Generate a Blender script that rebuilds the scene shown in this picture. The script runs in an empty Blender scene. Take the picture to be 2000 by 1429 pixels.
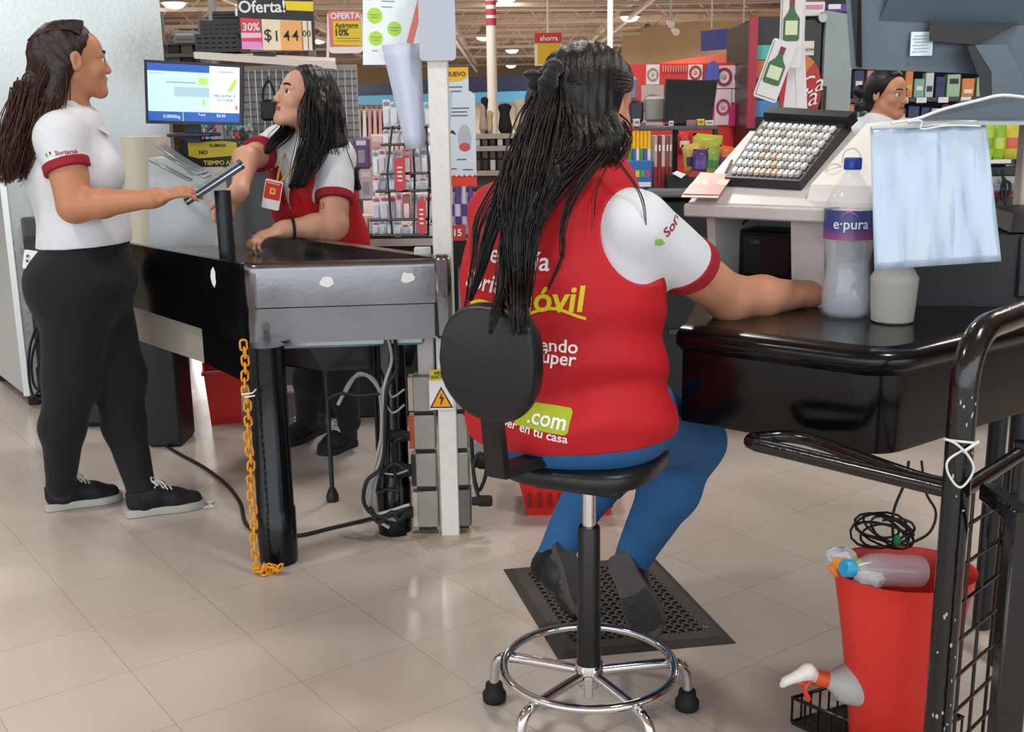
import bpy, bmesh, math, random
import numpy as np
from math import sin, cos, pi, radians, atan, sqrt
from mathutils import Vector, Matrix
from mathutils.bvhtree import BVHTree

random.seed(7)
np.random.seed(7)
SC = bpy.context.scene
COL = SC.collection

# ------------------------------------------------------------------ camera
CAM_H, FPX = 1.30, 2150.0
PITCH, ROLL = atan(485 / FPX), radians(0.84)
c_f = Vector((0, cos(PITCH), -sin(PITCH)))
c_u0 = Vector((0, sin(PITCH), cos(PITCH)))
c_r0 = Vector((1, 0, 0))
c_r = c_r0 * cos(ROLL) - c_u0 * sin(ROLL)
c_u = c_r0 * sin(ROLL) + c_u0 * cos(ROLL)
c_o = Vector((0, 0, CAM_H))
cam = bpy.data.cameras.new('camera')
cam.sensor_width = 36.0
cam.lens = FPX / 2000.0 * 36.0
cam.clip_end = 300
camo = bpy.data.objects.new('camera', cam)
COL.objects.link(camo)
camo.matrix_world = Matrix(((c_r.x, c_u.x, -c_f.x, c_o.x), (c_r.y, c_u.y, -c_f.y, c_o.y),
                            (c_r.z, c_u.z, -c_f.z, c_o.z), (0, 0, 0, 1)))
SC.camera = camo

# ------------------------------------------------------------------ world, exposure, daylight
SC.view_settings.view_transform = 'Standard'
SC.view_settings.look = 'None'
SC.view_settings.gamma = 1.0
SC.view_settings.use_curve_mapping = False
SC.view_settings.exposure = 0.12
SC.cycles.use_denoising = True
SC.cycles.max_bounces = 7
SC.cycles.diffuse_bounces = 3
SC.cycles.glossy_bounces = 4
SC.cycles.transmission_bounces = 7
SC.cycles.transparent_max_bounces = 10
SC.cycles.caustics_reflective = False
SC.cycles.caustics_refractive = False
SC.cycles.sample_clamp_indirect = 6
W = bpy.data.worlds.new('daylight')
SC.world = W
W.use_nodes = True
W.node_tree.nodes['Background'].inputs[0].default_value = (0.86, 0.94, 1.0, 1)
W.node_tree.nodes['Background'].inputs[1].default_value = 1.0


def area_light(name, loc, rot, sx, sy, power, col, shape='RECTANGLE', spread=180):
    l = bpy.data.lights.new(name, 'AREA')
    l.shape = shape
    l.size = sx
    if shape == 'RECTANGLE':
        l.size_y = sy
    l.energy = power
    l.color = col
    l.spread = radians(spread)
    o = bpy.data.objects.new(name, l)
    o.location = loc
    o.rotation_euler = rot
    COL.objects.link(o)
    return o


# daylight through the shop-front glazing behind and to the left of the camera
area_light('shopfront_daylight', (1.0, -5.2, 2.3), (radians(84), 0, 0), 24, 3.8, 460, (0.90, 0.96, 1.0))
area_light('side_glazing_daylight', (-9.0, 1.0, 2.5), (0, radians(-84), 0), 3.6, 9, 80, (0.85, 0.94, 1.0))


# ------------------------------------------------------------------ pixel helpers (2000 x 1429 frame -> world)
def ray(px, py):
    return c_f * FPX + c_r * (px - 1000) - c_u * (py - 714.5)


def at(px, py, Y):
    d = ray(px, py)
    return c_o + d * (Y / d.y)


def fl(px, py, z=0.0):
    d = ray(px, py)
    return c_o + d * ((z - CAM_H) / d.z)


def vl(p, q, t):
    return Vector(p) * (1 - t) + Vector(q) * t


# ------------------------------------------------------------------ materials
def s2l(c):
    return tuple(x / 12.92 if x <= 0.04045 else ((x + 0.055) / 1.055) ** 2.4 for x in c)


def hx(h):
    h = h.lstrip('#')
    return s2l([int(h[i:i + 2], 16) / 255 for i in (0, 2, 4)])


MATS = {}


def mat(name, col, rough=0.5, metal=0.0, bump=0.0, bscale=60.0, var=0.0, vscale=6.0, spec=0.5, coat=0.0,
        trans=0.0, ior=1.45, emit=0.0, alpha=1.0, sheen=0.0, rvar=0.0, aniso=None, sss=0.0):
    if name in MATS:
        return MATS[name]
    m = bpy.data.materials.new(name)
    m.use_nodes = True
    nt = m.node_tree
    b = nt.nodes['Principled BSDF']
    c = hx(col) if isinstance(col, str) else col
    b.inputs['Base Color'].default_value = (*c, 1)
    b.inputs['Roughness'].default_value = rough
    b.inputs['Metallic'].default_value = metal
    b.inputs['Specular IOR Level'].default_value = spec
    b.inputs['Coat Weight'].default_value = coat
    b.inputs['Coat Roughness'].default_value = 0.08
    b.inputs['Transmission Weight'].default_value = trans
    b.inputs['IOR'].default_value = ior
    b.inputs['Alpha'].default_value = alpha
    b.inputs['Sheen Weight'].default_value = sheen
    if sss:
        b.inputs['Subsurface Weight'].default_value = sss
        b.inputs['Subsurface Radius'].default_value = (0.012, 0.005, 0.003)
        b.inputs['Subsurface Scale'].default_value = 1.0
    if emit:
        b.inputs['Emission Color'].default_value = (*c, 1)
        b.inputs['Emission Strength'].default_value = emit
    tc = nt.nodes.new('ShaderNodeTexCoord')
    src = tc.outputs['Object']
    if aniso:
        mp = nt.nodes.new('ShaderNodeMapping')
        mp.inputs['Scale'].default_value = aniso
        nt.links.new(src, mp.inputs[0])
        src = mp.outputs[0]
    if var or rvar:
        n = nt.nodes.new('ShaderNodeTexNoise')
        n.inputs['Scale'].default_value = vscale
        n.inputs['Detail'].default_value = 5
        nt.links.new(src, n.inputs['Vector'])
        if var:
            r = nt.nodes.new('ShaderNodeMapRange')
            r.inputs[3].default_value = 1 - 2 * var
            r.inputs[4].default_value = 1 + 2 * var
            nt.links.new(n.outputs[0], r.inputs[0])
            mx = nt.nodes.new('ShaderNodeVectorMath')
            mx.operation = 'SCALE'
            mx.inputs[0].default_value = c
            nt.links.new(r.outputs[0], mx.inputs['Scale'])
            nt.links.new(mx.outputs[0], b.inputs['Base Color'])
        if rvar:
            r = nt.nodes.new('ShaderNodeMapRange')
            r.inputs[3].default_value = max(0.02, rough - 2 * rvar)
            r.inputs[4].default_value = min(1, rough + 2 * rvar)
            nt.links.new(n.outputs[0], r.inputs[0])
            nt.links.new(r.outputs[0], b.inputs['Roughness'])
    if bump:
        n2 = nt.nodes.new('ShaderNodeTexNoise')
        n2.inputs['Scale'].default_value = bscale
        n2.inputs['Detail'].default_value = 4
        nt.links.new(src, n2.inputs['Vector'])
        bp = nt.nodes.new('ShaderNodeBump')
        bp.inputs['Strength'].default_value = bump
        bp.inputs['Distance'].default_value = 0.01
        nt.links.new(n2.outputs[0], bp.inputs['Height'])
        nt.links.new(bp.outputs[0], b.inputs['Normal'])
    MATS[name] = m
    return m


def cm(h, rough=0.5, **k):
    """plain coloured material by hex"""
    return mat('paint_%s_%d' % (h.lstrip('#'), int(rough * 100)), h, rough, **k)


# ------------------------------------------------------------------ mesh builder
def V(*a):
    return Vector(a)


def frame(o, x, y):
    """matrix with local x along x, local y along y, z = x cross y, origin o"""
    x = Vector(x).normalized()
    y = Vector(y)
    y = (y - x * y.dot(x)).normalized()
    z = x.cross(y)
    o = Vector(o)
    return Matrix(((x.x, y.x, z.x, o.x), (x.y, y.y, z.y, o.y), (x.z, y.z, z.z, o.z), (0, 0, 0, 1)))


def rz(a, o=(0, 0, 0)):
    return Matrix.Translation(Vector(o)) @ Matrix.Rotation(a, 4, 'Z')


class MB:
    def __init__(s, M=None):
        s.v = []
        s.f = []
        s.mi = []
        s.m = 0
        s.M = M

    def add(s, vs, fs):
        o = len(s.v)
        if s.M is not None:
            vs = [s.M @ Vector(v) for v in vs]
        s.v += [tuple(v) for v in vs]
        s.f += [tuple(i + o for i in f) for f in fs]
        s.mi += [s.m] * len(fs)
        return s

    def box(s, c, d, R=None, bev=0.0):
        hxx, hy, hz = d[0] / 2, d[1] / 2, d[2] / 2
        c = Vector(c)
        b = min(bev, hxx * .9, hy * .9, hz * .9)
        if b <= 0:
            vs = [Vector((sx * hxx, sy * hy, sz * hz)) for sx in (-1, 1) for sy in (-1, 1) for sz in (-1, 1)]
            fs = [(0, 1, 3, 2), (4, 6, 7, 5), (0, 4, 5, 1), (2, 3, 7, 6), (0, 2, 6, 4), (1, 5, 7, 3)]
        else:
            vs = []
            idx = {}
            for sx in (-1, 1):
                for sy in (-1, 1):
                    for sz in (-1, 1):
                        for a in range(3):
                            p = [sx * (hxx - b), sy * (hy - b), sz * (hz - b)]
                            p[a] = (sx, sy, sz)[a] * (hxx, hy, hz)[a]
                            idx[(sx, sy, sz, a)] = len(vs)
                            vs.append(Vector(p))
            fs = []
            for a in range(3):
                o1, o2 = [(1, 2), (2, 0), (0, 1)][a]
                for sg in (-1, 1):
                    q = []
                    for e1, e2 in ((-1, -1), (1, -1), (1, 1), (-1, 1)):
                        k = [0, 0, 0]
                        k[a], k[o1], k[o2] = sg, e1, e2
                        q.append(idx[(*k, a)])
                    fs.append(tuple(q) if sg > 0 else tuple(q[::-1]))
                # edges parallel to axis a
                for e1 in (-1, 1):
                    for e2 in (-1, 1):
                        q = []
                        for sg, ax in ((-1, o1), (1, o1), (1, o2), (-1, o2)):
                            k = [0, 0, 0]
                            k[a], k[o1], k[o2] = sg, e1, e2
                            q.append(idx[(*k, ax)])
                        fs.append(tuple(q) if e1 * e2 < 0 else tuple(q[::-1]))
            for sx in (-1, 1):
                for sy in (-1, 1):
                    for sz in (-1, 1):
                        q = [idx[(sx, sy, sz, a)] for a in range(3)]
                        fs.append(tuple(q) if sx * sy * sz > 0 else tuple(q[::-1]))
        if R is not None:
            R = R.to_3x3() if len(R) == 4 else R
            vs = [R @ v for v in vs]
        return s.add([v + c for v in vs], fs)

    def cyl(s, a, b, r, r2=None, n=24, cap=True):
        a, b = Vector(a), Vector(b)
        r2 = r if r2 is None else r2
        z = (b - a).normalized()
        x = z.orthogonal().normalized()
        y = z.cross(x)
        vs = []
        for p, rr in ((a, r), (b, r2)):
            for i in range(n):
                t = 2 * pi * i / n
                vs.append(p + (x * cos(t) + y * sin(t)) * rr)
        fs = [(i, (i + 1) % n, n + (i + 1) % n, n + i) for i in range(n)]
        if cap:
            fs += [tuple(range(n))[::-1], tuple(range(n, 2 * n))]
        return s.add(vs, fs)

    def tube(s, pts, r, n=10, closed=False, flat=1.0, up=None):
        pts = [Vector(p) for p in pts]
        N = len(pts)
        rs = r if isinstance(r, (list, tuple)) else [r] * N
        x = None
        vs = []
        for i, p in enumerate(pts):
            if closed:
                t = pts[(i + 1) % N] - pts[i - 1]
            else:
                t = pts[min(i + 1, N - 1)] - pts[max(i - 1, 0)]
            t.normalize()
            if up is not None:
                x = Vector(up).cross(t)
                x = x.normalized() if x.length > 1e-5 else t.orthogonal().normalized()
            elif x is None:
                x = t.orthogonal().normalized()
            else:
                x = x - t * x.dot(t)
                x = x.normalized() if x.length > 1e-6 else t.orthogonal().normalized()
            y = t.cross(x)
            for k in range(n):
                a = 2 * pi * k / n
                vs.append(p + (x * cos(a) + y * sin(a) * flat) * rs[i])
        fs = []
        for i in range(N if closed else N - 1):
            j = (i + 1) % N
            for k in range(n):
                l = (k + 1) % n
                fs.append((i * n + k, i * n + l, j * n + l, j * n + k))
        if not closed:
            fs += [tuple(range(n))[::-1], tuple((N - 1) * n + k for k in range(n))]
        return s.add(vs, fs)

    def lathe(s, prof, o=(0, 0, 0), n=32, M=None, sq=1.0):
        """prof: (radius, height) list from bottom to top"""
        vs = []
        for r, h in prof:
            for k in range(n):
                a = 2 * pi * k / n
                v = Vector((r * cos(a), r * sin(a) * sq, h))
                vs.append((M @ v) if M is not None else v + Vector(o))
        fs = []
        for i in range(len(prof) - 1):
            for k in range(n):
                l = (k + 1) % n
                fs.append((i * n + k, i * n + l, (i + 1) * n + l, (i + 1) * n + k))
        fs.append(tuple(range(n))[::-1])
        fs.append(tuple((len(prof) - 1) * n + k for k in range(n)))
        return s.add(vs, fs)

    def prism(s, poly, z0, z1, M=None):
        n = len(poly)
        vs = [Vector((x, y, z0)) for x, y in poly] + [Vector((x, y, z1)) for x, y in poly]
        if M is not None:
            vs = [M @ v for v in vs]
        fs = [tuple(range(n))[::-1], tuple(range(n, 2 * n))] + [(i, (i + 1) % n, n + (i + 1) % n, n + i) for i in range(n)]
        return s.add(vs, fs)

    def hexa(s, b, t):
        """8 corner solid: b four bottom points, t four top points"""
        return s.add(list(b) + list(t), [(3, 2, 1, 0), (4, 5, 6, 7), (0, 1, 5, 4), (1, 2, 6, 5), (2, 3, 7, 6), (3, 0, 4, 7)])

    def ball(s, c, r, n=16, M=None):
        if not hasattr(r, '__len__'):
            r = (r, r, r)
        vs = []
        m = n // 2
        for i in range(1, m):
            t = pi * i / m
            for k in range(n):
                a = 2 * pi * k / n
                vs.append(Vector((r[0] * sin(t) * cos(a), r[1] * sin(t) * sin(a), r[2] * cos(t))))
        vs += [Vector((0, 0, r[2])), Vector((0, 0, -r[2]))]
        if M is not None:
            vs = [M.to_3x3() @ v for v in vs]
        c = Vector(c)
        vs = [v + c for v in vs]
        fs = []
        for i in range(m - 2):
            for k in range(n):
                l = (k + 1) % n
                fs.append((i * n + k, (i + 1) * n + k, (i + 1) * n + l, i * n + l))
        T, B = len(vs) - 2, len(vs) - 1
        for k in range(n):
            l = (k + 1) % n
            fs.append((T, k, l))
            fs.append((B, (m - 2) * n + l, (m - 2) * n + k))
        return s.add(vs, fs)

    def grid(s, pts, thick=0.0):
        """rows of points -> surface, given thickness along the average normal"""
        R_, C_ = len(pts), len(pts[0])
        P = [Vector(p) for row in pts for p in row]
        nrm = (P[C_ - 1] - P[0]).cross(P[(R_ - 1) * C_] - P[0])
        nrm.normalize()
        vs = P + [p - nrm * thick for p in P]
        o = R_ * C_
        fs = []
        for i in range(R_ - 1):
            for j in range(C_ - 1):
                a = i * C_ + j
                fs.append((a, a + 1, a + C_ + 1, a + C_))
                fs.append((o + a, o + a + C_, o + a + C_ + 1, o + a + 1))
        rim = [j for j in range(C_)] + [i * C_ + C_ - 1 for i in range(1, R_)] + \
              [(R_ - 1) * C_ + j for j in range(C_ - 2, -1, -1)] + [i * C_ for i in range(R_ - 2, 0, -1)]
        for k in range(len(rim)):
            a, b = rim[k], rim[(k + 1) % len(rim)]
            fs.append((a, o + a, o + b, b))
        return s.add(vs, fs)

    def text(s, txt, size, M, ext=0.0006, bold=0.0, align='CENTER', shear=0.0, wide=1.0):
        cu = bpy.data.curves.new('t', 'FONT')
        cu.body = txt
        cu.size = size
        cu.extrude = ext
        cu.offset = bold * size
        cu.align_x = align
        cu.align_y = 'CENTER'
        cu.shear = shear
        cu.resolution_u = 3
        ob = bpy.data.objects.new('t', cu)
        me = bpy.data.meshes.new_from_object(ob)
        vs = [M @ Vector((v.co.x * wide, v.co.y, v.co.z)) for v in me.vertices]
        fs = [tuple(p.vertices) for p in me.polygons]
        bpy.data.objects.remove(ob)
        bpy.data.curves.remove(cu)
        bpy.data.meshes.remove(me)
        return s.add(vs, fs)


ROOTS = {}


def mk(name, mb, mats, parent=None, label=None, cat=None, group=None, kind=None, smooth=38, loc=None):
    """link a builder (or a (verts, faces) pair) as ONE mesh object"""
    if isinstance(mb, MB):
        vs, fs, mi = np.array(mb.v, dtype=np.float64), mb.f, mb.mi
    else:
        vs, fs = mb[0], mb[1]
        mi = mb[2] if len(mb) > 2 else None
    me = bpy.data.meshes.new(name)
    o = bpy.data.objects.new(name, me)
    COL.objects.link(o)
    if parent is not None:
        base = Vector(ROOTS[parent.name])
        o.parent = parent
        ROOTS[o.name] = tuple(base)
    else:
        lo, hi = vs.min(0), vs.max(0)
        base = Vector(((lo[0] + hi[0]) / 2, (lo[1] + hi[1]) / 2, lo[2])) if loc is None else Vector(loc)
        o.location = base
        ROOTS[o.name] = tuple(base)
    vs = vs - np.array(base)
    if isinstance(fs, np.ndarray):
        me.vertices.add(len(vs))
        me.vertices.foreach_set('co', vs.astype(np.float32).ravel())
        nf, k = fs.shape
        me.loops.add(nf * k)
        me.loops.foreach_set('vertex_index', fs.astype(np.int32).ravel())
        me.polygons.add(nf)
        me.polygons.foreach_set('loop_start', np.arange(0, nf * k, k, dtype=np.int32))
        me.update(calc_edges=True)
    else:
        me.from_pydata([tuple(v) for v in vs], [], fs)
    for m in (mats if isinstance(mats, (list, tuple)) else [mats]):
        me.materials.append(m)
    if mi is not None and len(mi) and max(mi) > 0:
        me.polygons.foreach_set('material_index', np.array(mi, dtype=np.int32))
    if smooth:
        me.shade_smooth()
        if smooth < 180:
            me.set_sharp_from_angle(angle=radians(smooth))
    me.update()
    tag(o, label, cat, group, kind)
    return o


def tag(o, label=None, cat=None, group=None, kind=None):
    if label:
        o['label'] = label
    if cat:
        o['category'] = cat
    if group:
        o['group'] = group
    if kind:
        o['kind'] = kind
    return o


def thing(name, loc, label, cat, group=None, rot=0.0):
    o = bpy.data.objects.new(name, None)
    o.empty_display_size = 0.05
    COL.objects.link(o)
    o.location = loc
    o.rotation_euler = (0, 0, rot)
    ROOTS[o.name] = tuple(loc)
    return tag(o, label, cat, group)


def dup(o, parent=None, loc=None, rot=None, label=None, scale=None):
    c = o.copy()
    COL.objects.link(c)
    if parent is not None:
        c.parent = parent
    if loc is not None:
        c.location = loc
    if rot is not None:
        c.rotation_euler = rot if hasattr(rot, '__len__') else (0, 0, rot)
    if scale is not None:
        c.scale = scale
    if label:
        c['label'] = label
    for ch in list(o.children):
        dup(ch, c)
    ROOTS[c.name] = tuple(c.location)
    return c


def arc(c, r, a0, a1, n, u, v):
    c, u, v = Vector(c), Vector(u), Vector(v)
    return [c + u * (r * cos(a0 + (a1 - a0) * i / n)) + v * (r * sin(a0 + (a1 - a0) * i / n)) for i in range(n + 1)]


def spline(P, n=6):
    P = [Vector(p) for p in P]
    out = []
    for i in range(len(P) - 1):
        p0, p1, p2, p3 = P[max(i - 1, 0)], P[i], P[i + 1], P[min(i + 2, len(P) - 1)]
        for k in range(n):
            t = k / n
            out.append(0.5 * ((2 * p1) + (p2 - p0) * t + (2 * p0 - 5 * p1 + 4 * p2 - p3) * t * t + (3 * p1 - p0 - 3 * p2 + p3) * t ** 3))
    out.append(P[-1])
    return out


def rrect(w, h, r, n=5):
    """rounded rectangle polygon centred on the origin"""
    out = []
    for cx, cy, a in ((w / 2 - r, h / 2 - r, 0), (-w / 2 + r, h / 2 - r, pi / 2), (-w / 2 + r, -h / 2 + r, pi), (w / 2 - r, -h / 2 + r, 1.5 * pi)):
        for k in range(n + 1):
            t = a + pi / 2 * k / n
            out.append((cx + r * cos(t), cy + r * sin(t)))
    return out


# shared materials
STEEL = mat('brushed_steel', '#7b7a7e', 0.22, 1.0, bump=0.03, bscale=40, var=0.12, vscale=5, rvar=0.1)
CHROME = mat('chrome', '#d8d8da', 0.08, 1.0)
BLACKPAINT = mat('glossy_black_paint', '#070709', 0.2, 0.0, spec=.35, coat=0.08, bump=0.03, bscale=25, rvar=0.06)
BLACKPLASTIC = mat('black_plastic', '#17181a', 0.42, bump=0.04, bscale=300)
BLACKRUBBER = mat('black_rubber', '#141414', 0.7, bump=0.1, bscale=200)
WHITEPAINT = mat('white_painted_metal', '#dddbd6', 0.4, var=0.04, vscale=30)
CREAM = mat('cream_plastic', '#cfc8b8', 0.45, var=0.04)
REDPLASTIC = mat('red_plastic', '#d3261f', 0.32, var=0.03)
GREY = mat('grey_plastic', '#77797b', 0.45)
CABLE = mat('black_cable', '#101010', 0.5)
GREYCABLE = mat('grey_cable', '#8c8a88', 0.5)
PAPER = mat('white_paper', '#e9e9ea', 0.6)
CLEARP = mat('clear_plastic', '#f4f8fa', 0.08, trans=1.0, ior=1.12, alpha=0.5)


# ------------------------------------------------------------------ figures: smooth-blended volumes meshed as one surface
def surface_nets(D, lo, h):
    nx, ny, nz = D.shape
    S = D < 0
    cnt = np.zeros((nx - 1, ny - 1, nz - 1), dtype=np.int8)
    for a in (0, 1):
        for b in (0, 1):
            for c in (0, 1):
                cnt += S[a:nx - 1 + a, b:ny - 1 + b, c:nz - 1 + c]
    act = (cnt > 0) & (cnt < 8)
    I = np.argwhere(act)
    idx = np.full(act.shape, -1, dtype=np.int32)
    idx[act] = np.arange(len(I))
    corners = [(a, b, c) for a in (0, 1) for b in (0, 1) for c in (0, 1)]
    val = np.stack([D[I[:, 0] + a, I[:, 1] + b, I[:, 2] + c] for a, b, c in corners], 1)
    acc = np.zeros((len(I), 3))
    n = np.zeros(len(I))
    for i, ca in enumerate(corners):
        for ax in range(3):
            if ca[ax]:
                continue
            cb = list(ca)
            cb[ax] = 1
            j = corners.index(tuple(cb))
            va, vb = val[:, i], val[:, j]
            cr = (va < 0) != (vb < 0)
            t = np.where(cr, va / np.where(cr, va - vb, 1), 0)
            p = np.tile(np.array(ca, dtype=float), (len(I), 1))
            p[:, ax] = t
            acc += p * cr[:, None]
            n += cr
    P = (acc / n[:, None] + I) * h + np.array(lo)
    F = []
    for ax in range(3):
        s0 = [slice(0, nx - 1 if ax == 0 else nx), slice(0, ny - 1 if ax == 1 else ny), slice(0, nz - 1 if ax == 2 else nz)]
        s1 = list(s0)
        s0[ax] = slice(0, D.shape[ax] - 1)
        s1[ax] = slice(1, D.shape[ax])
        A, B = S[tuple(s0)], S[tuple(s1)]
        E = np.argwhere(A != B)
        o1, o2 = (ax + 1) % 3, (ax + 2) % 3
        ok = (E[:, o1] > 0) & (E[:, o2] > 0) & (E[:, o1] < D.shape[o1] - 1) & (E[:, o2] < D.shape[o2] - 1)
        E = E[ok]
        fl_ = A[tuple(E.T)]
        q = []
        for d1, d2 in ((-1, -1), (0, -1), (0, 0), (-1, 0)):
            e = E.copy()
            e[:, o1] += d1
            e[:, o2] += d2
            q.append(idx[tuple(e.T)])
        q = np.stack(q, 1)
        q[~fl_] = q[~fl_][:, ::-1]
        F.append(q)
    return P, np.concatenate(F)


class Body:
    """list of primitives (tag, kind, data, blend) combined by smooth union"""

    def __init__(s):
        s.p = []

    def cone(s, a, b, ra, rb=None, k=0.02, tag='body', w=None, sw=1.0, sub=False):
        rb = ra if rb is None else rb
        a, b = np.array(a, float), np.array(b, float)
        wv = None if w is None else np.array(Vector(w).normalized())
        R = max(ra, rb) * max(1, sw)
        lo, hi = np.minimum(a, b) - R, np.maximum(a, b) + R

        def fn(X, Y, Z):
            ab = b - a
            L2 = float(ab @ ab) + 1e-12
            px, py, pz = X - a[0], Y - a[1], Z - a[2]
            t = np.clip((px * ab[0] + py * ab[1] + pz * ab[2]) / L2, 0, 1)
            qx, qy, qz = px - t * ab[0], py - t * ab[1], pz - t * ab[2]
            q2 = qx * qx + qy * qy + qz * qz
            r = ra + (rb - ra) * t
            if wv is None:
                return np.sqrt(q2) - r
            qw = qx * wv[0] + qy * wv[1] + qz * wv[2]
            L = np.sqrt(np.maximum(q2 - qw * qw * (1 - 1 / (sw * sw)), 1e-10))
            return (L - r) * np.sqrt(q2 + 1e-10) / L
        s.p.append((tag, fn, lo, hi, k, sub))
        return s

    def ell(s, c, r, R=None, k=0.02, tag='body', sub=False):
        c = np.array(c, float)
        R = np.eye(3) if R is None else np.array(R.to_3x3() if isinstance(R, Matrix) else R)
        m = max(r)

        def fn(X, Y, Z):
            px, py, pz = X - c[0], Y - c[1], Z - c[2]
            l = [px * R[0, i] + py * R[1, i] + pz * R[2, i] for i in range(3)]
            k0 = np.sqrt(sum((l[i] / r[i]) ** 2 for i in range(3)) + 1e-9)
            k1 = np.sqrt(sum((l[i] / r[i] ** 2) ** 2 for i in range(3)) + 1e-9)
            return k0 * (k0 - 1) / k1
        s.p.append((tag, fn, c - m, c + m, k, sub))
        return s

    def chain(s, pts, rs, k=0.02, tag='body', w=None, sw=1.0):
        sws = sw if isinstance(sw, (list, tuple)) else [sw] * (len(pts))
        for i in range(len(pts) - 1):
            s.cone(pts[i], pts[i + 1], rs[i], rs[i + 1], k, tag, w, (sws[i] + sws[i + 1]) / 2)
        return s

    def build(s, h=0.004, off=0.0, tags=None, cuts=(), disp=None, hollow=None, offs=None, tcuts=None):
        offs, tcuts, off0 = offs or {}, tcuts or {}, off
        ps = [p for p in s.p if tags is None or p[0] in tags]
        pad = max([off] + list(offs.values())) + 0.03
        lo = np.min([p[2] for p in ps if not p[5]], 0) - pad
        hi = np.max([p[3] for p in ps if not p[5]], 0) + pad
        n = np.ceil((hi - lo) / h).astype(int) + 1
        D = np.full(n, 0.2, dtype=np.float32)
        ax = [(lo[i] + h * np.arange(n[i])).astype(np.float32) for i in range(3)]
        for tg, fn, a, b, k, sub in ps:
            off = offs.get(tg, off0)
            m = off + k + 2 * h + 0.012
            i0 = np.clip(((a - m - lo) / h).astype(int), 0, n - 1)
            i1 = np.clip(((b + m - lo) / h).astype(int) + 2, 1, n)
            sl = tuple(slice(i0[i], i1[i]) for i in range(3))
            X = ax[0][sl[0]][:, None, None]
            Y = ax[1][sl[1]][None, :, None]
            Z = ax[2][sl[2]][None, None, :]
            d = fn(X, Y, Z) - off
            for c in tcuts.get(tg, ()):
                d = np.maximum(d, c(X, Y, Z))
            A = D[sl]
            if sub:
                d = -d
                hh = np.maximum(k - np.abs(A - d), 0) / k
                D[sl] = np.maximum(A, d) + hh * hh * k * 0.25
            else:
                hh = np.maximum(k - np.abs(A - d), 0) / k
                D[sl] = np.minimum(A, d) - hh * hh * k * 0.25
        if disp is not None:
            M_ = np.argwhere(np.abs(D) < 0.03)
            t = tuple(M_.T)
            D[t] += disp(ax[0][t[0]], ax[1][t[1]], ax[2][t[2]]).astype(np.float32)
        if hollow:
            D = np.maximum(D, -(D + hollow))
        X = ax[0][:, None, None]
        Y = ax[1][None, :, None]
        Z = ax[2][None, None, :]
        for c in cuts:
            k = getattr(c, 'soft', 1e-6)
            d = c(X, Y, Z).astype(np.float32)
            hh = np.maximum(k - np.abs(D - d), 0) / k
            D = np.maximum(D, d) + hh * hh * k * 0.25
        D[0], D[-1] = 0.2, 0.2
        D[:, 0], D[:, -1] = 0.2, 0.2
        D[:, :, 0], D[:, :, -1] = 0.2, 0.2
        return surface_nets(D, lo, h)


def plane_cut(p, n):
    """keep the side the normal points away from"""
    p, n = np.array(p, float), np.array(Vector(n).normalized())
    return lambda X, Y, Z: (X - p[0]) * n[0] + (Y - p[1]) * n[1] + (Z - p[2]) * n[2]


def ball_keep_out(c, r):
    c = np.array(c, float)
    return lambda X, Y, Z: r - np.sqrt((X - c[0]) ** 2 + (Y - c[1]) ** 2 + (Z - c[2]) ** 2)


def ball_keep_in(c, r):
    c = np.array(c, float)
    return lambda X, Y, Z: np.sqrt((X - c[0]) ** 2 + (Y - c[1]) ** 2 + (Z - c[2]) ** 2) - r


def wrinkle(amp, f=(30, 30, 60), seed=0):
    rs = np.random.RandomState(seed)
    W_ = [(rs.normal(size=3) * np.array(f) * 0.5, rs.rand() * 6.28, rs.rand()) for _ in range(7)]

    def fn(X, Y, Z):
        o = 0
        for w, ph, a in W_:
            o = o + a * np.sin(w[0] * X + w[1] * Y + w[2] * Z + ph + 1.5 * np.sin(0.6 * w[1] * X - 0.5 * w[2] * Y + 0.4 * w[0] * Z))
        return amp * o / 2.2
    return fn


SKIN = mat('skin_warm', '#c18a6c', 0.48, bump=0.02, bscale=350, var=0.05, vscale=14, sss=0.12)
SKIN2 = mat('skin_light', '#cf9d83', 0.48, bump=0.02, bscale=350, var=0.05, vscale=14, sss=0.12)
SKIN3 = mat('skin_tan', '#b8805f', 0.5, bump=0.02, bscale=350, var=0.05, vscale=14, sss=0.12)
LIPS = mat('lips', '#a2504a', 0.4)
EYEWHITE = mat('eye_white', '#e6e1da', 0.2)
IRIS = mat('eye_iris', '#1f120b', 0.12)
BROW = mat('eyebrow_hair', '#1e1412', 0.7)
HAIRBLACK = mat('black_hair', '#0d0a0a', 0.38, spec=0.45, bump=0.25, bscale=90, aniso=(3, 3, 0.35))
HAIRBROWN = mat('brown_hair', '#3e2419', 0.42, spec=0.45, bump=0.25, bscale=90, var=0.35, vscale=22, aniso=(3, 3, 0.4))
POLO = mat('white_polo_knit', '#d9dce3', 0.8, bump=0.06, bscale=500, sheen=0.1)
VESTRED = mat('red_vest_cloth', '#b8121d', 0.7, bump=0.08, bscale=420, var=0.04, vscale=9)
MAROON = mat('maroon_trim', '#951829', 0.8, bump=0.05, bscale=400)
BLACKCLOTH = mat('black_trousers_cloth', '#111115', 0.88, bump=0.06, bscale=400, sheen=0.05)
DENIM = mat('blue_denim', '#285e90', 0.85, bump=0.15, bscale=600, var=0.12, vscale=9)
SHOEBLACK = mat('black_canvas', '#15161b', 0.75, bump=0.1, bscale=400)
SOLEWHITE = mat('dirty_white_rubber', '#b5b3ad', 0.6, var=0.1, vscale=25)
SHOELEATHER = mat('black_shoe_leather', '#121212', 0.4, bump=0.05, bscale=120)
SOLEGREY = mat('grey_shoe_sole', '#4a4745', 0.75, var=0.15, vscale=25)


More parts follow.
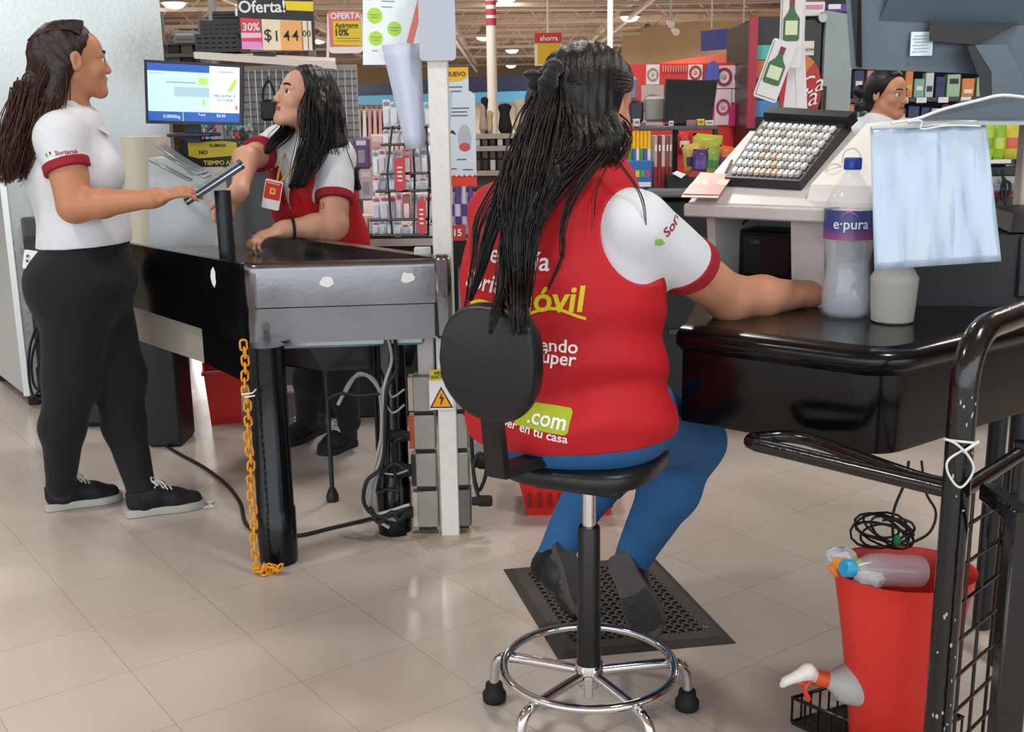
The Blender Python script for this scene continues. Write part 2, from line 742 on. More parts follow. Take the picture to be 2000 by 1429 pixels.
class Head:
    """adds a head to a Body; local frame x = its left-to-right (person's right is +x), y = forward, z = up"""

    def __init__(s, B, c, fwd, up, sc=1.0, tag='head'):
        f = Vector(fwd).normalized()
        u = Vector(up)
        u = (u - f * u.dot(f)).normalized()
        r = f.cross(u)
        s.c, s.s = Vector(c), sc
        s.R = Matrix(((r.x, f.x, u.x), (r.y, f.y, u.y), (r.z, f.z, u.z)))
        s.r, s.f, s.u = r, f, u
        w, e = s.w, lambda c_, r_, k, sub=False: B.ell(s.w(*c_), tuple(x * sc for x in r_), s.R, k * sc, tag, sub)
        cn = lambda a, b, ra, rb, k: B.cone(s.w(*a), s.w(*b), ra * sc, rb * sc, k * sc, tag)
        e((0, -.014, .032), (.073, .091, .080), .02)
        e((0, .030, -.035), (.056, .060, .074), .03)
        e((0, .052, .030), (.052, .034, .045), .03)
        for x in (-1, 1):
            cn((x * .050, -.004, -.045), (x * .016, .070, -.094), .019, .016, .025)
            e((x * .036, .060, -.026), (.022, .022, .022), .02)
            e((x * .031, .0925, .002), (.0155, .012, .0095), .009, True)
            cn((x * .045, .072, .019), (x * .013, .087, .018), .0065, .0065, .010)
            cn((x * .043, .0725, .0065), (x * .031, .0845, .0085), .0032, .0034, .004)
            cn((x * .031, .0845, .0085), (x * .019, .080, .005), .0034, .003, .004)
            cn((x * .042, .0735, -.006), (x * .020, .081, -.006), .003, .003, .004)
            e((x * .0115, .096, -.034), (.0075, .009, .0065), .006)
            e((x * .0765, -.010, -.004), (.0085, .019, .031), .006)
            e((x * .084, -.004, -.002), (.005, .010, .017), .005, True)
        cn((0, .085, .012), (0, .1035, -.028), .0068, .0092, .014)
        e((0, .1005, -.031), (.0085, .009, .0075), .008)
        e((0, .0745, -.094), (.019, .016, .017), .02)
        e((0, .078, -.062), (.026, .014, .020), .014)
        cn((-.020, .0845, -.0595), (0, .0925, -.0555), .0038, .0052, .004)
        cn((.020, .0845, -.0595), (0, .0925, -.0555), .0038, .0052, .004)
        cn((-.016, .0845, -.066), (.016, .0845, -.066), .0050, .0050, .004)
        cn((0, .0875, -.066), (0, .088, -.066), .0058, .0058, .006)

    def w(s, x, y, z):
        return s.c + (s.r * x + s.f * y + s.u * z) * s.s

    def local(s, P):
        return ((P - np.array(s.c)) @ np.array(s.R)) / s.s

    def lips(s, P, F):
        L = s.local(P)
        m = (np.abs(L[:, 0]) < .024) & (L[:, 1] > .0845) & (L[:, 2] > -.0715) & (L[:, 2] < -.0515)
        return m[F].all(1).astype(np.int32)

    def details(s, parent, brow=BROW):
        for x in (-1, 1):
            c = s.w(x * .031, .0755, .0008)
            mb = MB()
            M = s.R.to_4x4() @ Matrix.Rotation(-pi / 2, 4, 'X')
            mb.ball(c, .0125 * s.s, 20, M)
            iris = []
            gaze = (s.f + s.r * s.gaze[0] + s.u * s.gaze[1]).normalized() if hasattr(s, 'gaze') else s.f
            for f in mb.f:
                cc = sum((Vector(mb.v[i]) for i in f), Vector()) / len(f) - c
                iris.append(1 if cc.normalized().dot(gaze) > .80 else 0)
            mb.mi = iris
            mk('eye', mb, [EYEWHITE, IRIS], parent)
            b = MB()
            pts = [s.w(x * a, y_, z_) for a, y_, z_ in ((.048, .0735, .020), (.038, .0835, .0265), (.026, .0915, .0270), (.014, .0945, .0225))]
            P = spline(pts, 4)
            b.tube(P, [s.s * (.0016 + .0022 * sin(pi * (i + 1.5) / (len(P) + 2))) for i in range(len(P))], 6)
            mk('eyebrow', b, brow, parent)
            b = MB()
            pts = [s.w(x * a, y_, z_) for a, y_, z_ in ((.0445, .0745, .0040), (.037, .0835, .0088), (.030, .0880, .0092), (.020, .0845, .0045))]
            b.tube(spline(pts, 4), .0012 * s.s, 5)
            mk('eyelashes', b, brow, parent)


def hand(B, wrist, d, n, side, curl=(0.3, 0.35, 0.25), spread=0.06, thumb=(0.6, 0.35), sc=1.0, tag='hand', curls=None):
    """wrist point, d pointing along the hand, n out of the back of the hand, side +1 if the thumb lies towards d x n"""
    d = Vector(d).normalized()
    n = Vector(n)
    n = (n - d * n.dot(d)).normalized()
    t = d.cross(n) * side
    w = Vector(wrist)
    pl = 0.088 * sc
    B.cone(w, w + d * .022 * sc, .025 * sc, .027 * sc, .02, tag, t, 1.1)
    B.cone(w + d * .024 * sc, w + d * (pl - .012 * sc), .0145 * sc, .0125 * sc, .016, tag, t, 2.55)
    B.cone(w + d * .012 * sc + t * .014 * sc - n * .006 * sc, w + d * .052 * sc + t * .029 * sc - n * .010 * sc, .016 * sc, .014 * sc, .015, tag)
    tips = []
    for i, (off, L, r) in enumerate(((.030, .070, .0082), (.0105, .078, .0084), (-.0095, .073, .0080), (-.0285, .058, .0070))):
        base = w + d * (pl - .004 * sc - abs(off - .005) * .18 * sc) + t * off * sc
        cv = curls[i] if curls else curl
        dd = (d + t * (off * spread / .03)).normalized()
        p = base
        ang = 0
        for j, fr in enumerate((.46, .30, .24)):
            ang += cv[j] * (1 + .12 * (i - 1))
            q = p + (dd * cos(ang) - n * sin(ang)) * (L * fr * sc)
            B.cone(p, q, (r - .0006 * j) * sc, (r - .0006 * (j + 1)) * sc, .006 if j else .010, tag)
            p = q
        tips.append(p)
    a0 = w + d * .030 * sc + t * .028 * sc - n * .008 * sc
    td = (d * cos(thumb[0]) + t * sin(thumb[0]) - n * .25).normalized()
    a1 = a0 + td * .036 * sc
    td2 = (d * cos(thumb[0] - thumb[1]) + t * sin(thumb[0] - thumb[1]) - n * .35).normalized()
    a2 = a1 + td2 * .030 * sc
    B.cone(a0, a1, .0115 * sc, .0098 * sc, .010, tag)
    B.cone(a1, a2, .0098 * sc, .0082 * sc, .006, tag)
    B.cone(a2, a2 + td2 * .012 * sc, .0082 * sc, .0074 * sc, .006, tag)
    return tips


def strands(mb, guides, n, r=(.0022, .0008), seg=5, jit=.004, sides=5, seed=1):
    """guides: list of polylines [(point, spread radius), ...]"""
    rs = random.Random(seed)
    for i in range(n):
        g = guides[i % len(guides)]
        u, v, w = rs.gauss(0, .5), rs.gauss(0, .5), rs.gauss(0, .35)
        m = max(1, sqrt(u * u + v * v + w * w) / 1.1)
        off = Vector((u, v, w)) / m
        end = rs.uniform(.82, 1.0)
        K = max(3, int(len(g) * end + .5))
        pts = [Vector(p) + off * sr + Vector((rs.gauss(0, jit), rs.gauss(0, jit), rs.gauss(0, jit))) * min(1, sr / .03) for p, sr in g[:K]]
        P = spline(pts, seg)
        N = len(P)
        rr = rs.uniform(.7, 1.3)
        mb.tube(P, [rr * (r[0] + (r[1] - r[0]) * (k / N) ** 2) for k in range(N)], sides)
    return mb


def decal(mb, target, txt, size, M, bold=0.0, shear=0.0, lift=0.0015, wide=1.0, align='CENTER', polys=None):
    """drape lettering (or polygons) placed by M on to a surface along -z of M"""
    t = MB()
    if txt:
        t.text(txt, size, Matrix.Identity(4), ext=0.0, bold=bold, shear=shear, wide=wide, align=align)
    for p in (polys or []):
        t.add([(x, y, 0) for x, y in p], [tuple(range(len(p)))])
    bm = bmesh.new()
    vs = [bm.verts.new(v) for v in t.v]
    for f in t.f:
        try:
            bm.faces.new([vs[i] for i in f])
        except ValueError:
            pass
    bmesh.ops.triangulate(bm, faces=bm.faces)
    for _ in range(3):
        le = [e for e in bm.edges if e.calc_length() > 0.012]
        if not le:
            break
        bmesh.ops.subdivide_edges(bm, edges=le, cuts=1)
        bmesh.ops.triangulate(bm, faces=bm.faces)
    bm.verts.ensure_lookup_table()
    bm.verts.index_update()
    dr = -(M.to_3x3() @ Vector((0, 0, 1)))
    out, hit = [], []
    for v in bm.verts:
        p = M @ v.co
        h = target.ray_cast(p - dr * 0.25, dr)
        if h[0] is None:
            out.append(p)
            hit.append(False)
        else:
            out.append(h[0] - dr * lift)
            hit.append(True)
    fs = [tuple(v.index for v in f.verts) for f in bm.faces if all(hit[v.index] for v in f.verts)]
    bm.free()
    mb.add(out, fs)
    return mb


def bvh(pf):
    return BVHTree.FromPolygons([tuple(v) for v in pf[0].tolist()], pf[1].tolist())


def shoe(parent, heel, toe, up=(0, 0, 1), canvas=SHOEBLACK, sole=SOLEWHITE, L=None, laces=True, w=0.048, pref='shoe', sole_t=.026):
    """a low sneaker from heel point to toe point (points under the sole)"""
    heel, toe = Vector(heel), Vector(toe)
    d = (toe - heel)
    L = d.length
    d.normalize()
    u = Vector(up)
    u = (u - d * u.dot(d)).normalized()
    s_ = d.cross(u)
    Q = lambda a, b, c_: heel + d * a * L + s_ * b + u * c_
    prof = [(0.0, .018), (.04, .029), (.14, .034), (.30, .033), (.45, .037), (.62, .045), (.76, .048), (.88, .040), (.95, .028), (.995, .012)]
    k = w / .048
    loop = [(a, b * k) for a, b in prof] + [(a, -b * k) for a, b in prof[::-1]]
    mb = MB()
    n = len(loop)
    z0 = [.0 for a, b in loop]
    vs = [Q(a, b * .96, 0.0) for a, b in loop] + [Q(a, b * 1.04, sole_t * .5) for a, b in loop] + [Q(a, b * 1.02, sole_t) for a, b in loop]
    fs = [tuple(range(n)), tuple(range(2 * n, 3 * n))[::-1]]
    for q in (0, 1):
        fs += [(q * n + i, (q + 1) * n + i, (q + 1) * n + (i + 1) % n, q * n + (i + 1) % n) for i in range(n)]
    mb.add(vs, fs)
    so = mk('sole', mb, sole, parent)
    B = Body()
    B.cone(Q(.16, 0, .045), Q(.16, 0, .075), .036, .036, .02)
    B.cone(Q(.30, 0, .04), Q(.34, 0, .073), .036, .032, .02)
    B.cone(Q(.34, 0, .066), Q(.62, 0, .045), .034, .030, .03, w=s_, sw=1.1)
    B.cone(Q(.62, 0, .038), Q(.86, 0, .03), .032, .026, .03, w=s_, sw=1.35)
    up_ = B.build(h=.0035, cuts=[plane_cut(Q(0, 0, sole_t - .004), -u), plane_cut(Q(.1, 0, .082), (u * 1 - d * .12))])
    su = mk('upper', up_, canvas, parent, smooth=180)
    if laces:
        lb = MB()
        bb = bvh(up_)
        for i in range(4):
            a = .40 + i * .055
            row = []
            for j in range(7):
                p = Q(a + (.02 if i % 2 else -.02) * (j - 3) / 3, (j - 3) / 3 * .022, .16)
                h_ = bb.ray_cast(p, -u)
                if h_[0] is not None:
                    row.append(h_[0] + u * .002)
            if len(row) > 2:
                lb.tube(row, .0026, 6)
        bw = Q(.36, 0, .108)
        for sg in (-1, 1):
            lb.tube(spline([bw, bw + s_ * sg * .022 + u * .010, bw + s_ * sg * .040 + d * .012 - u * .002, bw + s_ * sg * .024 + d * .014 - u * .004, bw], 5), .0024, 6)
            lb.tube(spline([bw, bw + s_ * sg * .015 + d * .03, bw + s_ * sg * .038 + d * .045 - u * .022], 5), .0024, 6)
        mk('laces', lb, mat('lace_white', '#d8d6d0', .8), su)
    return so


# ================================================================== THE SETTING
def floor_material():
    m = bpy.data.materials.new('vinyl_floor_tiles')
    m.use_nodes = True
    nt = m.node_tree
    L = nt.links.new
    b = nt.nodes['Principled BSDF']
    tc = nt.nodes.new('ShaderNodeTexCoord')
    mp = nt.nodes.new('ShaderNodeMapping')
    # tile joints run at 37 degrees to the x axis and pass through one joint seen in the photo
    mp.inputs['Rotation'].default_value = (0, 0, radians(-36.7))
    L(tc.outputs['Object'], mp.inputs[0])
    br = nt.nodes.new('ShaderNodeTexBrick')
    br.offset = 0.0
    br.inputs['Scale'].default_value = 1.0
    br.inputs['Brick Width'].default_value = 0.3048
    br.inputs['Row Height'].default_value = 0.3048
    br.inputs['Mortar Size'].default_value = 0.0014
    br.inputs['Mortar Smooth'].default_value = 0.4
    br.inputs['Color1'].default_value = (*hx('#c1b8b0'), 1)
    br.inputs['Color2'].default_value = (*hx('#beb4ab'), 1)
    br.inputs['Mortar'].default_value = (*hx('#a09285'), 1)
    L(mp.outputs[0], br.inputs[0])
    n = nt.nodes.new('ShaderNodeTexNoise')
    n.inputs['Scale'].default_value = 1.6
    n.inputs['Detail'].default_value = 2
    n.inputs['Roughness'].default_value = 0.4
    L(tc.outputs['Object'], n.inputs[0])
    r = nt.nodes.new('ShaderNodeMapRange')
    r.inputs[3].default_value, r.inputs[4].default_value = 0.86, 1.14
    L(n.outputs[0], r.inputs[0])
    # scattered scuffs
    v = nt.nodes.new('ShaderNodeTexNoise')
    v.inputs['Scale'].default_value = 48
    v.inputs['Detail'].default_value = 3
    L(tc.outputs['Object'], v.inputs[0])
    r2 = nt.nodes.new('ShaderNodeMapRange')
    r2.inputs[1].default_value, r2.inputs[2].default_value = 0.73, 0.80
    r2.inputs[3].default_value, r2.inputs[4].default_value = 1.0, 0.45
    L(v.outputs[0], r2.inputs[0])
    mm = nt.nodes.new('ShaderNodeMath')
    mm.operation = 'MULTIPLY'
    L(r.outputs[0], mm.inputs[0])
    L(r2.outputs[0], mm.inputs[1])
    sc_ = nt.nodes.new('ShaderNodeVectorMath')
    sc_.operation = 'SCALE'
    L(br.outputs['Color'], sc_.inputs[0])
    L(mm.outputs[0], sc_.inputs['Scale'])
    L(sc_.outputs[0], b.inputs['Base Color'])
    r3 = nt.nodes.new('ShaderNodeMapRange')
    r3.inputs[3].default_value, r3.inputs[4].default_value = 0.16, 0.40
    L(n.outputs[0], r3.inputs[0])
    L(r3.outputs[0], b.inputs['Roughness'])
    b.inputs['Specular IOR Level'].default_value = 0.55
    n4 = nt.nodes.new('ShaderNodeTexNoise')
    n4.inputs['Scale'].default_value = 5
    L(tc.outputs['Object'], n4.inputs[0])
    bp = nt.nodes.new('ShaderNodeBump')
    bp.inputs['Strength'].default_value = 0.06
    bp.inputs['Distance'].default_value = 0.03
    L(n4.outputs[0], bp.inputs['Height'])
    L(bp.outputs[0], b.inputs['Normal'])
    return m


J1 = fl(485, 1240)
XL, XR, YB, YF, ZC = -26.0, 30.0, 72.0, -6.0, 4.8
mb = MB()
mb.box(((XL + XR) / 2, (YB + YF) / 2, -0.05), (XR - XL, YB - YF, 0.1))
mk('floor', mb, floor_material(), kind='structure', loc=(J1.x, J1.y, 0), smooth=0)

CEIL = mat('ceiling_deck', '#bda48f', 0.8, var=0.08, vscale=0.6)
mb = MB()
mb.box(((XL + XR) / 2, (YB + YF) / 2, ZC + .05), (XR - XL, YB - YF, 0.1))
for i in range(90):      # ribs of the roof deck
    y = 20 + i * .58
    mb.box((2, y, ZC - .03), (50, .16, .07))
mk('ceiling', mb, CEIL, kind='structure', smooth=0)
TAN = mat('tan_wall', '#b29a78', 0.85, var=0.03)
for nm, c, s in (('wall_back', ((XL + XR) / 2, YB + .1, ZC / 2), (XR - XL, .2, ZC)),
                 ('wall_left', (XL - .1, (YB + YF) / 2, ZC / 2), (.2, YB - YF, ZC)),
                 ('wall_right', (XR + .1, (YB + YF) / 2, ZC / 2), (.2, YB - YF, ZC))):
    mb = MB()
    mb.box(c, s)
    mk(nm, mb, TAN, kind='structure', smooth=0)

# roof trusses
TR = mat('truss_paint', '#cfc3b6', 0.6)


def truss(n, y, x0, x1, zb, zt):
    mb = MB()
    mb.box(((x0 + x1) / 2, y, zb), (x1 - x0, .09, .09))
    mb.box(((x0 + x1) / 2, y, zt), (x1 - x0, .09, .09))
    k = int((x1 - x0) / .62)
    for i in range(k):
        xa = x0 + i * (x1 - x0) / k
        xb = x0 + (i + 1) * (x1 - x0) / k
        mb.cyl((xa, y, zb if i % 2 else zt), (xb, y, zt if i % 2 else zb), .03, n=6)
    mk('trim_%d' % n, mb, TR, kind='structure', smooth=0)


for i, y in enumerate((24, 28.5, 33.5, 39, 45, 52, 60)):
    truss(i + 1, y, -16, 18, 4.02 + .0 * i, 4.66)
mb = MB()
for x in (-11.5, -6.2, -1.8, 3.4, 8.4, 13.5):     # long beams running away from the shop front
    mb.box((x, 44, 4.34), (.14, 46, .18))
    mb.box((x, 44, 3.94), (.10, 46, .08))
mk('trim_8', mb, TR, kind='structure', smooth=0)
mb = MB()
for x, y in ((-4.5, 20), (1.0, 22), (6.2, 30)):     # hanging sprinkler pipes
    mb.tube([(x - 9, y, 4.1), (x + 9, y + 3, 4.1)], .045, 8)
mk('trim_9', mb, TR, kind='structure')

# pendant lamps
LAMPG = mat('lamp_glow', '#fff2e0', 0.5, emit=16.0)
LAMPM = mat('lamp_housing', '#a9a49c', 0.4)


def pendant(x, y, z, watt):
    t = thing('pendant_lamp', (x, y, z), 'round white high-bay lamp hanging from the roof trusses far back in the shop', 'lamp', 'high-bay lamps')
    mb = MB()
    mb.lathe([(.06, .36), (.10, .34), (.14, .22), (.26, .12), (.31, .03), (.31, .0), (.27, .0)][::-1], (x, y, z), 24)
    mk('lamp_shade', mb, LAMPM, t)
    mb = MB()
    mb.lathe([(.06, -.13), (.18, -.10), (.25, -.03), (.265, .02)], (x, y, z), 24)
    mk('diffuser', mb, LAMPG, t)
    mb = MB()
    mb.cyl((x, y, z + .34), (x, y, ZC), .014, n=8)
    mk('hanging_rod', mb, LAMPM, t)
    l = area_light('lamp_light', (x, y, z - .15), (0, 0, 0), .55, .55, watt, (1.0, .975, .95), 'DISK', 170)
    return t


for px, py in ((1230, 33), (1265, 67), (1327, 91), (1000, 98), (998, 128), (945, 72), (665, 141), (622, 78), (340, 6)):
    hy = 229 + (1000 - px) * .0147
    Y = min(66, 2.9 * FPX / (hy - py))
    p = at(px, py, Y)
    pendant(p.x, Y, p.z, 350)
# the same lamps over the checkout lanes, above the frame
for x, y in ((-2.6, 1.6), (1.6, 1.2), (-4.2, 5.8), (0.2, 5.2), (4.4, 5.8), (-1.1, 11.9), (6.6, 11), (10, 12), (-7, 12)):
    pendant(x, y, 4.15, 42 if y < 8 else 90)
for x, y in ((-6, 19), (1, 19), (8, 19), (-9, 28), (0, 28)):
    pendant(x, y, 4.15, 220)


# ------------------------------------------------------------------ helpers for goods seen square-on
def pbox(mb, x0, y0, x1, y1, Y, depth, bev=0.0, turn=0.0):
    """upright box whose front face covers the pixel rectangle at distance Y"""
    a, b = at((x0 + x1) / 2, y0, Y), at((x0 + x1) / 2, y1, Y)
    l, r = at(x0, (y0 + y1) / 2, Y), at(x1, (y0 + y1) / 2, Y)
    c = (a + b) / 2
    w, h = abs(r.x - l.x), abs(a.z - b.z)
    R = Matrix.Rotation(turn, 3, 'Z')
    mb.box(c + R @ Vector((0, depth / 2, 0)), (w, depth, h), R, bev)
    return c, w, h


def front(x0, y0, x1, y1, Y):
    """frame on the front face of such a box: x right, y up, z towards the camera, origin at the centre; also w, h"""
    c = (at((x0 + x1) / 2, y0, Y) + at((x0 + x1) / 2, y1, Y)) / 2
    w = abs(at(x1, (y0 + y1) / 2, Y).x - at(x0, (y0 + y1) / 2, Y).x)
    h = abs(at((x0 + x1) / 2, y0, Y).z - at((x0 + x1) / 2, y1, Y).z)
    return frame(c, (1, 0, 0), (0, 0, 1)), w, h


def px_patch(mb, rects, x0, y0, x1, y1, Y, lift, t=.002):
    for a, b, c, d, mi in rects:
        mb.m = mi
        pbox(mb, a, b, c, d, Y - lift, t)
    mb.m = 0


# ---------- long colour band and fascia on the far left and right walls
mb = MB()
a, b, c, d = at(640, 168, 26), at(1110, 140, 21), at(1110, 176, 21), at(640, 190, 26)
off = Vector((0, .3, 0))
mb.hexa([d, c, c + off, d + off], [a, b, b + off, a + off])
mb.m = 1
a2, b2 = at(640, 189, 25.98), at(1110, 175, 20.98)
c2, d2 = at(1110, 196, 20.98), at(640, 210, 25.98)
mb.hexa([d2, c2, c2 + off, d2 + off], [a2, b2, b2 + off, a2 + off])
mb.m = 2
a3, b3, c3, d3 = at(640, 167, 25.9), at(706, 164, 25.2), at(706, 186, 25.2), at(640, 190, 25.9)
mb.hexa([d3, c3, c3 + off * .2, d3 + off * .2], [a3, b3, b3 + off * .2, a3 + off * .2])
mk('trim_10', mb, [cm('#2b3350', .6), cm('#5aa9cf', .6), cm('#2b8f8c', .6)], kind='structure', smooth=0)
mb = MB()
a, b, c, d = at(640, 209, 26.3), at(1110, 195, 21.3), at(1110, 360, 21.3), at(640, 330, 26.3)
mb.hexa([d, c, c + off, d + off], [a, b, b + off, a + off])
mk('trim_11', mb, cm('#dcc9b4', .8), kind='structure', smooth=0)

# red fascia wall on the right
mb = MB()
a, b = at(1216, 132, 24), at(1500, 92, 15)
c, d = at(1500, 260, 15), at(1216, 260, 24)
mb.hexa([d, c, c + off, d + off], [a, b, b + off, a + off])
mk('trim_12', mb, cm('#b8432f', .7), kind='structure', smooth=0)
# tan upper wall seen above it
mb = MB()
a, b = at(1216, 60, 40), at(2100, -60, 24)
c, d = at(2100, 200, 24), at(1216, 200, 40)
mb.hexa([d, c, c + off, d + off], [a, b, b + off, a + off])
mk('wall_inner', mb, TAN, kind='structure', smooth=0)

# big white column far back with painted bands
Y = 13
t = thing('white_column', at(963, 262, Y), 'tall round white column behind the dark-haired seated cashier, pink bands near the top', 'column')
p0, p1 = at(963, 262, Y), at(957, -120, Y)
ROOTS[t.name] = tuple(p0)
mb = MB()
mb.cyl((p0.x, Y, 0), (p0.x, Y, ZC), .058, n=20)
mk('shaft', mb, cm('#dcd3c4', .5), t)
for y0, y1 in ((2, 10), (18, 30), (36, 50)):
    mb = MB()
    mb.cyl((p0.x, Y, at(960, y1, Y).z), (p0.x, Y, at(960, y0, Y).z), .0595, n=20)
    mk('painted_band', mb, cm('#a33a4a', .6), t)
mb = MB()
p = at(1192, 30, 20)
mb.box((p.x, 20, 2.4), (.09, .09, 4.8), bev=.01)
tag(mk('white_post', mb, cm('#d9d2c6', .5)), 'slim white post seen above the dark hair of the seated cashier', 'post')


# ================================================================== CHECKOUT BAGGING TABLE (left)
TBZ = 0.90
A_, B_ = Vector((-.755, 3.161, 0)), Vector((-.213, 3.215, 0))
C_ = Vector((-1.278, 3.76, 0))
D_ = Vector((-.72, 3.90, 0))
dirS = (C_ - A_).normalized()
C2 = A_ + dirS * 1.15
D2 = B_ + dirS * 1.15
up = Vector((0, 0, 1))
tbl = thing('bagging_table', A_ + Vector((.2, .3, 0)), 'steel-fronted bagging table with black side panel on black pipe legs', 'table')
HF = .238
mb = MB()
nF = Vector((B_ - A_)).normalized()
inn = Vector((0, .012, 0))
# steel front sheet, rolled over at the top and at the left corner
ou = Vector((.09, -1, 0)).normalized()
prof = [(0, -.0), (.006, -.0)]
path = []
for a in range(0, 100, 15):
    path.append((.022 * (1 - cos(radians(min(a, 90)))), .022 * sin(radians(min(a, 90)))))
rows = []
for (dpt, hh) in [(0.03, TBZ - .004), (.022, TBZ), (.014, TBZ), (.006, TBZ - .005), (.0015, TBZ - .012), (0, TBZ - .022), (0, TBZ - .13), (0.006, TBZ - .134), (0.006, TBZ - HF)]:
    row = []
    for (q, sd) in ((A_ + dirS * .05, 1), (A_ + dirS * .022, 1), (A_ + nF * .004 + dirS * .008, 1), (A_ + nF * .02, 0), (A_ + nF * .26, 0), (B_ - nF * .01, 0)):
        row.append(Vector((q.x, q.y, hh)) - ou * dpt)
    rows.append(row)
mb.grid(rows[::-1], .003)
mk('front_sheet', mb, STEEL, tbl, 'brushed steel front sheet', smooth=50)
mb = MB()
mb.box(B_ + nF * .010 + Vector((0, .02, TBZ - HF / 2 + .004)), (.052, .055, HF + .012), rz(radians(5.6)), .012)
mk('corner_post', mb, STEEL, tbl)
# black side panel running back along the lane (glossy black) and its lower grey part
mb = MB()
nS = Vector((dirS.y, -dirS.x, 0))
if nS.y > 0:
    nS = -nS
nS = Vector((-abs(dirS.y), -abs(dirS.x), 0)).normalized()
q0, q1 = A_ + dirS * .045 + nS * .004, C2 + nS * .004


def slab(q0, q1, z0a, z1a, z0b, z1b, th, n):
    i = -n * th
    mb.hexa([q0 + up * z0a, q1 + up * z0b, q1 + i + up * z0b, q0 + i + up * z0a][::-1],
            [q0 + up * z1a, q1 + up * z1b, q1 + i + up * z1b, q0 + i + up * z1a][::-1])


slab(q0, q1, TBZ - .238, TBZ - .004, TBZ - .222, TBZ - .004, .02, nS)
mk('side_panel', mb, BLACKPAINT, tbl, 'glossy black side panel')
mb = MB()
slab(A_ + dirS * .40 - nS * .03, C2 - nS * .03, TBZ - .36, TBZ - .21, TBZ - .36, TBZ - .21, .02, nS)
mk('lower_side_panel', mb, mat('dull_grey_sheet', '#9a948b', .5, var=.08), tbl, 'grey lower panel under the black side')
mb = MB()
slab(A_ + dirS * .10 - nS * .03, A_ + dirS * .40 - nS * .03, TBZ - .38, TBZ - .22, TBZ - .36, TBZ - .21, .02, nS)
mk('lower_front_panel', mb, BLACKPAINT, tbl)
# table floor (steel deck) lower than the rims, back rim sloping
mb = MB()
zi = TBZ - .045
mb.hexa([A_ - ou * .03 + up * (zi - .02), B_ - ou * .03 + up * (zi - .02), D2 + up * (zi - .02), C2 + up * (zi - .02)],
        [A_ - ou * .03 + up * zi, B_ - ou * .03 + up * zi, D2 + up * zi, C2 + up * zi])
mk('table_deck', mb, mat('worn_steel_deck', '#a29c96', .2, 1.0, var=.12, vscale=7, rvar=.08, bump=.03), tbl, 'shiny worn steel deck')
mb = MB()
mb.hexa([B_ - ou * .03 + up * zi, D2 + up * zi, D2 + Vector((.05, .03, zi)), B_ - ou * .03 + Vector((.03, .03, zi))],
        [B_ - ou * .02 + up * (TBZ + .0), D2 + up * (TBZ + .0), D2 + Vector((.05, .03, TBZ)), B_ - ou * .02 + Vector((.03, .03, TBZ))])
mk('right_rim', mb, STEEL, tbl)
# torn tape on the front
for px, py, s in ((640, 549, .020), (795, 543, .020)):
    mb = MB()
    p = at(px, py, 3.19)
    poly = []
    rr = random.Random(px)
    for k in range(12):
        a = k * pi / 6
        poly.append((cos(a) * s * rr.uniform(.8, 1.3) * 1.1, sin(a) * s * rr.uniform(.6, 1.0)))
    mb.prism(poly, 0, .0012, frame(Vector((p.x, A_.y + (p.x - A_.x) * .0996 - .0015, p.z)), nF, up))
    mk('torn_tape', mb, PAPER, tbl, 'torn white tape remains')
mb = MB()
p = at(462, 538, 3.16)
mb.prism([(cos(k * pi / 5) * .012 * (1 + .4 * (k % 2)), sin(k * pi / 5) * .024 * (1 + .3 * ((k + 1) % 2))) for k in range(10)], 0, .0015,
         frame(Vector((p.x, p.y, p.z)) + nS * .062 + dirS * .02, -dirS, up))
mk('torn_tape', mb, PAPER, tbl, 'torn white tape remains')
# beam + under tray
mb = MB()
mb.box(Vector((-.50, 3.33, TBZ - HF - .015)), (.46, .06, .05), rz(radians(5)), .008)
mk('crossbeam', mb, cm('#a8b4bc', .3, metal=.6), tbl, 'pale blue-grey crossbeam')
mb = MB()
mb.hexa([A_ + Vector((.14, .34, TBZ - HF - .16)), B_ + Vector((-.12, .34, TBZ - HF - .16)), D2 + up * (TBZ - HF - .16) + Vector((-.1, -.3, 0)), C2 + up * (TBZ - HF - .16) + Vector((.40, -.2, 0))],
        [A_ + Vector((.06, .34, TBZ - HF - .02)), B_ + Vector((-.08, .34, TBZ - HF - .02)), D2 + up * (TBZ - HF - .02) + Vector((-.1, -.3, 0)), C2 + up * (TBZ - HF - .02) + Vector((.40, -.2, 0))])
mk('under_tray', mb, BLACKPAINT, tbl)


def pleg(x, y, r, z1, lab):
    mb = MB()
    mb.lathe([(r * 1.02, 0), (r * 1.06, .02), (r * 1.06, .17), (r * .99, .175), (r * .99, z1)], (x, y, 0), 32)
    mk('leg', mb, BLACKPAINT, tbl)


pleg(-.715, 3.13, .055, TBZ - HF + .005, '')
pleg(-.385, 3.36, .052, TBZ - .1, '')
pleg(-1.52, 4.80, .055, TBZ - .36, '')
for q in (A_ + Vector((.12, .5, 0)), A_ + Vector((.30, .9, 0))):
    mb = MB()
    mb.lathe([(.022, 0), (.022, .02), (.012, .045), (.008, .05), (.008, TBZ - .40)], (q.x, q.y, 0), 14)
    mk('adjustable_foot', mb, BLACKPLASTIC, tbl)

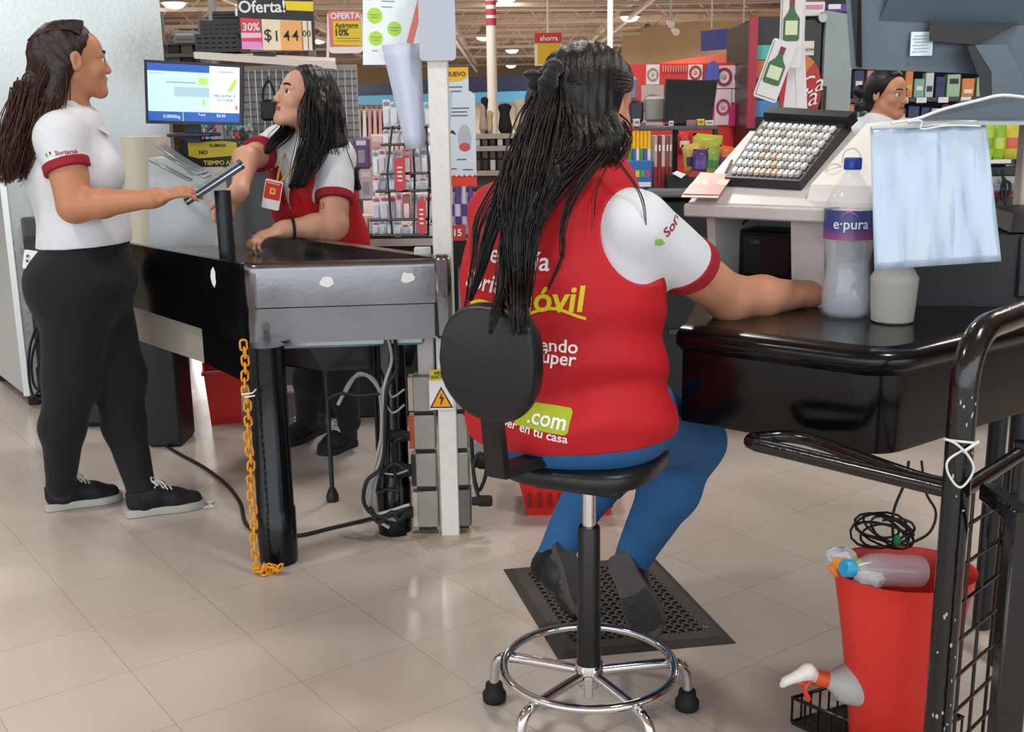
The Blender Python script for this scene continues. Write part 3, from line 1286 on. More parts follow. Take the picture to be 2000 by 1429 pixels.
# yellow plastic chain, links as parts
CH = mat('yellow_plastic_chain', '#e59a1c', .42, var=.08, vscale=40)
top = at(477, 664, 3.06)
ch = thing('plastic_chain', (top.x, top.y, 0), 'yellow plastic chain hanging in front of the black pipe leg', 'chain')
NL = 31
base = fl(492, 1128)
z0, z1 = top.z - .012, .022
Yc = 3.06
lab = []
for i in range(NL):
    z = z0 + (z1 - z0) * i / (NL - 1)
    x = top.x + (base.x - top.x + .0) * (i / (NL - 1)) * .35 + .0025 * sin(i * .9)
    y = Yc - .012 - .02 * (i / (NL - 1))
    mb = MB()
    w, h = .0105, .0145
    pts = arc((0, 0, 0), w * .9, 0, pi, 6, (1, 0, 0), (0, 0, 1))
    loop = [Vector((p.x, 0, p.z * .8 + h * .55)) for p in pts] + [Vector((-p.x, 0, -p.z * .8 - h * .55)) for p in pts]
    M = Matrix.Translation((x, y, z)) @ Matrix.Rotation(radians(20 + (90 if i % 2 else 0) + 8 * sin(i * 2.1)), 4, 'Z') @ Matrix.Rotation(.12 * sin(i * 1.7), 4, 'Y')
    mb.M = M
    mb.tube(loop, .0032, 7, closed=True)
    mk('link', mb, CH, ch)
for i in range(9):
    mb = MB()
    a = i * .9
    M = Matrix.Translation((base.x + .012 + i * .0085, Yc - .035 - .008 * sin(a), .009 + .007 * (i % 3))) @ Matrix.Rotation(a, 4, 'Z') @ Matrix.Rotation(radians(78 if i % 2 else 25), 4, 'X')
    pts = arc((0, 0, 0), .0095, 0, pi, 6, (1, 0, 0), (0, 0, 1))
    mb.M = M
    mb.tube([Vector((p.x, 0, p.z * .8 + .008)) for p in pts] + [Vector((-p.x, 0, -p.z * .8 - .008)) for p in pts], .0032, 7, closed=True)
    mk('link', mb, CH, ch)
mb = MB()
q = at(490, 765, 3.05)
mb.tube([(q.x - .02, 3.02, q.z), (q.x + .012, 3.02, q.z + .004), (q.x + .02, 3.03, q.z + .012)], .0022, 6)
mb.tube([(q.x - .012, 3.02, q.z - .008), (q.x + .018, 3.02, q.z - .004)], .0022, 6)
mk('white_tie', mb, PAPER, ch, 'white twist tie')

# floor cable under the table
mb = MB()
P = [fl(283, 843, .006), fl(340, 880, .006), fl(398, 912, .006), fl(440, 944, .006), fl(468, 980, .006), fl(480, 1022, .006), fl(515, 1042, .006), fl(580, 1046, .006), fl(650, 1030, .006), fl(740, 1008, .01)]
mb.tube(spline(P, 8), .0065, 8)
tag(mk('power_cable', mb, CABLE), 'black cable snaking over the floor tiles under the bagging table', 'cable')
mb = MB()
for q0, q1 in ((fl(395, 952, .002), fl(408, 985, .002)),):
    mb.prism([(-.022, -.03), (.018, -.034), (.006, 0), (.020, .03), (-.012, .034), (-.004, 0)], 0, .002, frame(q1, (1, .3, 0), (-.2, 1, 0)))
tag(mk('paper_scrap', mb, PAPER), 'small torn white paper scrap on the floor by the black sneaker', 'scrap')

# red baskets
def basket(px, py, w, h, lab, rot=0.0, d=.22, word=False):
    p = fl(px, py)
    t = thing('shopping_basket', p, lab, 'basket')
    mb = MB()
    mb.M = rz(rot, p)
    b, tt = .80, 1.0
    for (x0, y0, x1, y1) in ((-1, -1, 1, -1), (1, -1, 1, 1), (1, 1, -1, 1), (-1, 1, -1, -1)):
        n = V(0, 0, 0)
        q = [V(x0 * w / 2 * b, y0 * d / 2 * b, 0), V(x1 * w / 2 * b, y1 * d / 2 * b, 0)]
        r_ = [V(x0 * w / 2, y0 * d / 2, h), V(x1 * w / 2, y1 * d / 2, h)]
        cc = V(0, 0, 0)
        qi = [v * .97 for v in q]
        ri = [V(v.x * .97, v.y * .97, v.z) for v in r_]
        mb.hexa([q[0], q[1], qi[1], qi[0]], [r_[0], r_[1], ri[1], ri[0]])
    mb.box((0, 0, .006), (w * b, d * b, .012))
    for sg in (-1, 1):
        mb.box((0, sg * d / 2, h), (w + .02, .014, .018), bev=.004)
        mb.box((sg * w / 2, 0, h), (.014, d + .02, .018), bev=.004)
    mk('basket_body', mb, REDPLASTIC, t)
    mb = MB()
    mb.M = rz(rot, p)
    mb.tube(spline([(-w / 2, 0, h), (-w * .42, -.02, h + .05), (0, -.03, h + .07), (w * .42, -.02, h + .05), (w / 2, 0, h)], 5), .006, 7)
    mk('basket_handle', mb, REDPLASTIC, t)
    if word:
        mb = MB()
        for i in range(9):
            mb.box((p.x - w * .4 + i * w * .1, p.y - d / 2 * .93, h * .38), (.012, .003, h * .34))
        mk('grille_slot', mb, cm('#7c120c', .6), t)
    return t


basket(442, 818, .16, .235, 'small red plastic basket under the bagging table', rot=.25, d=.2)
basket(1110, 985, .34, .15, 'red slotted shopping basket on the floor behind the stool', rot=-.05, d=.26, word=True)

# ------------------------------------------------------------------ white power post with junction boxes
PX, PY = -.215, 3.325
pst = thing('power_post', (PX, PY, 0), 'chipped white square power post bolted to the floor beside the bagging table', 'post')
mb = MB()
mb.box((PX + .012, PY, 1.25), (.058, .058, 2.5), bev=.003)
mk('post_tube', mb, mat('chipped_white_paint', '#dedcd8', .45, var=.05, vscale=55, bump=.08, bscale=80), pst)
mb = MB()
mb.box((PX - .052, PY + .02, .62), (.05, .03, .60), bev=.003)
mk('cable_channel', mb, cm('#c9c7c5', .4), pst)
mb = MB()
mb.prism(rrect(.20, .17, .01), 0, .008, rz(.55, (PX - .005, PY - .02, 0)))
mk('base_plate', mb, mat('worn_plate', '#bdb1a2', .5, .3, var=.15, vscale=40), pst)
SW = cm('#f0a21a', .4)
mb = MB()
q = at(862, 775, PY - .03)
Mq = frame((q.x, PY - .0315, q.z), (1, 0, 0), (0, 0, 1))
mb.prism([(-.037, -.040), (.037, -.040), (.037, .055), (-.037, .055)], 0, .0012, Mq)
mb.m = 1
mb.prism([(-.036, -.034), (.036, -.034), (0, .034)], .0012, .002, Mq)
mb.m = 2
mb.prism([(-.029, -.030), (.029, -.030), (0, .026)], .002, .0027, Mq)
mb.m = 1
mb.prism([(.004, .016), (-.007, -.004), (0, -.004), (-.004, -.024), (-.001, -.024), (.008, .0), (.001, .0)], .0027, .0034, Mq)
mk('warning_label', mb, [PAPER, cm('#17120c', .4), SW], pst, 'orange triangle high voltage warning label')
mb = MB()
q = at(862, 731, PY - .03)
Mq = frame((q.x, PY - .033, q.z), (1, 0, .05), (0, 0, 1))
mb.prism([(-.036, -.017), (.036, -.017), (.036, .017), (-.036, .017)], 0, .0012, Mq)
mb.m = 1
mb.text('RIESGO\nELECTRICO', .0125, Mq @ Matrix.Translation((0, 0, .0016)), bold=.02)
mk('risk_label', mb, [cm('#d6c23a', .5), cm('#1a1708', .5)], pst, 'yellow RIESGO ELECTRICO label')

GB = mat('junction_box_grey', '#96938d', .45, .4, var=.08, vscale=30)
GB2 = mat('junction_box_beige', '#b9b0a0', .45, var=.08, vscale=30)
ORG = cm('#b84a1c', .45)


def jbox(x0, y0, x1, y1, y, side_mat, lab, dark=False):
    mb = MB()
    c, w, h = pbox(mb, x0, y0 + 2, x1, y1 - 2, y, .062, .003)
    mb.m = 1
    mb.box(c + V(-w / 2 - .0006 if x0 < 860 else w / 2 + .0006, .031, 0), (.0015, .056, h * .94))
    if x0 < 860:
        pbox(mb, x0 - 9, y0 + 4, x0 + 1, y1 - 4, y + .004, .05)
    mb.m = 2
    pbox(mb, x0 + 3, y1 - 5, x1 - 3, y1 + 2, y + .002, .055)
    t = mk('junction_box', mb, [cm('#6a6866', .5, metal=.3) if dark else GB, side_mat, cm('#151515', .6)])
    tag(t, lab, 'electrical box')
    return c, w, h


yb = 3.302
for (a, b, c, d, m_, l) in ((806, 733, 848, 806, GB2, 'topmost grey electrical box left of the white post'),
                            (808, 809, 850, 880, ORG, 'grey electrical box with orange side left of the white post'),
                            (812, 884, 852, 953, BLACKPLASTIC, 'electrical box with a black plug left of the white post, third from top'),
                            (816, 958, 856, 1032, GB2, 'lowest beige-sided electrical box left of the white post')):
    jbox(a, b, c, d, yb, m_, l)
for (a, b, c, d, m_, l, k) in ((884, 733, 912, 802, GB, 'topmost grey electrical box right of the white post', 0),
                               (886, 806, 914, 878, GB, 'second grey electrical box right of the white post', 0),
                               (888, 882, 916, 950, GB, 'third grey electrical box right of the white post', 0),
                               (890, 955, 919, 1030, BLACKPLASTIC, 'dark lowest electrical box right of the white post', 1)):
    jbox(a, b, c, d, yb, m_, l, k)


def plug(px, py, sgn, lab, r=.021):
    p = at(px, py, 3.31)
    mb = MB()
    M = Matrix.Translation(p) @ Matrix.Rotation(pi / 2 * sgn, 4, 'Y')
    mb.lathe([(r * .7, -.045), (r, -.04), (r, -.005), (r * .8, 0), (r * .75, .02)], M=M, n=18)
    t = mk('power_plug', mb, BLACKRUBBER)
    tag(t, lab, 'plug')


plug(788, 851, 1, 'upper round black plug in the orange-sided box')
plug(790, 918, 1, 'thick dark plug in the third box left of the post', .026)
plug(795, 1000, 1, 'worn grey plug in the lowest box left of the post', .024)
plug(933, 901, -1, 'black plug in the third box right of the post', .024)
plug(934, 978, -1, 'small black plug in the lowest box right of the post', .018)
# bundle of cables around the rear leg of the table
cb = thing('cable_bundle', (-.40, 3.30, 0), 'tangle of grey and black cables tied to the second black table leg', 'cables')
rr = random.Random(4)
G2 = mat('silver_cable', '#a9a6a2', .4)
for i, (pts, m_, r) in enumerate((
        ([(660, 790), (690, 738), (722, 735), (742, 770), (745, 850), (728, 930), (724, 1000), (760, 1030)], G2, .006),
        ([(675, 765), (700, 730), (730, 745), (750, 790), (748, 870), (735, 940), (735, 1000), (775, 1015)], GREYCABLE, .006),
        ([(752, 640), (765, 700), (750, 760), (752, 850), (735, 920), (716, 960), (720, 1005), (800, 985)], G2, .005),
        ([(770, 650), (775, 720), (755, 765), (748, 900), (716, 940), (712, 985), (745, 1010), (790, 995)], CABLE, .006),
        ([(786, 853), (768, 870), (772, 930), (765, 990), (748, 1010), (722, 1000)], CABLE, .0065),
        ([(788, 915), (770, 905), (745, 925), (735, 960), (757, 955), (780, 960)], CABLE, .006),
        ([(790, 760), (765, 775), (757, 750), (745, 765), (765, 805), (790, 790)], GREYCABLE, .0035),
        ([(795, 1000), (780, 1015), (765, 1000), (740, 1020), (722, 990)], CABLE, .007),
        ([(715, 925), (740, 922), (770, 926), (796, 918)], G2, .003),
        ([(640, 778), (665, 768), (700, 772), (745, 768)], CABLE, .006))):
    mb = MB()
    P = [at(x, y, 3.275 - .012 * (i % 4)) for x, y in pts]
    P = [Vector((p.x, p.y, max(p.z, .012))) for p in P]
    mb.tube(spline(P, 8), r, 8)
    mk('cable', mb, m_, cb)
cb2 = thing('cable_loop', (-.10, 3.31, 0), 'black cable looping between plugs right of the white post', 'cable')
mb = MB()
P = [at(x, y, 3.30 - .004 * i) for i, (x, y) in enumerate([(905, 800), (918, 830), (922, 880), (926, 930), (935, 958), (948, 930), (950, 895), (936, 885), (925, 905), (927, 940), (936, 975)])]
mb.tube(spline(P, 8), .006, 8)
mk('cable', mb, CABLE, cb2)


# ================================================================== PEOPLE
def P3(px, py, Y):
    return at(px, py, Y)


def merge(*pfs):
    vs, fs, mi, o = [], [], [], 0
    for i, pf in enumerate(pfs):
        vs.append(pf[0])
        fs.append(pf[1] + o)
        mi.append(pf[2] if len(pf) > 2 else np.zeros(len(pf[1]), dtype=np.int32))
        o += len(pf[0])
    return np.concatenate(vs), np.concatenate(fs), np.concatenate(mi)


# ---------------------------------------------------------------- woman standing at the left
def woman_standing():
    Y0 = 3.58
    f = Vector((.93, .37, 0)).normalized()
    r = Vector((f.y, -f.x, 0))
    t = thing('person', (P3(170, 990, Y0).x, Y0, 0),
              'person standing at the left in white polo shirt and black trousers, touching a tablet', 'person')
    B = Body()
    c = P3(143, 119, 3.57)
    hd = Head(B, c, Vector((.83, .55, .02)), (0, 0, 1), 1.0)
    nb = P3(140, 232, 3.57)
    B.cone(hd.w(0, -.030, -.05), nb, .050, .056, .025, 'neck')
    sR, sL = P3(118, 268, 3.43), P3(150, 262, 3.74)
    B.cone(nb + V(0, 0, -.02), P3(135, 262, 3.58), .050, .085, .04, 'torso', r, 1.25)
    B.cone(P3(133, 268, 3.58), P3(141, 335, 3.58), .108, .128, .05, 'torso', r, 1.22)
    B.cone(P3(141, 335, 3.58), P3(166, 450, 3.58), .126, .118, .05, 'torso', r, 1.12)
    B.cone(P3(166, 450, 3.58), P3(160, 540, 3.58), .118, .145, .05, 'torso', r, 1.16)
    B.cone(sR, sL, .058, .058, .05, 'torso')
    for sg in (-1, 1):
        B.ell(P3(188, 333, 3.58) + r * .065 * sg, (.070, .070, .072), None, .035, 'torso')
        B.ell(P3(118, 556, 3.58) + r * .075 * sg, (.105, .10, .105), None, .04, 'hips')
    B.ell(P3(192, 440, 3.58), (.070, .11, .09), None, .04, 'torso')
    B.ell(P3(165, 545, 3.58), (.15, .17, .12), None, .05, 'hips')
    # near (right) arm
    eR, wR = P3(146, 402, 3.38), P3(296, 388, 3.34)
    B.cone(sR, eR, .061, .052, .03, 'armR')
    B.cone(eR, vl(eR, wR, .35), .047, .043, .02, 'foreR')
    B.cone(vl(eR, wR, .35), wR, .043, .026, .02, 'foreR', (0, 1, 0), 1.1)
    hdir = (P3(378, 368, 3.40) - wR)
    hand(B, wR, hdir, Vector((-.25, -.45, 1)), -1, curl=(.15, .35, .3), spread=.16, thumb=(.7, .3))
    # far (left) arm folded in front of the body, hidden
    eL, wL = P3(150, 400, 3.80), P3(200, 440, 3.74)
    B.cone(sL, eL, .058, .048, .03, 'armL')
    B.cone(eL, wL, .045, .028, .02, 'foreL')
    hand(B, wL, (.5, -.15, -.3), (.2, .5, .8), 1)
    # legs: the near leg steps back, the far leg forward
    kR, kL = P3(140, 745, 3.52), P3(232, 735, 3.64)
    aR, aL = P3(119, 946, 3.58), P3(275, 950, 3.60)
    B.cone(P3(150, 565, 3.50), kR, .115, .080, .05, 'legR')
    B.cone(kR, P3(122, 835, 3.54), .078, .064, .04, 'legR')
    B.cone(P3(122, 835, 3.54), aR, .062, .040, .03, 'legR')
    B.cone(P3(180, 565, 3.66), kL, .112, .078, .05, 'legL')
    B.cone(kL, P3(243, 830, 3.64), .076, .064, .04, 'legL')
    B.cone(P3(243, 830, 3.64), aL, .062, .042, .03, 'legL')
    hR, tR = fl(90, 997), fl(240, 973)
    hL, tL = fl(247, 1009), fl(402, 986)
    for a, h_, t_ in ((aR, hR, tR), (aL, hL, tL)):
        d = (t_ - h_).normalized()
        B.cone(a, h_ + d * .06 + V(0, 0, .05), .038, .034, .02, 'foot')
        B.cone(h_ + d * .05 + V(0, 0, .045), h_ + d * .19 + V(0, 0, .035), .030, .026, .02, 'foot')
    pf = B.build(h=.0034)
    mk('body', (pf[0], pf[1], hd.lips(*pf)), [SKIN3, mat('lips_deep', '#8f4a44', .4)], t, smooth=180)
    hd.gaze = (.2, 0)
    hd.details(t)
    # trousers
    tr = B.build(h=.005, off=.007, tags=['hips', 'legR', 'legL', 'torso'],
                 cuts=[plane_cut(P3(165, 474, 3.58), (0, 0, 1))], disp=wrinkle(.0016, (14, 14, 60), 3),
                 tcuts={'legR': [plane_cut(aR + V(0, 0, -.036), (0, 0, -1))], 'legL': [plane_cut(aL + V(0, 0, -.036), (0, 0, -1))]})
    mk('trousers', tr, BLACKCLOTH, t, smooth=180)
    sk = B.build(h=.005, off=.005, tags=['foot', 'legR', 'legL'], cuts=[plane_cut((0, 0, .2), (0, 0, 1))])
    mk('socks', sk, BLACKCLOTH, t, smooth=180)
    # polo shirt
    cutR = P3(128, 326, 3.40)
    nR = (eR - sR).normalized()
    nRc = (nR + Vector((.12, 0, 0))).normalized()
    hem = plane_cut(P3(165, 477, 3.58), Vector((.05, 0, -1)))
    sh = B.build(h=.004, off=.010, tags=['torso', 'armR', 'armL', 'neck'], offs={'armR': .009, 'neck': .004, 'torso': .012},
                 cuts=[hem], disp=wrinkle(.0022, (22, 22, 55), 5),
                 tcuts={'armR': [plane_cut(cutR, nRc)], 'armL': [plane_cut(vl(sL, eL, .5), (eL - sL))],
                        'neck': [plane_cut(nb + V(0, 0, .012), Vector((.35, .1, 1)))]})
    so = mk('polo_shirt', sh, POLO, t, smooth=180)
    cf = B.build(h=.0035, off=.013, tags=['armR'], cuts=[plane_cut(cutR + nRc * .012, nRc), plane_cut(cutR - nRc * .016, -nRc)])
    mk('sleeve_cuff', cf, MAROON, so, 'maroon sleeve band', smooth=180)
    # collar: a folded band round the neck
    mb = MB()
    rows = []
    for (rad, dz, fw) in ((.066, .050, .006), (.073, .056, .006), (.088, .026, .010), (.104, .004, .016)):
        row = []
        for k in range(25):
            a = -2.75 + 5.5 * k / 24
            dr = (f * -cos(a) + r * sin(a))
            front_ = max(0, -cos(a))
            row.append(nb + dr * rad * (1 + .0 * front_) + V(0, 0, dz - .052 * front_ - .012 * front_ * (rad > .09)) + f * fw)
        rows.append(row)
    mb.grid(rows, .002)
    mk('collar', mb, POLO, so, smooth=60)
    # small logo lettering on the sleeve
    tb = bvh(merge(sh, (np.zeros((0, 3)), np.zeros((0, 4), dtype=np.int64))))
    M = frame(P3(108, 299, 3.30), Vector((.97, 0, .10)), (0, 0, 1))
    mb = MB()
    decal(mb, tb, 'Soriana', .019, M @ Matrix.Translation((.008, 0, 0)), bold=.015)
    mb.m = 1
    decal(mb, tb, None, 1, M @ Matrix.Translation((-.042, 0, 0)), polys=[[(-.006, .006), (-.001, -.006), (-.008, -.008), (-.012, .0)]])
    mb.m = 0
    decal(mb, tb, None, 1, M @ Matrix.Translation((-.036, 0, 0)), polys=[[(-.003, .007), (.004, .006), (.001, -.006)]])
    mk('sleeve_logo', mb, [MAROON, cm('#86b53a', .6)], so, 'small maroon and green sleeve logo', smooth=0)
    # sneakers
    for h_, t_ in ((hR, tR), (hL, tL)):
        d = (t_ - h_).normalized()
        e = thing('sneaker', (h_ + t_) / 2, None, None)
        e.parent = t
        e.location = (h_ + t_) / 2 - Vector(ROOTS[t.name])
        shoe(e, h_ - d * .004 + V(0, 0, .002), t_ + V(0, 0, .002))
    # hair
    S = Body()
    S.ell(hd.w(0, -.020, .040), (.079, .098, .082), hd.R, .02)
    S.ell(hd.w(0, -.060, .010), (.070, .062, .075), hd.R, .02)
    tie = P3(76, 118, 3.60)
    S.cone(hd.w(0, -.085, .02), tie, .045, .026, .03)
    Ll = [P3(80, 120, 3.60), P3(76, 175, 3.58), P3(62, 235, 3.54), P3(46, 290, 3.50), P3(42, 335, 3.50)]
    S.chain(Ll, [.030, .046, .050, .038, .010], .03, w=(0, 1, 0), sw=1.5)
    S.chain([hd.w(.05, -.05, -.02), P3(104, 195, 3.50), P3(84, 245, 3.48), P3(66, 300, 3.48)], [.040, .040, .034, .015], .03)
    S.chain([hd.w(-.05, -.05, -.02), P3(100, 195, 3.66), P3(75, 250, 3.66)], [.040, .036, .015], .03)
    face_keep = hd.w(0, .185, -.10)
    L_ = np.array(hd.c)

    def hairline(X, Y, Z):      # keep behind the hairline: plane through the ears tilted back to the forehead
        x_, y_, z_ = X - L_[0], Y - L_[1], Z - L_[2]
        F_, U_ = np.array(hd.f), np.array(hd.u)
        ly = x_ * F_[0] + y_ * F_[1] + z_ * F_[2]
        lz = x_ * U_[0] + y_ * U_[1] + z_ * U_[2]
        return (ly - (.026 + .55 * lz)) * .85
    hairline.soft = .035
    rg = lambda X, Y, Z: .0012 * np.sin(260 * Y + 60 * X + 20 * np.sin(9 * Z)) + .0010 * np.sin(170 * Y - 140 * X + 8 * np.sin(14 * Z))
    hp = S.build(h=.0042, cuts=[hairline], disp=rg)
    ho = mk('hair', hp, mat('dark_brown_hair', '#241511', .36, spec=.5, bump=.3, bscale=90, var=.3, vscale=20, aniso=(3, 3, .5)), t, smooth=180)
    mb = MB()
    G = []
    for dx, dy in ((0, 0), (-.02, -.05), (.02, .05), (0, -.09), (.01, .08)):
        G.append([(p + V(dx, dy, 0), s_) for p, s_ in zip(Ll[1:] + [P3(38, 350, 3.50)], (.04, .045, .036, .025, .02))])
    G.append([(hd.w(.06, -.05, -.03), .02), (P3(102, 200, 3.47), .03), (P3(86, 245, 3.44), .033), (P3(64, 300, 3.44), .026), (P3(50, 345, 3.46), .016)])
    G.append([(hd.w(.05, -.07, 0), .02), (P3(84, 180, 3.48), .03), (P3(64, 240, 3.47), .035), (P3(38, 300, 3.48), .03), (P3(26, 330, 3.50), .02)])
    strands(mb, G, 800, (.0017, .0007), 4, .007, 4, 3)
    mk('hair_strands', mb, HAIRBROWN, ho, 'loose lighter brown ends of the hair', smooth=180)
    mb = MB()
    for k in range(70):
        a = -1.25 + 2.5 * k / 69
        pts = []
        for j in range(8):
            tt = j / 7
            lx = .081 * sin(a) * (1 - tt) ** .5
            ly = .040 * cos(a) * (1 - tt) - .125 * tt
            lz = .045 + .085 * sqrt(max(0, 1 - (lx / .085) ** 2 - ((ly + .02) / .125) ** 2)) * 1.0 - .03 * tt
            pts.append(hd.w(lx, ly, lz))
        mb.tube(spline(pts, 3), .0022 + .0008 * sin(k * 2.3), 4)
    mk('hair_strands', mb, mat('dark_brown_hair', '#241511'), ho, smooth=180)
    mb = MB()
    mb.ball(tie + V(.006, 0, .012), (.018, .026, .012), 14)
    mk('hair_tie', mb, BLACKRUBBER, ho)
    # ear shows in front of the hair
    return t


W1 = woman_standing()
# phone in the back pocket
mb = MB()
c = P3(66, 508, 3.47)
M = frame(c, Vector((.88, .05, -.15)), Vector((-.28, .1, 1)))
mb.prism(rrect(.062, .060, .006), -.004, .004, M)
mb.m = 1
mb.prism([(x * 1 - .018, y + .004) for x, y in rrect(.013, .024, .005)], .004, .0055, M)
mb.m = 2
for yy in (-.004, .012):
    mb.prism([(x - .018, y + yy - .001) for x, y in rrect(.008, .008, .0039)], .0055, .007, M)
tag(mk('mobile_phone', mb, [cm('#e4e6ee', .25), cm('#c7cad6', .2), cm('#14151b', .1)]), 'white mobile phone sticking out of the back pocket of the black trousers', 'phone')


def hairline_cut(hd, a=.020, b=.55):
    L_, F_, U_ = np.array(hd.c), np.array(hd.f), np.array(hd.u)

    def fn(X, Y, Z):
        x_, y_, z_ = X - L_[0], Y - L_[1], Z - L_[2]
        ly = x_ * F_[0] + y_ * F_[1] + z_ * F_[2]
        lz = x_ * U_[0] + y_ * U_[1] + z_ * U_[2]
        return (ly - (a + b * lz)) * .85
    fn.soft = .035
    return fn


def shoe_part(t, heel, toe, up, **kw):
    e = thing('shoe', (0, 0, 0), None, None)
    e.parent = t
    e.location = (heel + toe) / 2 - Vector(ROOTS[t.name])
    ROOTS[e.name] = tuple((heel + toe) / 2)
    return shoe(e, heel, toe, up, **kw)


# ---------------------------------------------------------------- cashier on the stool, seen from behind
def woman_seated():
    f = Vector((.42, .91, 0)).normalized()
    r = Vector((f.y, -f.x, 0))
    t = thing('person', (P3(1130, 870, 2.2).x, 2.2, .60),
              'person seated on the stool with her back turned, long black hair over a red vest', 'person')
    B = Body()
    hd = Head(B, P3(1150, 206, 2.27), Vector((.62, .80, -.12)), (0, 0, 1), 1.0)
    nb = P3(1146, 350, 2.24)
    sR, sL = P3(1240, 442, 2.11), P3(978, 424, 2.34)
    B.cone(hd.w(0, -.03, -.05), nb, .052, .058, .025, 'neck')
    B.cone(nb + V(0, 0, -.005), P3(1100, 415, 2.23), .056, .072, .05, 'torso', r, 1.4)
    B.cone(nb + V(0, 0, -.02), sR + V(0, 0, .0), .046, .050, .05, 'torso')
    B.cone(nb + V(0, 0, -.02), sL + V(0, 0, .0), .055, .054, .05, 'torso')
    B.cone(P3(1092, 462, 2.23), P3(1096, 540, 2.22), .110, .138, .06, 'torso', r, 1.36)
    B.cone(P3(1098, 540, 2.22), P3(1096, 650, 2.22), .140, .135, .06, 'torso', r, 1.36)
    B.cone(P3(1096, 650, 2.22), P3(1112, 800, 2.22), .136, .155, .06, 'torso', r, 1.28)
    B.ell(P3(1112, 803, 2.22), (.190, .165, .088), rz(-.43), .05, 'hips')
    # right arm reaching to the counter
    eR = P3(1425, 582, 2.30)
    wR = P3(1580, 574, 2.42)
    B.cone(sR, eR, .056, .047, .03, 'armR')
    B.cone(eR, vl(eR, wR, .4), .048, .043, .02, 'foreR')
    B.cone(vl(eR, wR, .4), wR, .043, .027, .02, 'foreR')
    hand(B, wR, (.82, .50, -.02), (-.1, .1, 1), -1, curl=(.2, .35, .3))
    eL, wL = P3(1015, 600, 2.47), P3(1140, 600, 2.62)
    B.cone(sL, eL, .050, .044, .03, 'armL')
    B.cone(eL, wL, .044, .027, .02, 'foreL')
    hand(B, wL, (.7, .6, 0), (0, 0, 1), 1, curl=(.2, .35, .3))
    # legs
    hR, hL = P3(1205, 800, 2.20), P3(1040, 800, 2.32)
    kR, kL = P3(1352, 862, 2.54), P3(1215, 850, 2.76)
    heelR, toeR = P3(1203, 1082, 2.62), P3(1277, 1246, 2.505)
    heelL, toeL = P3(1098, 1056, 2.68), P3(1156, 1205, 2.56)

    def foot_frame(h_, t_, u):
        d = (t_ - h_).normalized()
        u = Vector(u)
        return d, (u - d * u.dot(d)).normalized()
    fR, fL = foot_frame(heelR, toeR, (.04, .90, .10)), foot_frame(heelL, toeL, (-.50, .65, .30))
    aR, aL = heelR + fR[0] * .035 + fR[1] * .085, heelL + fL[0] * .035 + fL[1] * .085
    B.cone(hR, kR, .092, .068, .05, 'legR')
    B.cone(hL, kL, .092, .066, .05, 'legL')
    B.cone(kR, vl(kR, aR, .35), .066, .064, .03, 'legR')
    B.cone(vl(kR, aR, .35), aR, .064, .036, .03, 'legR')
    B.cone(kL, vl(kL, aL, .35), .064, .056, .03, 'legL')
    B.cone(vl(kL, aL, .35), aL, .056, .034, .03, 'legL')
    for a, h_, t_, (d_, u_) in ((aR, heelR, toeR, fR), (aL, heelL, toeL, fL)):
        B.cone(a, vl(h_, t_, .2) + u_ * .05, .034, .026, .02, 'foot')
        B.cone(vl(h_, t_, .2) + u_ * .05, vl(h_, t_, .7) + u_ * .042, .026, .018, .02, 'foot')
    pf = B.build(h=.0034)
    mk('body', (pf[0], pf[1], hd.lips(*pf)), [SKIN, LIPS], t, smooth=180)
    hd.details(t)
    je = B.build(h=.005, off=.008, tags=['hips', 'legR', 'legL', 'torso'], cuts=[plane_cut(P3(1112, 760, 2.22), (0, 0, 1))],
                 disp=wrinkle(.0028, (30, 30, 40), 11),
                 tcuts={'legR': [plane_cut(vl(kR, aR, .97), aR - kR)], 'legL': [plane_cut(vl(kL, aL, .97), aL - kL)]})
    mk('jeans', je, DENIM, t, smooth=180)
    sk = B.build(h=.005, off=.005, tags=['foot', 'legR', 'legL'], cuts=[plane_cut((0, 0, .36), (0, 0, 1))])
    mk('socks', sk, BLACKCLOTH, t, smooth=180)
    cutp = P3(1333, 517, 2.195)
    nA = Vector(P3(1330, 560, 2.24) - P3(1258, 460, 2.12)).normalized()
    sh = B.build(h=.004, off=.010, tags=['torso', 'armR', 'armL', 'neck'], offs={'armR': .011, 'neck': .004, 'armL': .006, 'torso': .006},
                 cuts=[plane_cut(P3(1100, 850, 2.2), (0, 0, -1))], disp=wrinkle(.0030, (20, 20, 30), 8),
                 tcuts={'armR': [plane_cut(cutp, nA)], 'armL': [plane_cut(vl(sL, eL, .5), eL - sL)],
                        'neck': [plane_cut(nb + V(0, 0, .035), Vector((0, 0, 1)))]})
    so = mk('polo_shirt', sh, POLO, t, smooth=180)
    cf = B.build(h=.0035, off=.0145, tags=['armR'], cuts=[plane_cut(cutp + nA * .026, nA), plane_cut(cutp - nA * .006, -nA)])
    mk('sleeve_cuff', cf, MAROON, so, 'maroon sleeve band', smooth=180)
    w0 = wrinkle(.0036, (20, 20, 34), 21)

    def folds(X, Y, Z):
        z = Z - .80
        band = np.exp(-(z / .13) ** 2)
        return w0(X, Y, Z) + .0075 * band * np.sin(55 * Z + 9 * X - 6 * np.sin(7 * X)) * (X > -.2) * np.clip((X + .05) * 6, 0.15, 1)
    ve = B.build(h=.004, off=.0175, tags=['torso', 'hips'], disp=folds,
                 cuts=[ball_keep_out(P3(1290, 448, 2.06), .112),
                       plane_cut(P3(1112, 884, 2.06), Vector((.04, .0, -1))), plane_cut(nb + V(0, 0, .036), Vector((0, .5, 1)))])
    vo = mk('vest', ve, VESTRED, t, 'red vest with lettering on the back', smooth=180)
    tb = bvh(ve)
    # printed lettering on the back of the vest
    up_ = Vector((0, 0, 1))

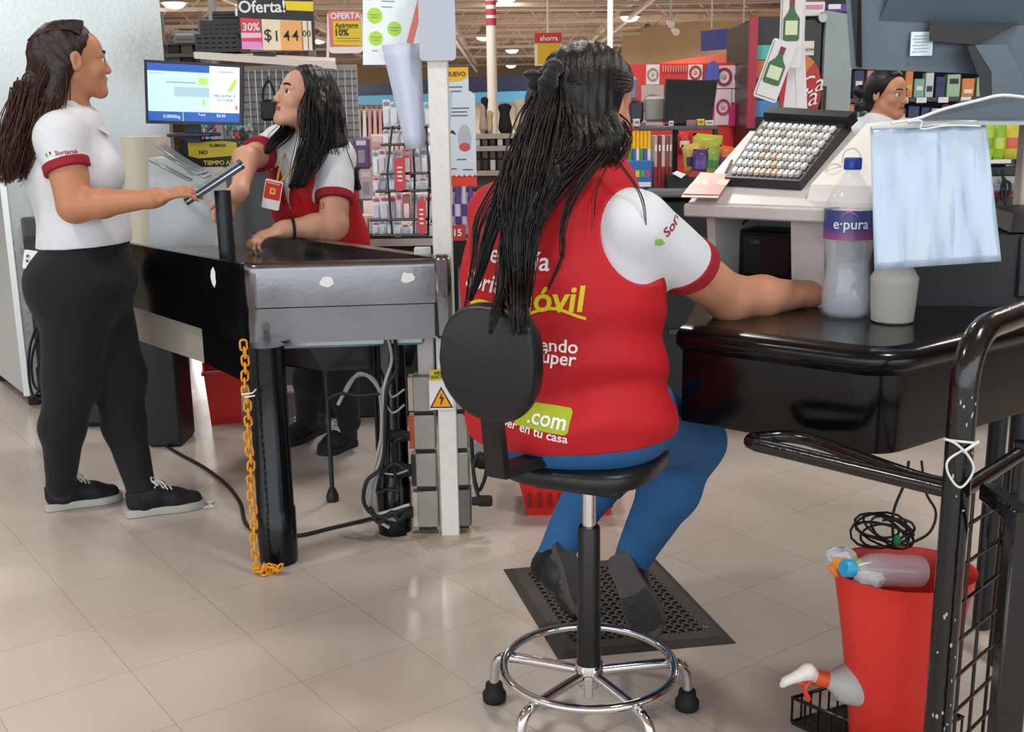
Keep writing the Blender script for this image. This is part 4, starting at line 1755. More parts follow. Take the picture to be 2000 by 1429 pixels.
    def FR(px, py, rot=0.0, Y=2.03):
        x = (r * cos(rot) + up_ * sin(rot))
        return frame(P3(px, py, Y), x, up_)
    wm = MB()
    decal(wm, tb, 'ele', .050, FR(966, 502, -.02, 2.08), bold=.012)
    mk('white_lettering', wm, cm('#f1efee', .6), vo, 'white printed word', smooth=0)
    wm = MB()
    decal(wm, tb, 'fonía', .050, FR(1020, 512, -.02, 2.06), bold=.012)
    mk('white_lettering', wm, cm('#f1efee', .6), vo, 'white printed word', smooth=0)
    wm = MB()
    decal(wm, tb, 'Soriana', .050, FR(942, 560, -.05, 2.08), bold=.015, shear=.25)
    mk('white_lettering', wm, cm('#f1efee', .6), vo, 'white printed word', smooth=0)
    wm = MB()
    decal(wm, tb, 'haciendo', .036, FR(1050, 679, -.06), bold=.014)
    mk('white_lettering', wm, cm('#f1efee', .6), vo, 'white printed word', smooth=0)
    wm = MB()
    decal(wm, tb, 'tu súper', .036, FR(1052, 703, -.06), bold=.014)
    mk('white_lettering', wm, cm('#f1efee', .6), vo, 'white printed word', smooth=0)
    wm = MB()
    decal(wm, tb, '.com', .042, FR(1062, 823, -.10), bold=.018, lift=.0028)
    mk('white_lettering', wm, cm('#f1efee', .6), vo, 'white printed word', smooth=0)
    wm = MB()
    decal(wm, tb, 'súper en tu casa', .025, FR(1020, 846, -.16), bold=.014)
    mk('white_lettering', wm, cm('#f1efee', .6), vo, 'white printed word', smooth=0)
    ym = MB()
    decal(ym, tb, 'móvil', .068, FR(1052, 590, .02), bold=.02, shear=.12)
    sw = [(-.155 + .011 * i, .010 * sin(i * .45) - .002 * i * .1) for i in range(24)]
    decal(ym, tb, None, 1, FR(1030, 612, .0), polys=[[(x0, y0 + .003), (x0, y0 - .003), (x1, y1 - .003), (x1, y1 + .003)] for (x0, y0), (x1, y1) in zip(sw, sw[1:])])
    mk('yellow_lettering', ym, cm('#d8c51c', .6), vo, 'yellow printed word with a swoosh', smooth=0)
    gm = MB()
    decal(gm, tb, None, 1, FR(1050, 820, -.10), polys=[rrect(.115, .050, .010)])
    mk('green_badge', gm, cm('#a9b823', .6), vo, 'lime green printed box', smooth=0)
    # sleeve logo
    sb = bvh(sh)
    lm = MB()
    xd = (P3(1372, 452, 2.12) - P3(1330, 478, 2.12)).normalized()
    Ms = frame(P3(1345, 462, 2.02), xd, Vector((-.3, -.25, 1)))
    decal(lm, sb, 'Soriana', .027, Ms @ Matrix.Translation((.008, .010, 0)), bold=.016)
    mk('sleeve_logo', lm, MAROON, so, 'small maroon sleeve lettering', smooth=0)
    lm = MB()
    decal(lm, sb, None, 1, Ms @ Matrix.Translation((-.040, .006, 0)), polys=[[(-.012, .010), (-.002, .002), (.0, -.012), (-.010, -.010), (-.018, .0)]])
    mk('sleeve_emblem', lm, cm('#8cc04a', .6), so, 'small green emblem', smooth=0)
    # shoes
    shoe_part(t, heelR, toeR, (.04, .90, .10), canvas=SHOELEATHER, sole=SOLEGREY, laces=False, w=.050, sole_t=.018)
    e2 = shoe_part(t, heelL, toeL, (-.50, .65, .30), canvas=SHOELEATHER, sole=SOLEGREY, laces=False, w=.046, sole_t=.018)
    mb = MB()      # fine tread ribs across the forefoot of the upturned sole
    d = (toeR - heelR).normalized()
    u = Vector((.04, .90, .10))
    u = (u - d * u.dot(d)).normalized()
    s_ = d.cross(u)
    L = (toeR - heelR).length
    for i in range(17):
        a = .50 + i * .026
        w_ = .047 * (1 - abs(a - .73) ** 2 * 3.5)
        mb.tube(spline([heelR + d * (a - .03) * L + s_ * w_ * q - u * .001 + d * (.03 * (1 - q * q)) * L for q in (-.92, -.5, 0, .5, .92)], 3), .0016, 4)
    tr = mk('tread', mb, cm('#2c2a29', .8), t)
    tr['kind'] = 'stuff'
    # ---- hair
    S = Body()
    S.ell(hd.w(0, -.012, .036), (.086, .103, .088), hd.R, .02)
    S.ell(hd.w(0, -.040, -.030), (.082, .076, .095), hd.R, .03)
    tie = P3(1072, 168, 2.22)
    S.cone(hd.w(-.035, -.085, .02), tie, .055, .028, .04)
    A1 = [(P3(1080, 168, 2.20), .026), (P3(1062, 235, 2.15), .040), (P3(1042, 320, 2.09), .044), (P3(1022, 400, 2.04), .036), (P3(1014, 470, 2.02), .024), (P3(1013, 540, 2.00), .020), (P3(1013, 596, 1.90), .012), (P3(1014, 648, 1.868), .004)]
    C1 = [(hd.w(-.02, -.07, -.02), .06), (P3(1122, 285, 2.16), .044), (P3(1072, 350, 2.09), .034), (P3(1034, 430, 2.03), .020), (P3(1024, 520, 2.015), .012), (P3(1022, 585, 2.01), .005)]
    D1 = [(hd.w(.05, -.03, -.04), .04), (P3(1195, 275, 2.18), .038), (P3(1185, 318, 2.17), .022)]
    B1 = [(P3(1060, 230, 2.15), .03), (P3(1012, 330, 2.09), .030), (P3(966, 430, 2.07), .014), (P3(938, 520, 2.07), .009), (P3(918, 585, 2.07), .004)]
    for g in (A1[:6], C1, D1):
        S.chain([p for p, q in g], [q * .80 for p, q in g], .03, w=(1, 0, 0), sw=1.0)
    rg = lambda X, Y, Z: .0012 * np.sin(300 * X + 60 * Y + 20 * np.sin(6 * Z)) + .001 * np.sin(190 * X - 140 * Y + 8 * np.sin(9 * Z))
    hp = S.build(h=.004, cuts=[hairline_cut(hd, .012, .55)], disp=rg)
    ho = mk('hair', hp, HAIRBLACK, t, smooth=180)
    mb = MB()
    off = lambda g, dx, dy, k=1: [(p + V(dx * min(1, i / 2), dy, 0), q * k) for i, (p, q) in enumerate(g)]
    G = [A1, off(A1, -.010, -.012, .9), off(A1, .010, -.01, .9), C1, off(C1, .006, -.014, .9), off(C1, -.010, -.012), B1, D1,
         A1[:4] + [(P3(1000, 470, 2.02), .02), (P3(985, 560, 1.97), .010), (P3(968, 612, 1.885), .008), (P3(958, 650, 1.865), .003)], off(A1, .0, -.02, .8), off(C1, 0, 0, .8)]
    strands(mb, G, 1300, (.0017, .0007), 4, .004, 4, 9)
    # thin stray locks
    W_ = [[(P3(1180, 300, 2.12), .01), (P3(1120, 380, 2.06), .01), (P3(1100, 450, 2.045), .006), (P3(1098, 500, 2.045), .004), (P3(1070, 565, 2.04), .002)],
          [(P3(1190, 310, 2.12), .01), (P3(1165, 370, 2.08), .008), (P3(1160, 420, 2.06), .004), (P3(1155, 450, 2.05), .003)],
          [(P3(1000, 330, 2.09), .02), (P3(940, 420, 2.09), .012), (P3(925, 500, 2.09), .006), (P3(908, 610, 2.09), .004)],
          [(P3(1010, 400, 2.06), .02), (P3(985, 500, 2.03), .012), (P3(972, 580, 2.02), .008), (P3(955, 650, 1.99), .003)],
          [(P3(1195, 300, 2.12), .006), (P3(1250, 380, 2.05), .005), (P3(1262, 440, 2.04), .002)]]
    strands(mb, W_[:1] + W_[2:4], 46, (.0012, .0005), 6, .002, 4, 12)
    strands(mb, W_[1:2] + W_[4:], 8, (.0008, .0004), 6, .002, 4, 13)
    # combed hair over the crown towards the tie
    tl = Vector(hd.local(np.array([tuple(tie)]))[0])
    for k in range(150):
        a = -1.45 + 2.9 * k / 149
        st = Vector((.080 * sin(a), .050 * cos(a) - .008, .080 - .055 * abs(sin(a))))
        pts = []
        for j in range(9):
            q = j / 8
            v = st * (1 - q) + Vector((tl.x, tl.y, tl.z)) * q - Vector((0, -.012, .036))
            n_ = Vector((v.x / .0875, v.y / .1045, v.z / .0895))
            lift = max(1.0, 1.0 / max(n_.length, .2)) if q < .93 else 1
            pts.append(hd.w(*(v * lift + Vector((0, -.012, .036)))))
        mb.tube(spline(pts, 3), .0019 + .0007 * sin(k * 2.3), 4)
    mk('hair_strands', mb, HAIRBLACK, ho, smooth=180)
    mb = MB()
    for a in range(16):
        q = a / 16 * 2 * pi
        c_ = tie + V(-.004 + .012 * cos(q), -.045 + .020 * sin(q), .004 + .030 * cos(q))
        mb.ball(c_, (.017 + .004 * sin(a * 2.2), .016, .017), 10)
    mb.ball(tie + V(-.034, -.045, .020), (.018, .014, .010), 10)
    mb.ball(tie + V(-.028, -.045, .002), (.016, .012, .013), 10)
    mk('scrunchie', mb, mat('black_velvet', '#0a0a0e', .9, sheen=.3), ho)
    return t


W3 = woman_seated()


# ---------------------------------------------------------------- cashier leaning on the bagging table
def woman_cashier():
    t = thing('person', (P3(660, 880, 4.2).x, 4.2, 0),
              'person in red vest with name badge and straight black hair, leaning on the bagging table', 'person')
    f = Vector((-.62, -.78, 0)).normalized()
    r = f.cross(Vector((0, 0, 1)))
    B = Body()
    hd = Head(B, P3(597, 193, 4.0), Vector((-.83, -.50, .30)), Vector((.25, .12, 1)), 1.0)
    hd.gaze = (-.45, .1)
    nb = P3(604, 278, 4.04)
    B.cone(hd.w(0, -.03, -.05), nb, .049, .054, .025, 'neck')
    sL, sR = P3(655, 306, 3.98), P3(548, 282, 4.10)     # her left is at the viewer's right
    B.cone(nb + V(0, 0, -.01), P3(602, 320, 4.06), .055, .085, .05, 'torso', r, 1.4)
    B.cone(nb + V(0, 0, -.03), sL, .055, .055, .04, 'torso')
    B.cone(nb + V(0, 0, -.03), sR, .055, .055, .04, 'torso')
    B.cone(P3(602, 325, 4.06), P3(612, 390, 4.09), .108, .122, .05, 'torso', r, 1.30)
    B.cone(P3(612, 390, 4.09), P3(636, 460, 4.17), .120, .120, .05, 'torso', r, 1.22)
    B.cone(P3(636, 460, 4.17), P3(648, 540, 4.24), .120, .140, .05, 'torso', r, 1.25)
    B.ell(P3(645, 545, 4.26), (.165, .145, .12), None, .05, 'hips')
    for sg in (-1, 1):
        B.ell(P3(588, 368, 4.02) + r * .060 * sg, (.062, .062, .064), None, .035, 'torso')
    eL, wL = P3(652, 440, 3.86), P3(558, 447, 3.80)
    B.cone(sL, eL, .056, .050, .03, 'armL')
    B.cone(eL, vl(eL, wL, .4), .046, .043, .02, 'foreL')
    B.cone(vl(eL, wL, .4), wL, .043, .029, .02, 'foreL')
    hand(B, wL, (-.86, -.25, -.20), (.0, -.25, 1), 1, curl=(.45, .6, .4), spread=.1, thumb=(.75, .3))
    eR, wR = P3(480, 312, 3.86), P3(468, 372, 3.74)
    B.cone(sR, eR, .052, .044, .03, 'armR')
    B.cone(eR, wR, .043, .028, .02, 'foreR')
    hand(B, wR, (-.62, -.1, -.75), (-.5, .8, .3), -1, curl=(.5, .6, .4))
    kL, kR = P3(655, 690, 4.18), P3(610, 690, 4.30)
    aL, aR = P3(682, 822, 4.25), P3(600, 815, 4.42)
    for s_, k_, a_, tg in ((P3(668, 560, 4.20), kL, aL, 'legL'), (P3(618, 560, 4.30), kR, aR, 'legR')):
        B.cone(s_, k_, .095, .062, .04, tg)
        B.cone(k_, vl(k_, a_, .4), .060, .056, .03, tg)
        B.cone(vl(k_, a_, .4), a_, .056, .038, .03, tg)
    hL, tL = fl(692, 868), fl(626, 890)
    hR, tR = hL + V(-.16, .22, 0), tL + V(-.18, .12, 0)
    for a, h_, t_ in ((aL, hL, tL), (aR, hR, tR)):
        B.cone(a, vl(h_, t_, .25) + V(0, 0, .04), .036, .03, .02, 'foot')
        B.cone(vl(h_, t_, .25) + V(0, 0, .04), vl(h_, t_, .75) + V(0, 0, .03), .03, .026, .02, 'foot')
    pf = B.build(h=.0034)
    mk('body', (pf[0], pf[1], hd.lips(*pf)), [SKIN2, LIPS], t, smooth=180)
    hd.details(t)
    tr = B.build(h=.006, off=.008, tags=['hips', 'legR', 'legL'], disp=wrinkle(.002, (20, 20, 50), 3),
                 tcuts={'legR': [plane_cut(aR + V(0, 0, -.02), (0, 0, -1))], 'legL': [plane_cut(aL + V(0, 0, -.02), (0, 0, -1))]})
    mk('trousers', tr, BLACKCLOTH, t, smooth=180)
    sk = B.build(h=.005, off=.005, tags=['foot', 'legR', 'legL'], cuts=[plane_cut((0, 0, .22), (0, 0, 1))])
    mk('socks', sk, BLACKCLOTH, t, smooth=180)
    nL = (eL - sL).normalized()
    nR = (eR - sR).normalized()
    cl, cr = vl(sL, eL, .60), vl(sR, eR, .62)
    sh = B.build(h=.004, off=.010, tags=['torso', 'armR', 'armL', 'neck'], offs={'armR': .011, 'neck': .004, 'armL': .013},
                 cuts=[plane_cut(P3(640, 520, 4.2), (0, 0, -1))], disp=wrinkle(.002, (24, 24, 50), 8),
                 tcuts={'armR': [plane_cut(cr, nR)], 'armL': [plane_cut(cl, nL)],
                        'neck': [plane_cut(nb + V(0, 0, -.002), Vector((-.55, -.4, 1)))]})
    so = mk('polo_shirt', sh, POLO, t, smooth=180)
    for tg, c_, n_ in (('armR', cr, nR), ('armL', cl, nL)):
        cf = B.build(h=.0035, off=.016, tags=[tg], cuts=[plane_cut(c_ + n_ * .016, n_), plane_cut(c_ - n_ * .014, -n_)])
        mk('sleeve_cuff', cf, MAROON, so, 'maroon sleeve band', smooth=180)
    # vest: open V over the shirt
    vb = np.array(nb + f * .10)
    fr, rr_ = np.array(f), np.array(r)

    def vneck(X, Y, Z):
        x = (X - vb[0]) * rr_[0] + (Y - vb[1]) * rr_[1]
        y = (X - vb[0]) * fr[0] + (Y - vb[1]) * fr[1]
        dz = vb[2] - Z
        w_ = np.clip(.052 - .20 * dz, -.2, .06)
        return np.minimum(w_ - np.abs(x), y + .10)
    ve = B.build(h=.004, off=.017, tags=['torso', 'hips'], disp=wrinkle(.0025, (24, 24, 50), 18),
                 cuts=[ball_keep_out(sL + V(.012, -.015, -.01), .090), ball_keep_out(sR + V(-.03, 0, -.01), .085), vneck,
                       plane_cut(P3(640, 560, 4.2), (0, 0, -1)), plane_cut(nb + V(0, 0, .005), Vector((0, -.2, 1)))])
    vo = mk('vest', ve, VESTRED, t, smooth=180)
    tb = bvh(ve)
    mb = MB()
    Mv = frame(P3(552, 330, 3.8), r * -1 if r.x < 0 else r, V(0, 0, 1))
    for sg in (-1, 1):
        P = []
        for j in range(8):
            q = j / 7
            o_ = nb + f * .35 + r * (sg * (.070 - .052 * q)) + V(0, 0, -.02 - .20 * q)
            h_ = tb.ray_cast(o_, -f)
            if h_[0] is not None:
                P.append(h_[0] + f * .003)
        if len(P) > 2:
            mb.tube(spline(P, 3), .008, 6, flat=.35, up=(0, 0, 1))
    mk('vest_trim', mb, MAROON, vo, 'maroon edging of the vest', smooth=60)
    # collar
    mb = MB()
    rows = []
    for (rad, dz) in ((.058, .034), (.064, .038), (.080, .012), (.094, -.012)):
        row = []
        for k in range(25):
            a = -2.85 + 5.7 * k / 24
            dr = (f * -cos(a) + r * sin(a))
            front_ = max(0, -cos(a))
            row.append(nb + dr * rad + V(0, 0, dz - .050 * front_) + f * .01)
        rows.append(row)
    mb.grid(rows, .002)
    mk('collar', mb, POLO, so, smooth=60)
    # name badge on a lanyard
    bo = P3(532, 380, 3.80)
    M = frame(bo, Vector((.96, -.1, -.22)), Vector((.22, 0, 1)))
    mb = MB()
    mb.prism(rrect(.062, .100, .006), 0, .002, M)
    mb.m = 1
    mb.prism([(x, y + .014) for x, y in rrect(.056, .060, .003)], .002, .003, M)
    mb.m = 2
    mb.prism([(x, y + .012) for x, y in rrect(.020, .022, .003)], .003, .004, M)
    mb.m = 1
    mb.prism([(x, y + .013) for x, y in rrect(.009, .010, .004)], .004, .005, M)
    mb.m = 3
    mb.text('ROMANA', .010, M @ Matrix.Translation((0, .038, .004)))
    bd = mk('name_badge', mb, [cm('#e9e6e4', .3), cm('#cf2a26', .4), cm('#e8c231', .4), PAPER], t, 'red and white name badge', smooth=0)
    mb = MB()
    P = [nb + r * .05 + f * .03, P3(575, 330, 3.86), P3(545, 358, 3.81)]
    mb.tube(spline([nb + r * -.05 + f * .05, P3(575, 322, 3.87), P3(548, 356, 3.82)], 5), .0035, 5)
    mb.tube(spline([nb + r * .05 + f * .05, P3(548, 322, 3.90), P3(541, 356, 3.82)], 5), .0035, 5)
    mk('lanyard', mb, cm('#d7b44a', .6), bd, 'yellow and red lanyard cord')
    mb = MB()
    dd = (wL - eL).normalized()
    xx = dd.orthogonal().normalized()
    mb.tube(arc(vl(eL, wL, .86), .036, 0, 2 * pi, 20, xx, dd.cross(xx))[:-1], .0052, 7, closed=True)
    mk('bracelet', mb, BLACKRUBBER, t)
    mb = MB()
    ab = bvh(pf)
    decal(mb, ab, '33', .028, frame(P3(614, 401, 3.72), (1, 0, 0), (0, .1, 1)), lift=.0006)
    mk('tattoo', mb, cm('#4a3a3a', .6), t, 'small dark tattoo above the elbow', smooth=0)
    shoe_part(t, hL, tL, (0, 0, 1), canvas=SHOEBLACK, sole=cm('#1c1c1e', .6), w=.05)
    shoe_part(t, hR, tR, (0, 0, 1), canvas=SHOEBLACK, sole=cm('#1c1c1e', .6), w=.05)
    # hair: straight, past the shoulders
    S = Body()
    S.ell(hd.w(0, -.012, .036), (.084, .100, .086), hd.R, .02)
    S.ell(hd.w(0, -.035, -.010), (.086, .075, .095), hd.R, .03)
    # her left side (towards the viewer's right)
    A1 = [(hd.w(-.065, -.01, .05), .040), (P3(620, 215, 3.91), .058), (P3(616, 270, 3.90), .052), (P3(598, 325, 3.86), .034), (P3(580, 366, 3.84), .010)]
    C1 = [(hd.w(-.03, -.07, .0), .06), (P3(645, 230, 4.00), .052), (P3(655, 285, 3.96), .045), (P3(676, 330, 3.97), .030), (P3(698, 368, 4.0), .010)]
    E1 = [(hd.w(-.0, -.09, -.02), .06), (P3(640, 260, 4.10), .055), (P3(665, 330, 4.10), .030), (P3(690, 372, 4.10), .010)]
    R1 = [(hd.w(.074, .005, .00), .022), (P3(560, 250, 3.98), .028), (P3(538, 275, 3.92), .027), (P3(520, 298, 3.90), .010)]
    for g in (A1, C1, E1, R1):
        S.chain([p for p, q in g], [q * .88 for p, q in g], .03)
    rg = lambda X, Y, Z: .0010 * np.sin(300 * X + 160 * Y + 10 * np.sin(6 * Z)) + .0008 * np.sin(190 * Y - 140 * X + 4 * np.sin(9 * Z))
    hp = S.build(h=.004, cuts=[hairline_cut(hd, .030, .50)], disp=rg)
    ho = mk('hair', hp, HAIRBLACK, t, smooth=180)
    mb = MB()
    sh_ = lambda g, d_: [(p + d_ * min(1, i / 2), q * .8) for i, (p, q) in enumerate(g)]
    strands(mb, [A1, C1, E1, R1, sh_(A1, V(-.02, -.01, 0)), sh_(A1, V(.02, -.01, 0)), sh_(C1, V(.01, -.02, 0)), sh_(C1, V(-.02, -.02, 0)), A1, C1], 800, (.0018, .0007), 4, .003, 4, 19)
    mk('hair_strands', mb, HAIRBLACK, ho, smooth=180)
    return t


W2 = woman_cashier()
# brown paper bag scrap of bread held under the hand
mb = MB()
c = fl(497, 478, .885)
mb.ball(c, (.030, .026, .024), 16)
mb.ball(c + V(.02, .01, .006), (.022, .02, .018), 14)
tag(mk('bread_roll', mb, mat('bread_crust', '#b27c45', .75, bump=.3, bscale=60, var=.2, vscale=30)), 'small golden brown item held under the hand on the steel table', 'food')


# ---------------------------------------------------------------- person at the far checkout
def man_far():
    t = thing('person', (P3(1720, 240, 5.6).x, 5.6, 0), 'person with short dark hair and white shirt at the far checkout', 'person')
    f = Vector((.66, -.75, 0)).normalized()
    r = f.cross(Vector((0, 0, 1)))
    B = Body()
    hd = Head(B, P3(1733, 184, 5.6), Vector((.60, -.80, -.06)), (0, 0, 1), 1.0)
    nb = P3(1722, 236, 5.62)
    B.cone(hd.w(0, -.03, -.05), nb, .055, .062, .03, 'neck')
    sA, sB = P3(1668, 262, 5.55), P3(1775, 262, 5.72)
    for s_ in (sA, sB):
        B.cone(nb + V(0, 0, -.03), s_, .06, .062, .04, 'torso')
        e_ = s_ + V(.02, -.03, -.27)
        w_ = e_ + V(.16, -.16, .02)
        B.cone(s_, e_, .055, .045, .03, 'arm')
        B.cone(e_, w_, .042, .028, .02, 'fore')
        hand(B, w_, (.6, -.7, 0), (0, 0, 1), 1 if s_ is sA else -1)
    c0 = V((sA.x + sB.x) / 2, 5.64, nb.z)
    B.cone(c0 + V(0, 0, -.1), c0 + V(0, 0, -.30), .11, .125, .05, 'torso', r, 1.35)
    B.cone(c0 + V(0, 0, -.30), c0 + V(0, 0, -.52), .12, .12, .05, 'torso', r, 1.25)
    B.ell(c0 + V(0, 0, -.56), (.16, .14, .12), None, .05, 'hips')
    for sg in (-1, 1):
        B.cone(c0 + r * .08 * sg + V(0, 0, -.6), V(c0.x, 5.64, .46) + r * .09 * sg, .09, .06, .04, 'leg')
        B.cone(V(c0.x, 5.64, .46) + r * .09 * sg, V(c0.x, 5.66, .08) + r * .10 * sg, .058, .04, .03, 'leg')
        B.cone(V(c0.x, 5.66, .05) + r * .10 * sg, V(c0.x, 5.66, .04) + r * .10 * sg + f * .15, .035, .03, .03, 'foot')
    for sg in (-1, 1):
        q_ = V(c0.x, 5.66, 0) + r * .10 * sg
        shoe_part(t, q_ - f * .07, q_ + f * .19, (0, 0, 1), w=.05)
    pf = B.build(h=.0038)
    mk('body', (pf[0], pf[1], hd.lips(*pf)), [SKIN, LIPS], t, smooth=180)
    hd.gaze = (-.2, -.05)
    hd.details(t)
    sh = B.build(h=.006, off=.012, tags=['torso', 'arm', 'neck'], cuts=[plane_cut(c0 + V(0, 0, -.60), (0, 0, -1))], offs={'neck': .004},
                 tcuts={'neck': [plane_cut(nb + V(0, 0, .004), (f.x * .4, f.y * .4, 1))]}, disp=wrinkle(.002, (20, 20, 40), 2))
    mk('polo_shirt', sh, POLO, t, smooth=180)
    tr = B.build(h=.007, off=.010, tags=['hips', 'leg'], cuts=[plane_cut((0, 0, .05), (0, 0, -1))])
    mk('trousers', tr, BLACKCLOTH, t, smooth=180)
    S = Body()
    S.ell(hd.w(0, -.010, .042), (.085, .102, .088), hd.R, .02)
    S.ell(hd.w(0, -.055, -.015), (.085, .075, .085), hd.R, .03)
    for a in range(9):
        S.ell(hd.w(.075 * cos(a * 1.3), -.095 + .02 * sin(a), -.06 + .014 * a), (.030, .030, .030), None, .02)
    hp = S.build(h=.005, cuts=[hairline_cut(hd, .026, .45)], disp=wrinkle(.004, (60, 60, 60), 2))
    mk('hair', hp, HAIRBLACK, t, smooth=180)
    return t


W4 = man_far()


# ================================================================== DRAFTING STOOL
SX, SY = .158, 2.196
st = thing('drafting_stool', (SX, SY, 0), 'black drafting stool with chrome foot ring under the seated person', 'stool')
PAD = mat('worn_black_vinyl', '#16171a', .38, bump=.05, bscale=90, rvar=.08)


def pad(name, w, h, th, M, r_top, r_bot, curve, m, parent, label=None):
    """cushion: rounded outline, domed, curved across its width"""
    N, K = 36, 6
    rings = []
    for k in range(K + 1):
        ph = pi * k / K
        infl = sin(ph) ** .6
        z = -cos(ph) * th / 2
        ring = []
        for i in range(N):
            a = 2 * pi * i / N
            n_ = 3.2
            ca, sa = cos(a), sin(a)
            x = math.copysign(abs(ca) ** (2 / n_), ca) * w / 2
            y = math.copysign(abs(sa) ** (2 / n_), sa) * h / 2
            x *= 1 - (r_top if y > 0 else r_bot) * (abs(y) / (h / 2)) ** 2
            s_ = .90 + .10 * infl
            x, y = x * s_, y * s_
            ring.append(Vector((x, y, z + curve * (x / (w / 2)) ** 2)))
        rings.append(ring)
    mb = MB(M)
    vs = [v for ring in rings for v in ring]
    b, t_ = len(vs), len(vs) + 1
    vs += [Vector((0, 0, -th / 2)), Vector((0, 0, th / 2))]
    fs = []
    for k in range(K):
        for i in range(N):
            j = (i + 1) % N
            fs.append((k * N + i, k * N + j, (k + 1) * N + j, (k + 1) * N + i))
    for i in range(N):
        j = (i + 1) % N
        fs.append((b, j, i))
        fs.append((t_, K * N + i, K * N + j))
    mb.add(vs, fs)
    return mk(name, mb, m, parent, label, smooth=60)


seat_z = .585
pad('seat', .325, .34, .040, frame((SX - .005, SY + .01, seat_z + .018), (.91, -.42, 0), (.42, .91, 0)), .05, .05, .0, PAD, st)
mb = MB()
mb.box((SX, SY + .01, seat_z - .022), (.20, .16, .03), rz(-.43), .008)
mk('seat_plate', mb, BLACKPLASTIC, st)
# backrest, bracket
Mb = frame(P3(968, 708, 1.93), Vector((.80, -.50, -.05)), Vector((.12, -.06, 1)))
pad('backrest', .205, .215, .042, Mb, .12, .34, .018, PAD, st)
mb = MB()
b0, b1 = P3(958, 790, 1.965), P3(972, 930, 2.00)
xb = Vector((.84, -.50, 0)).normalized()
yb = Vector((.5, .84, 0)).normalized()
mb.hexa([b1 - xb * .021 - yb * .008, b1 + xb * .021 - yb * .008, b1 + xb * .021 + yb * .012, b1 - xb * .021 + yb * .012],
        [b0 - xb * .020 - yb * .008, b0 + xb * .020 - yb * .008, b0 + xb * .020 + yb * .012, b0 - xb * .020 + yb * .012])
q = V(SX, SY, b1.z + .004)
b2 = b1 + V(0, 0, .006)
mb.hexa([b2 - xb * .019 + V(0, 0, -.010), b2 + xb * .019 + V(0, 0, -.010), q + xb * .02 + V(0, 0, -.010), q - xb * .02 + V(0, 0, -.010)],
        [b2 - xb * .019 + V(0, 0, .012), b2 + xb * .019 + V(0, 0, .012), q + xb * .02 + V(0, 0, .012), q - xb * .02 + V(0, 0, .012)])
mk('back_bracket', mb, BLACKPLASTIC, st, smooth=20)
mb = MB()
mb.cyl((SX, SY, .40), (SX, SY, .57), .0145, n=24)
mk('gas_piston', mb, CHROME, st)
mb = MB()
mb.lathe([(.026, .135), (.0262, .14), (.0235, .452), (.0215, .456)], (SX, SY, 0), 28)
mk('column_cover', mb, mat('satin_black_plastic', '#141416', .35), st)
mb = MB()
mb.lathe([(.024, .088), (.030, .10), (.032, .125), (.029, .142)], (SX, SY, 0), 24)
mk('hub', mb, CHROME, st)
mb = MB()
mb.box((SX - .003, SY - .034, .098), (.020, .008, .050), bev=.004)
mk('hub_tab', mb, cm('#b9b5ae', .5), st)
RR = .186
mb = MB()
mb.tube([V(SX + RR * cos(a * 2 * pi / 72), SY + RR * sin(a * 2 * pi / 72), .135) for a in range(72)], .0095, 12, closed=True)
mk('foot_ring', mb, CHROME, st)
for k, ang in enumerate((-61, 12, 84, 156, 228)):
    a = radians(ang - 0)
    d = V(cos(a), sin(a), 0)
    o = V(SX, SY, 0)
    mb = MB()
    P = [o + d * .026 + V(0, 0, .120), o + d * .10 + V(0, 0, .119), o + d * .175 + V(0, 0, .117), o + d * .205 + V(0, 0, .112), o + d * .222 + V(0, 0, .095), o + d * .228 + V(0, 0, .065), o + d * .229 + V(0, 0, .040)]
    mb.tube(spline(P, 5), .0115, 12)
    mk('leg', mb, CHROME, st)
    mb = MB()
    mb.lathe([(.024, 0), (.027, .004), (.027, .020), (.021, .028), (.019, .044), (.016, .046)], tuple(o + d * .229), 20)
    mk('rubber_foot', mb, BLACKRUBBER, st)

# ------------------------------------------------------------------ anti-fatigue mat with oval holes
m0, m1, m2, m3 = fl(983, 1112), fl(1275, 1086), fl(1438, 1256), fl(1090, 1288)
MATM = mat('mat_rubber', '#3b3632', .62, bump=.08, bscale=150, var=.12, vscale=12)
mt = thing('floor_mat', ((m0 + m2) / 2), 'dark rubber anti-fatigue mat with rows of oval holes under the stool', 'mat')
mb = MB()


def mq(u, v, z):
    p = (m0 * (1 - u) + m1 * u) * (1 - v) + (m3 * (1 - u) + m2 * u) * v
    return V(p.x, p.y, z)


nu, nv = 15, 17
mu, mv = .12, .10
for i in range(nu):
    for j in range(nv):
        u0, u1 = mu + (1 - 2 * mu) * i / nu, mu + (1 - 2 * mu) * (i + 1) / nu
        v0, v1 = mv + (1 - 2 * mv) * j / nv, mv + (1 - 2 * mv) * (j + 1) / nv
        uc, vc, ru, rv = (u0 + u1) / 2, (v0 + v1) / 2, (u1 - u0) * .34, (v1 - v0) * .30
        outer, inner = [], []
        for k in range(12):
            a = 2 * pi * k / 12
            ca, sa = cos(a), sin(a)
            m_ = max(abs(ca), abs(sa))
            outer.append((uc + ca / m_ * (u1 - u0) / 2, vc + sa / m_ * (v1 - v0) / 2))
            inner.append((uc + ca * ru, vc + sa * rv))
        vs = [mq(*p, .012) for p in outer] + [mq(*p, .011) for p in inner] + [mq(*p, .0015) for p in inner]
        fs = []
        for k in range(12):
            l = (k + 1) % 12
            fs += [(k, 12 + k, 12 + l, l)[::-1], (12 + k, 24 + k, 24 + l, 12 + l)[::-1]]
        fs.append(tuple(range(24, 36)))
        mb.add(vs, fs)
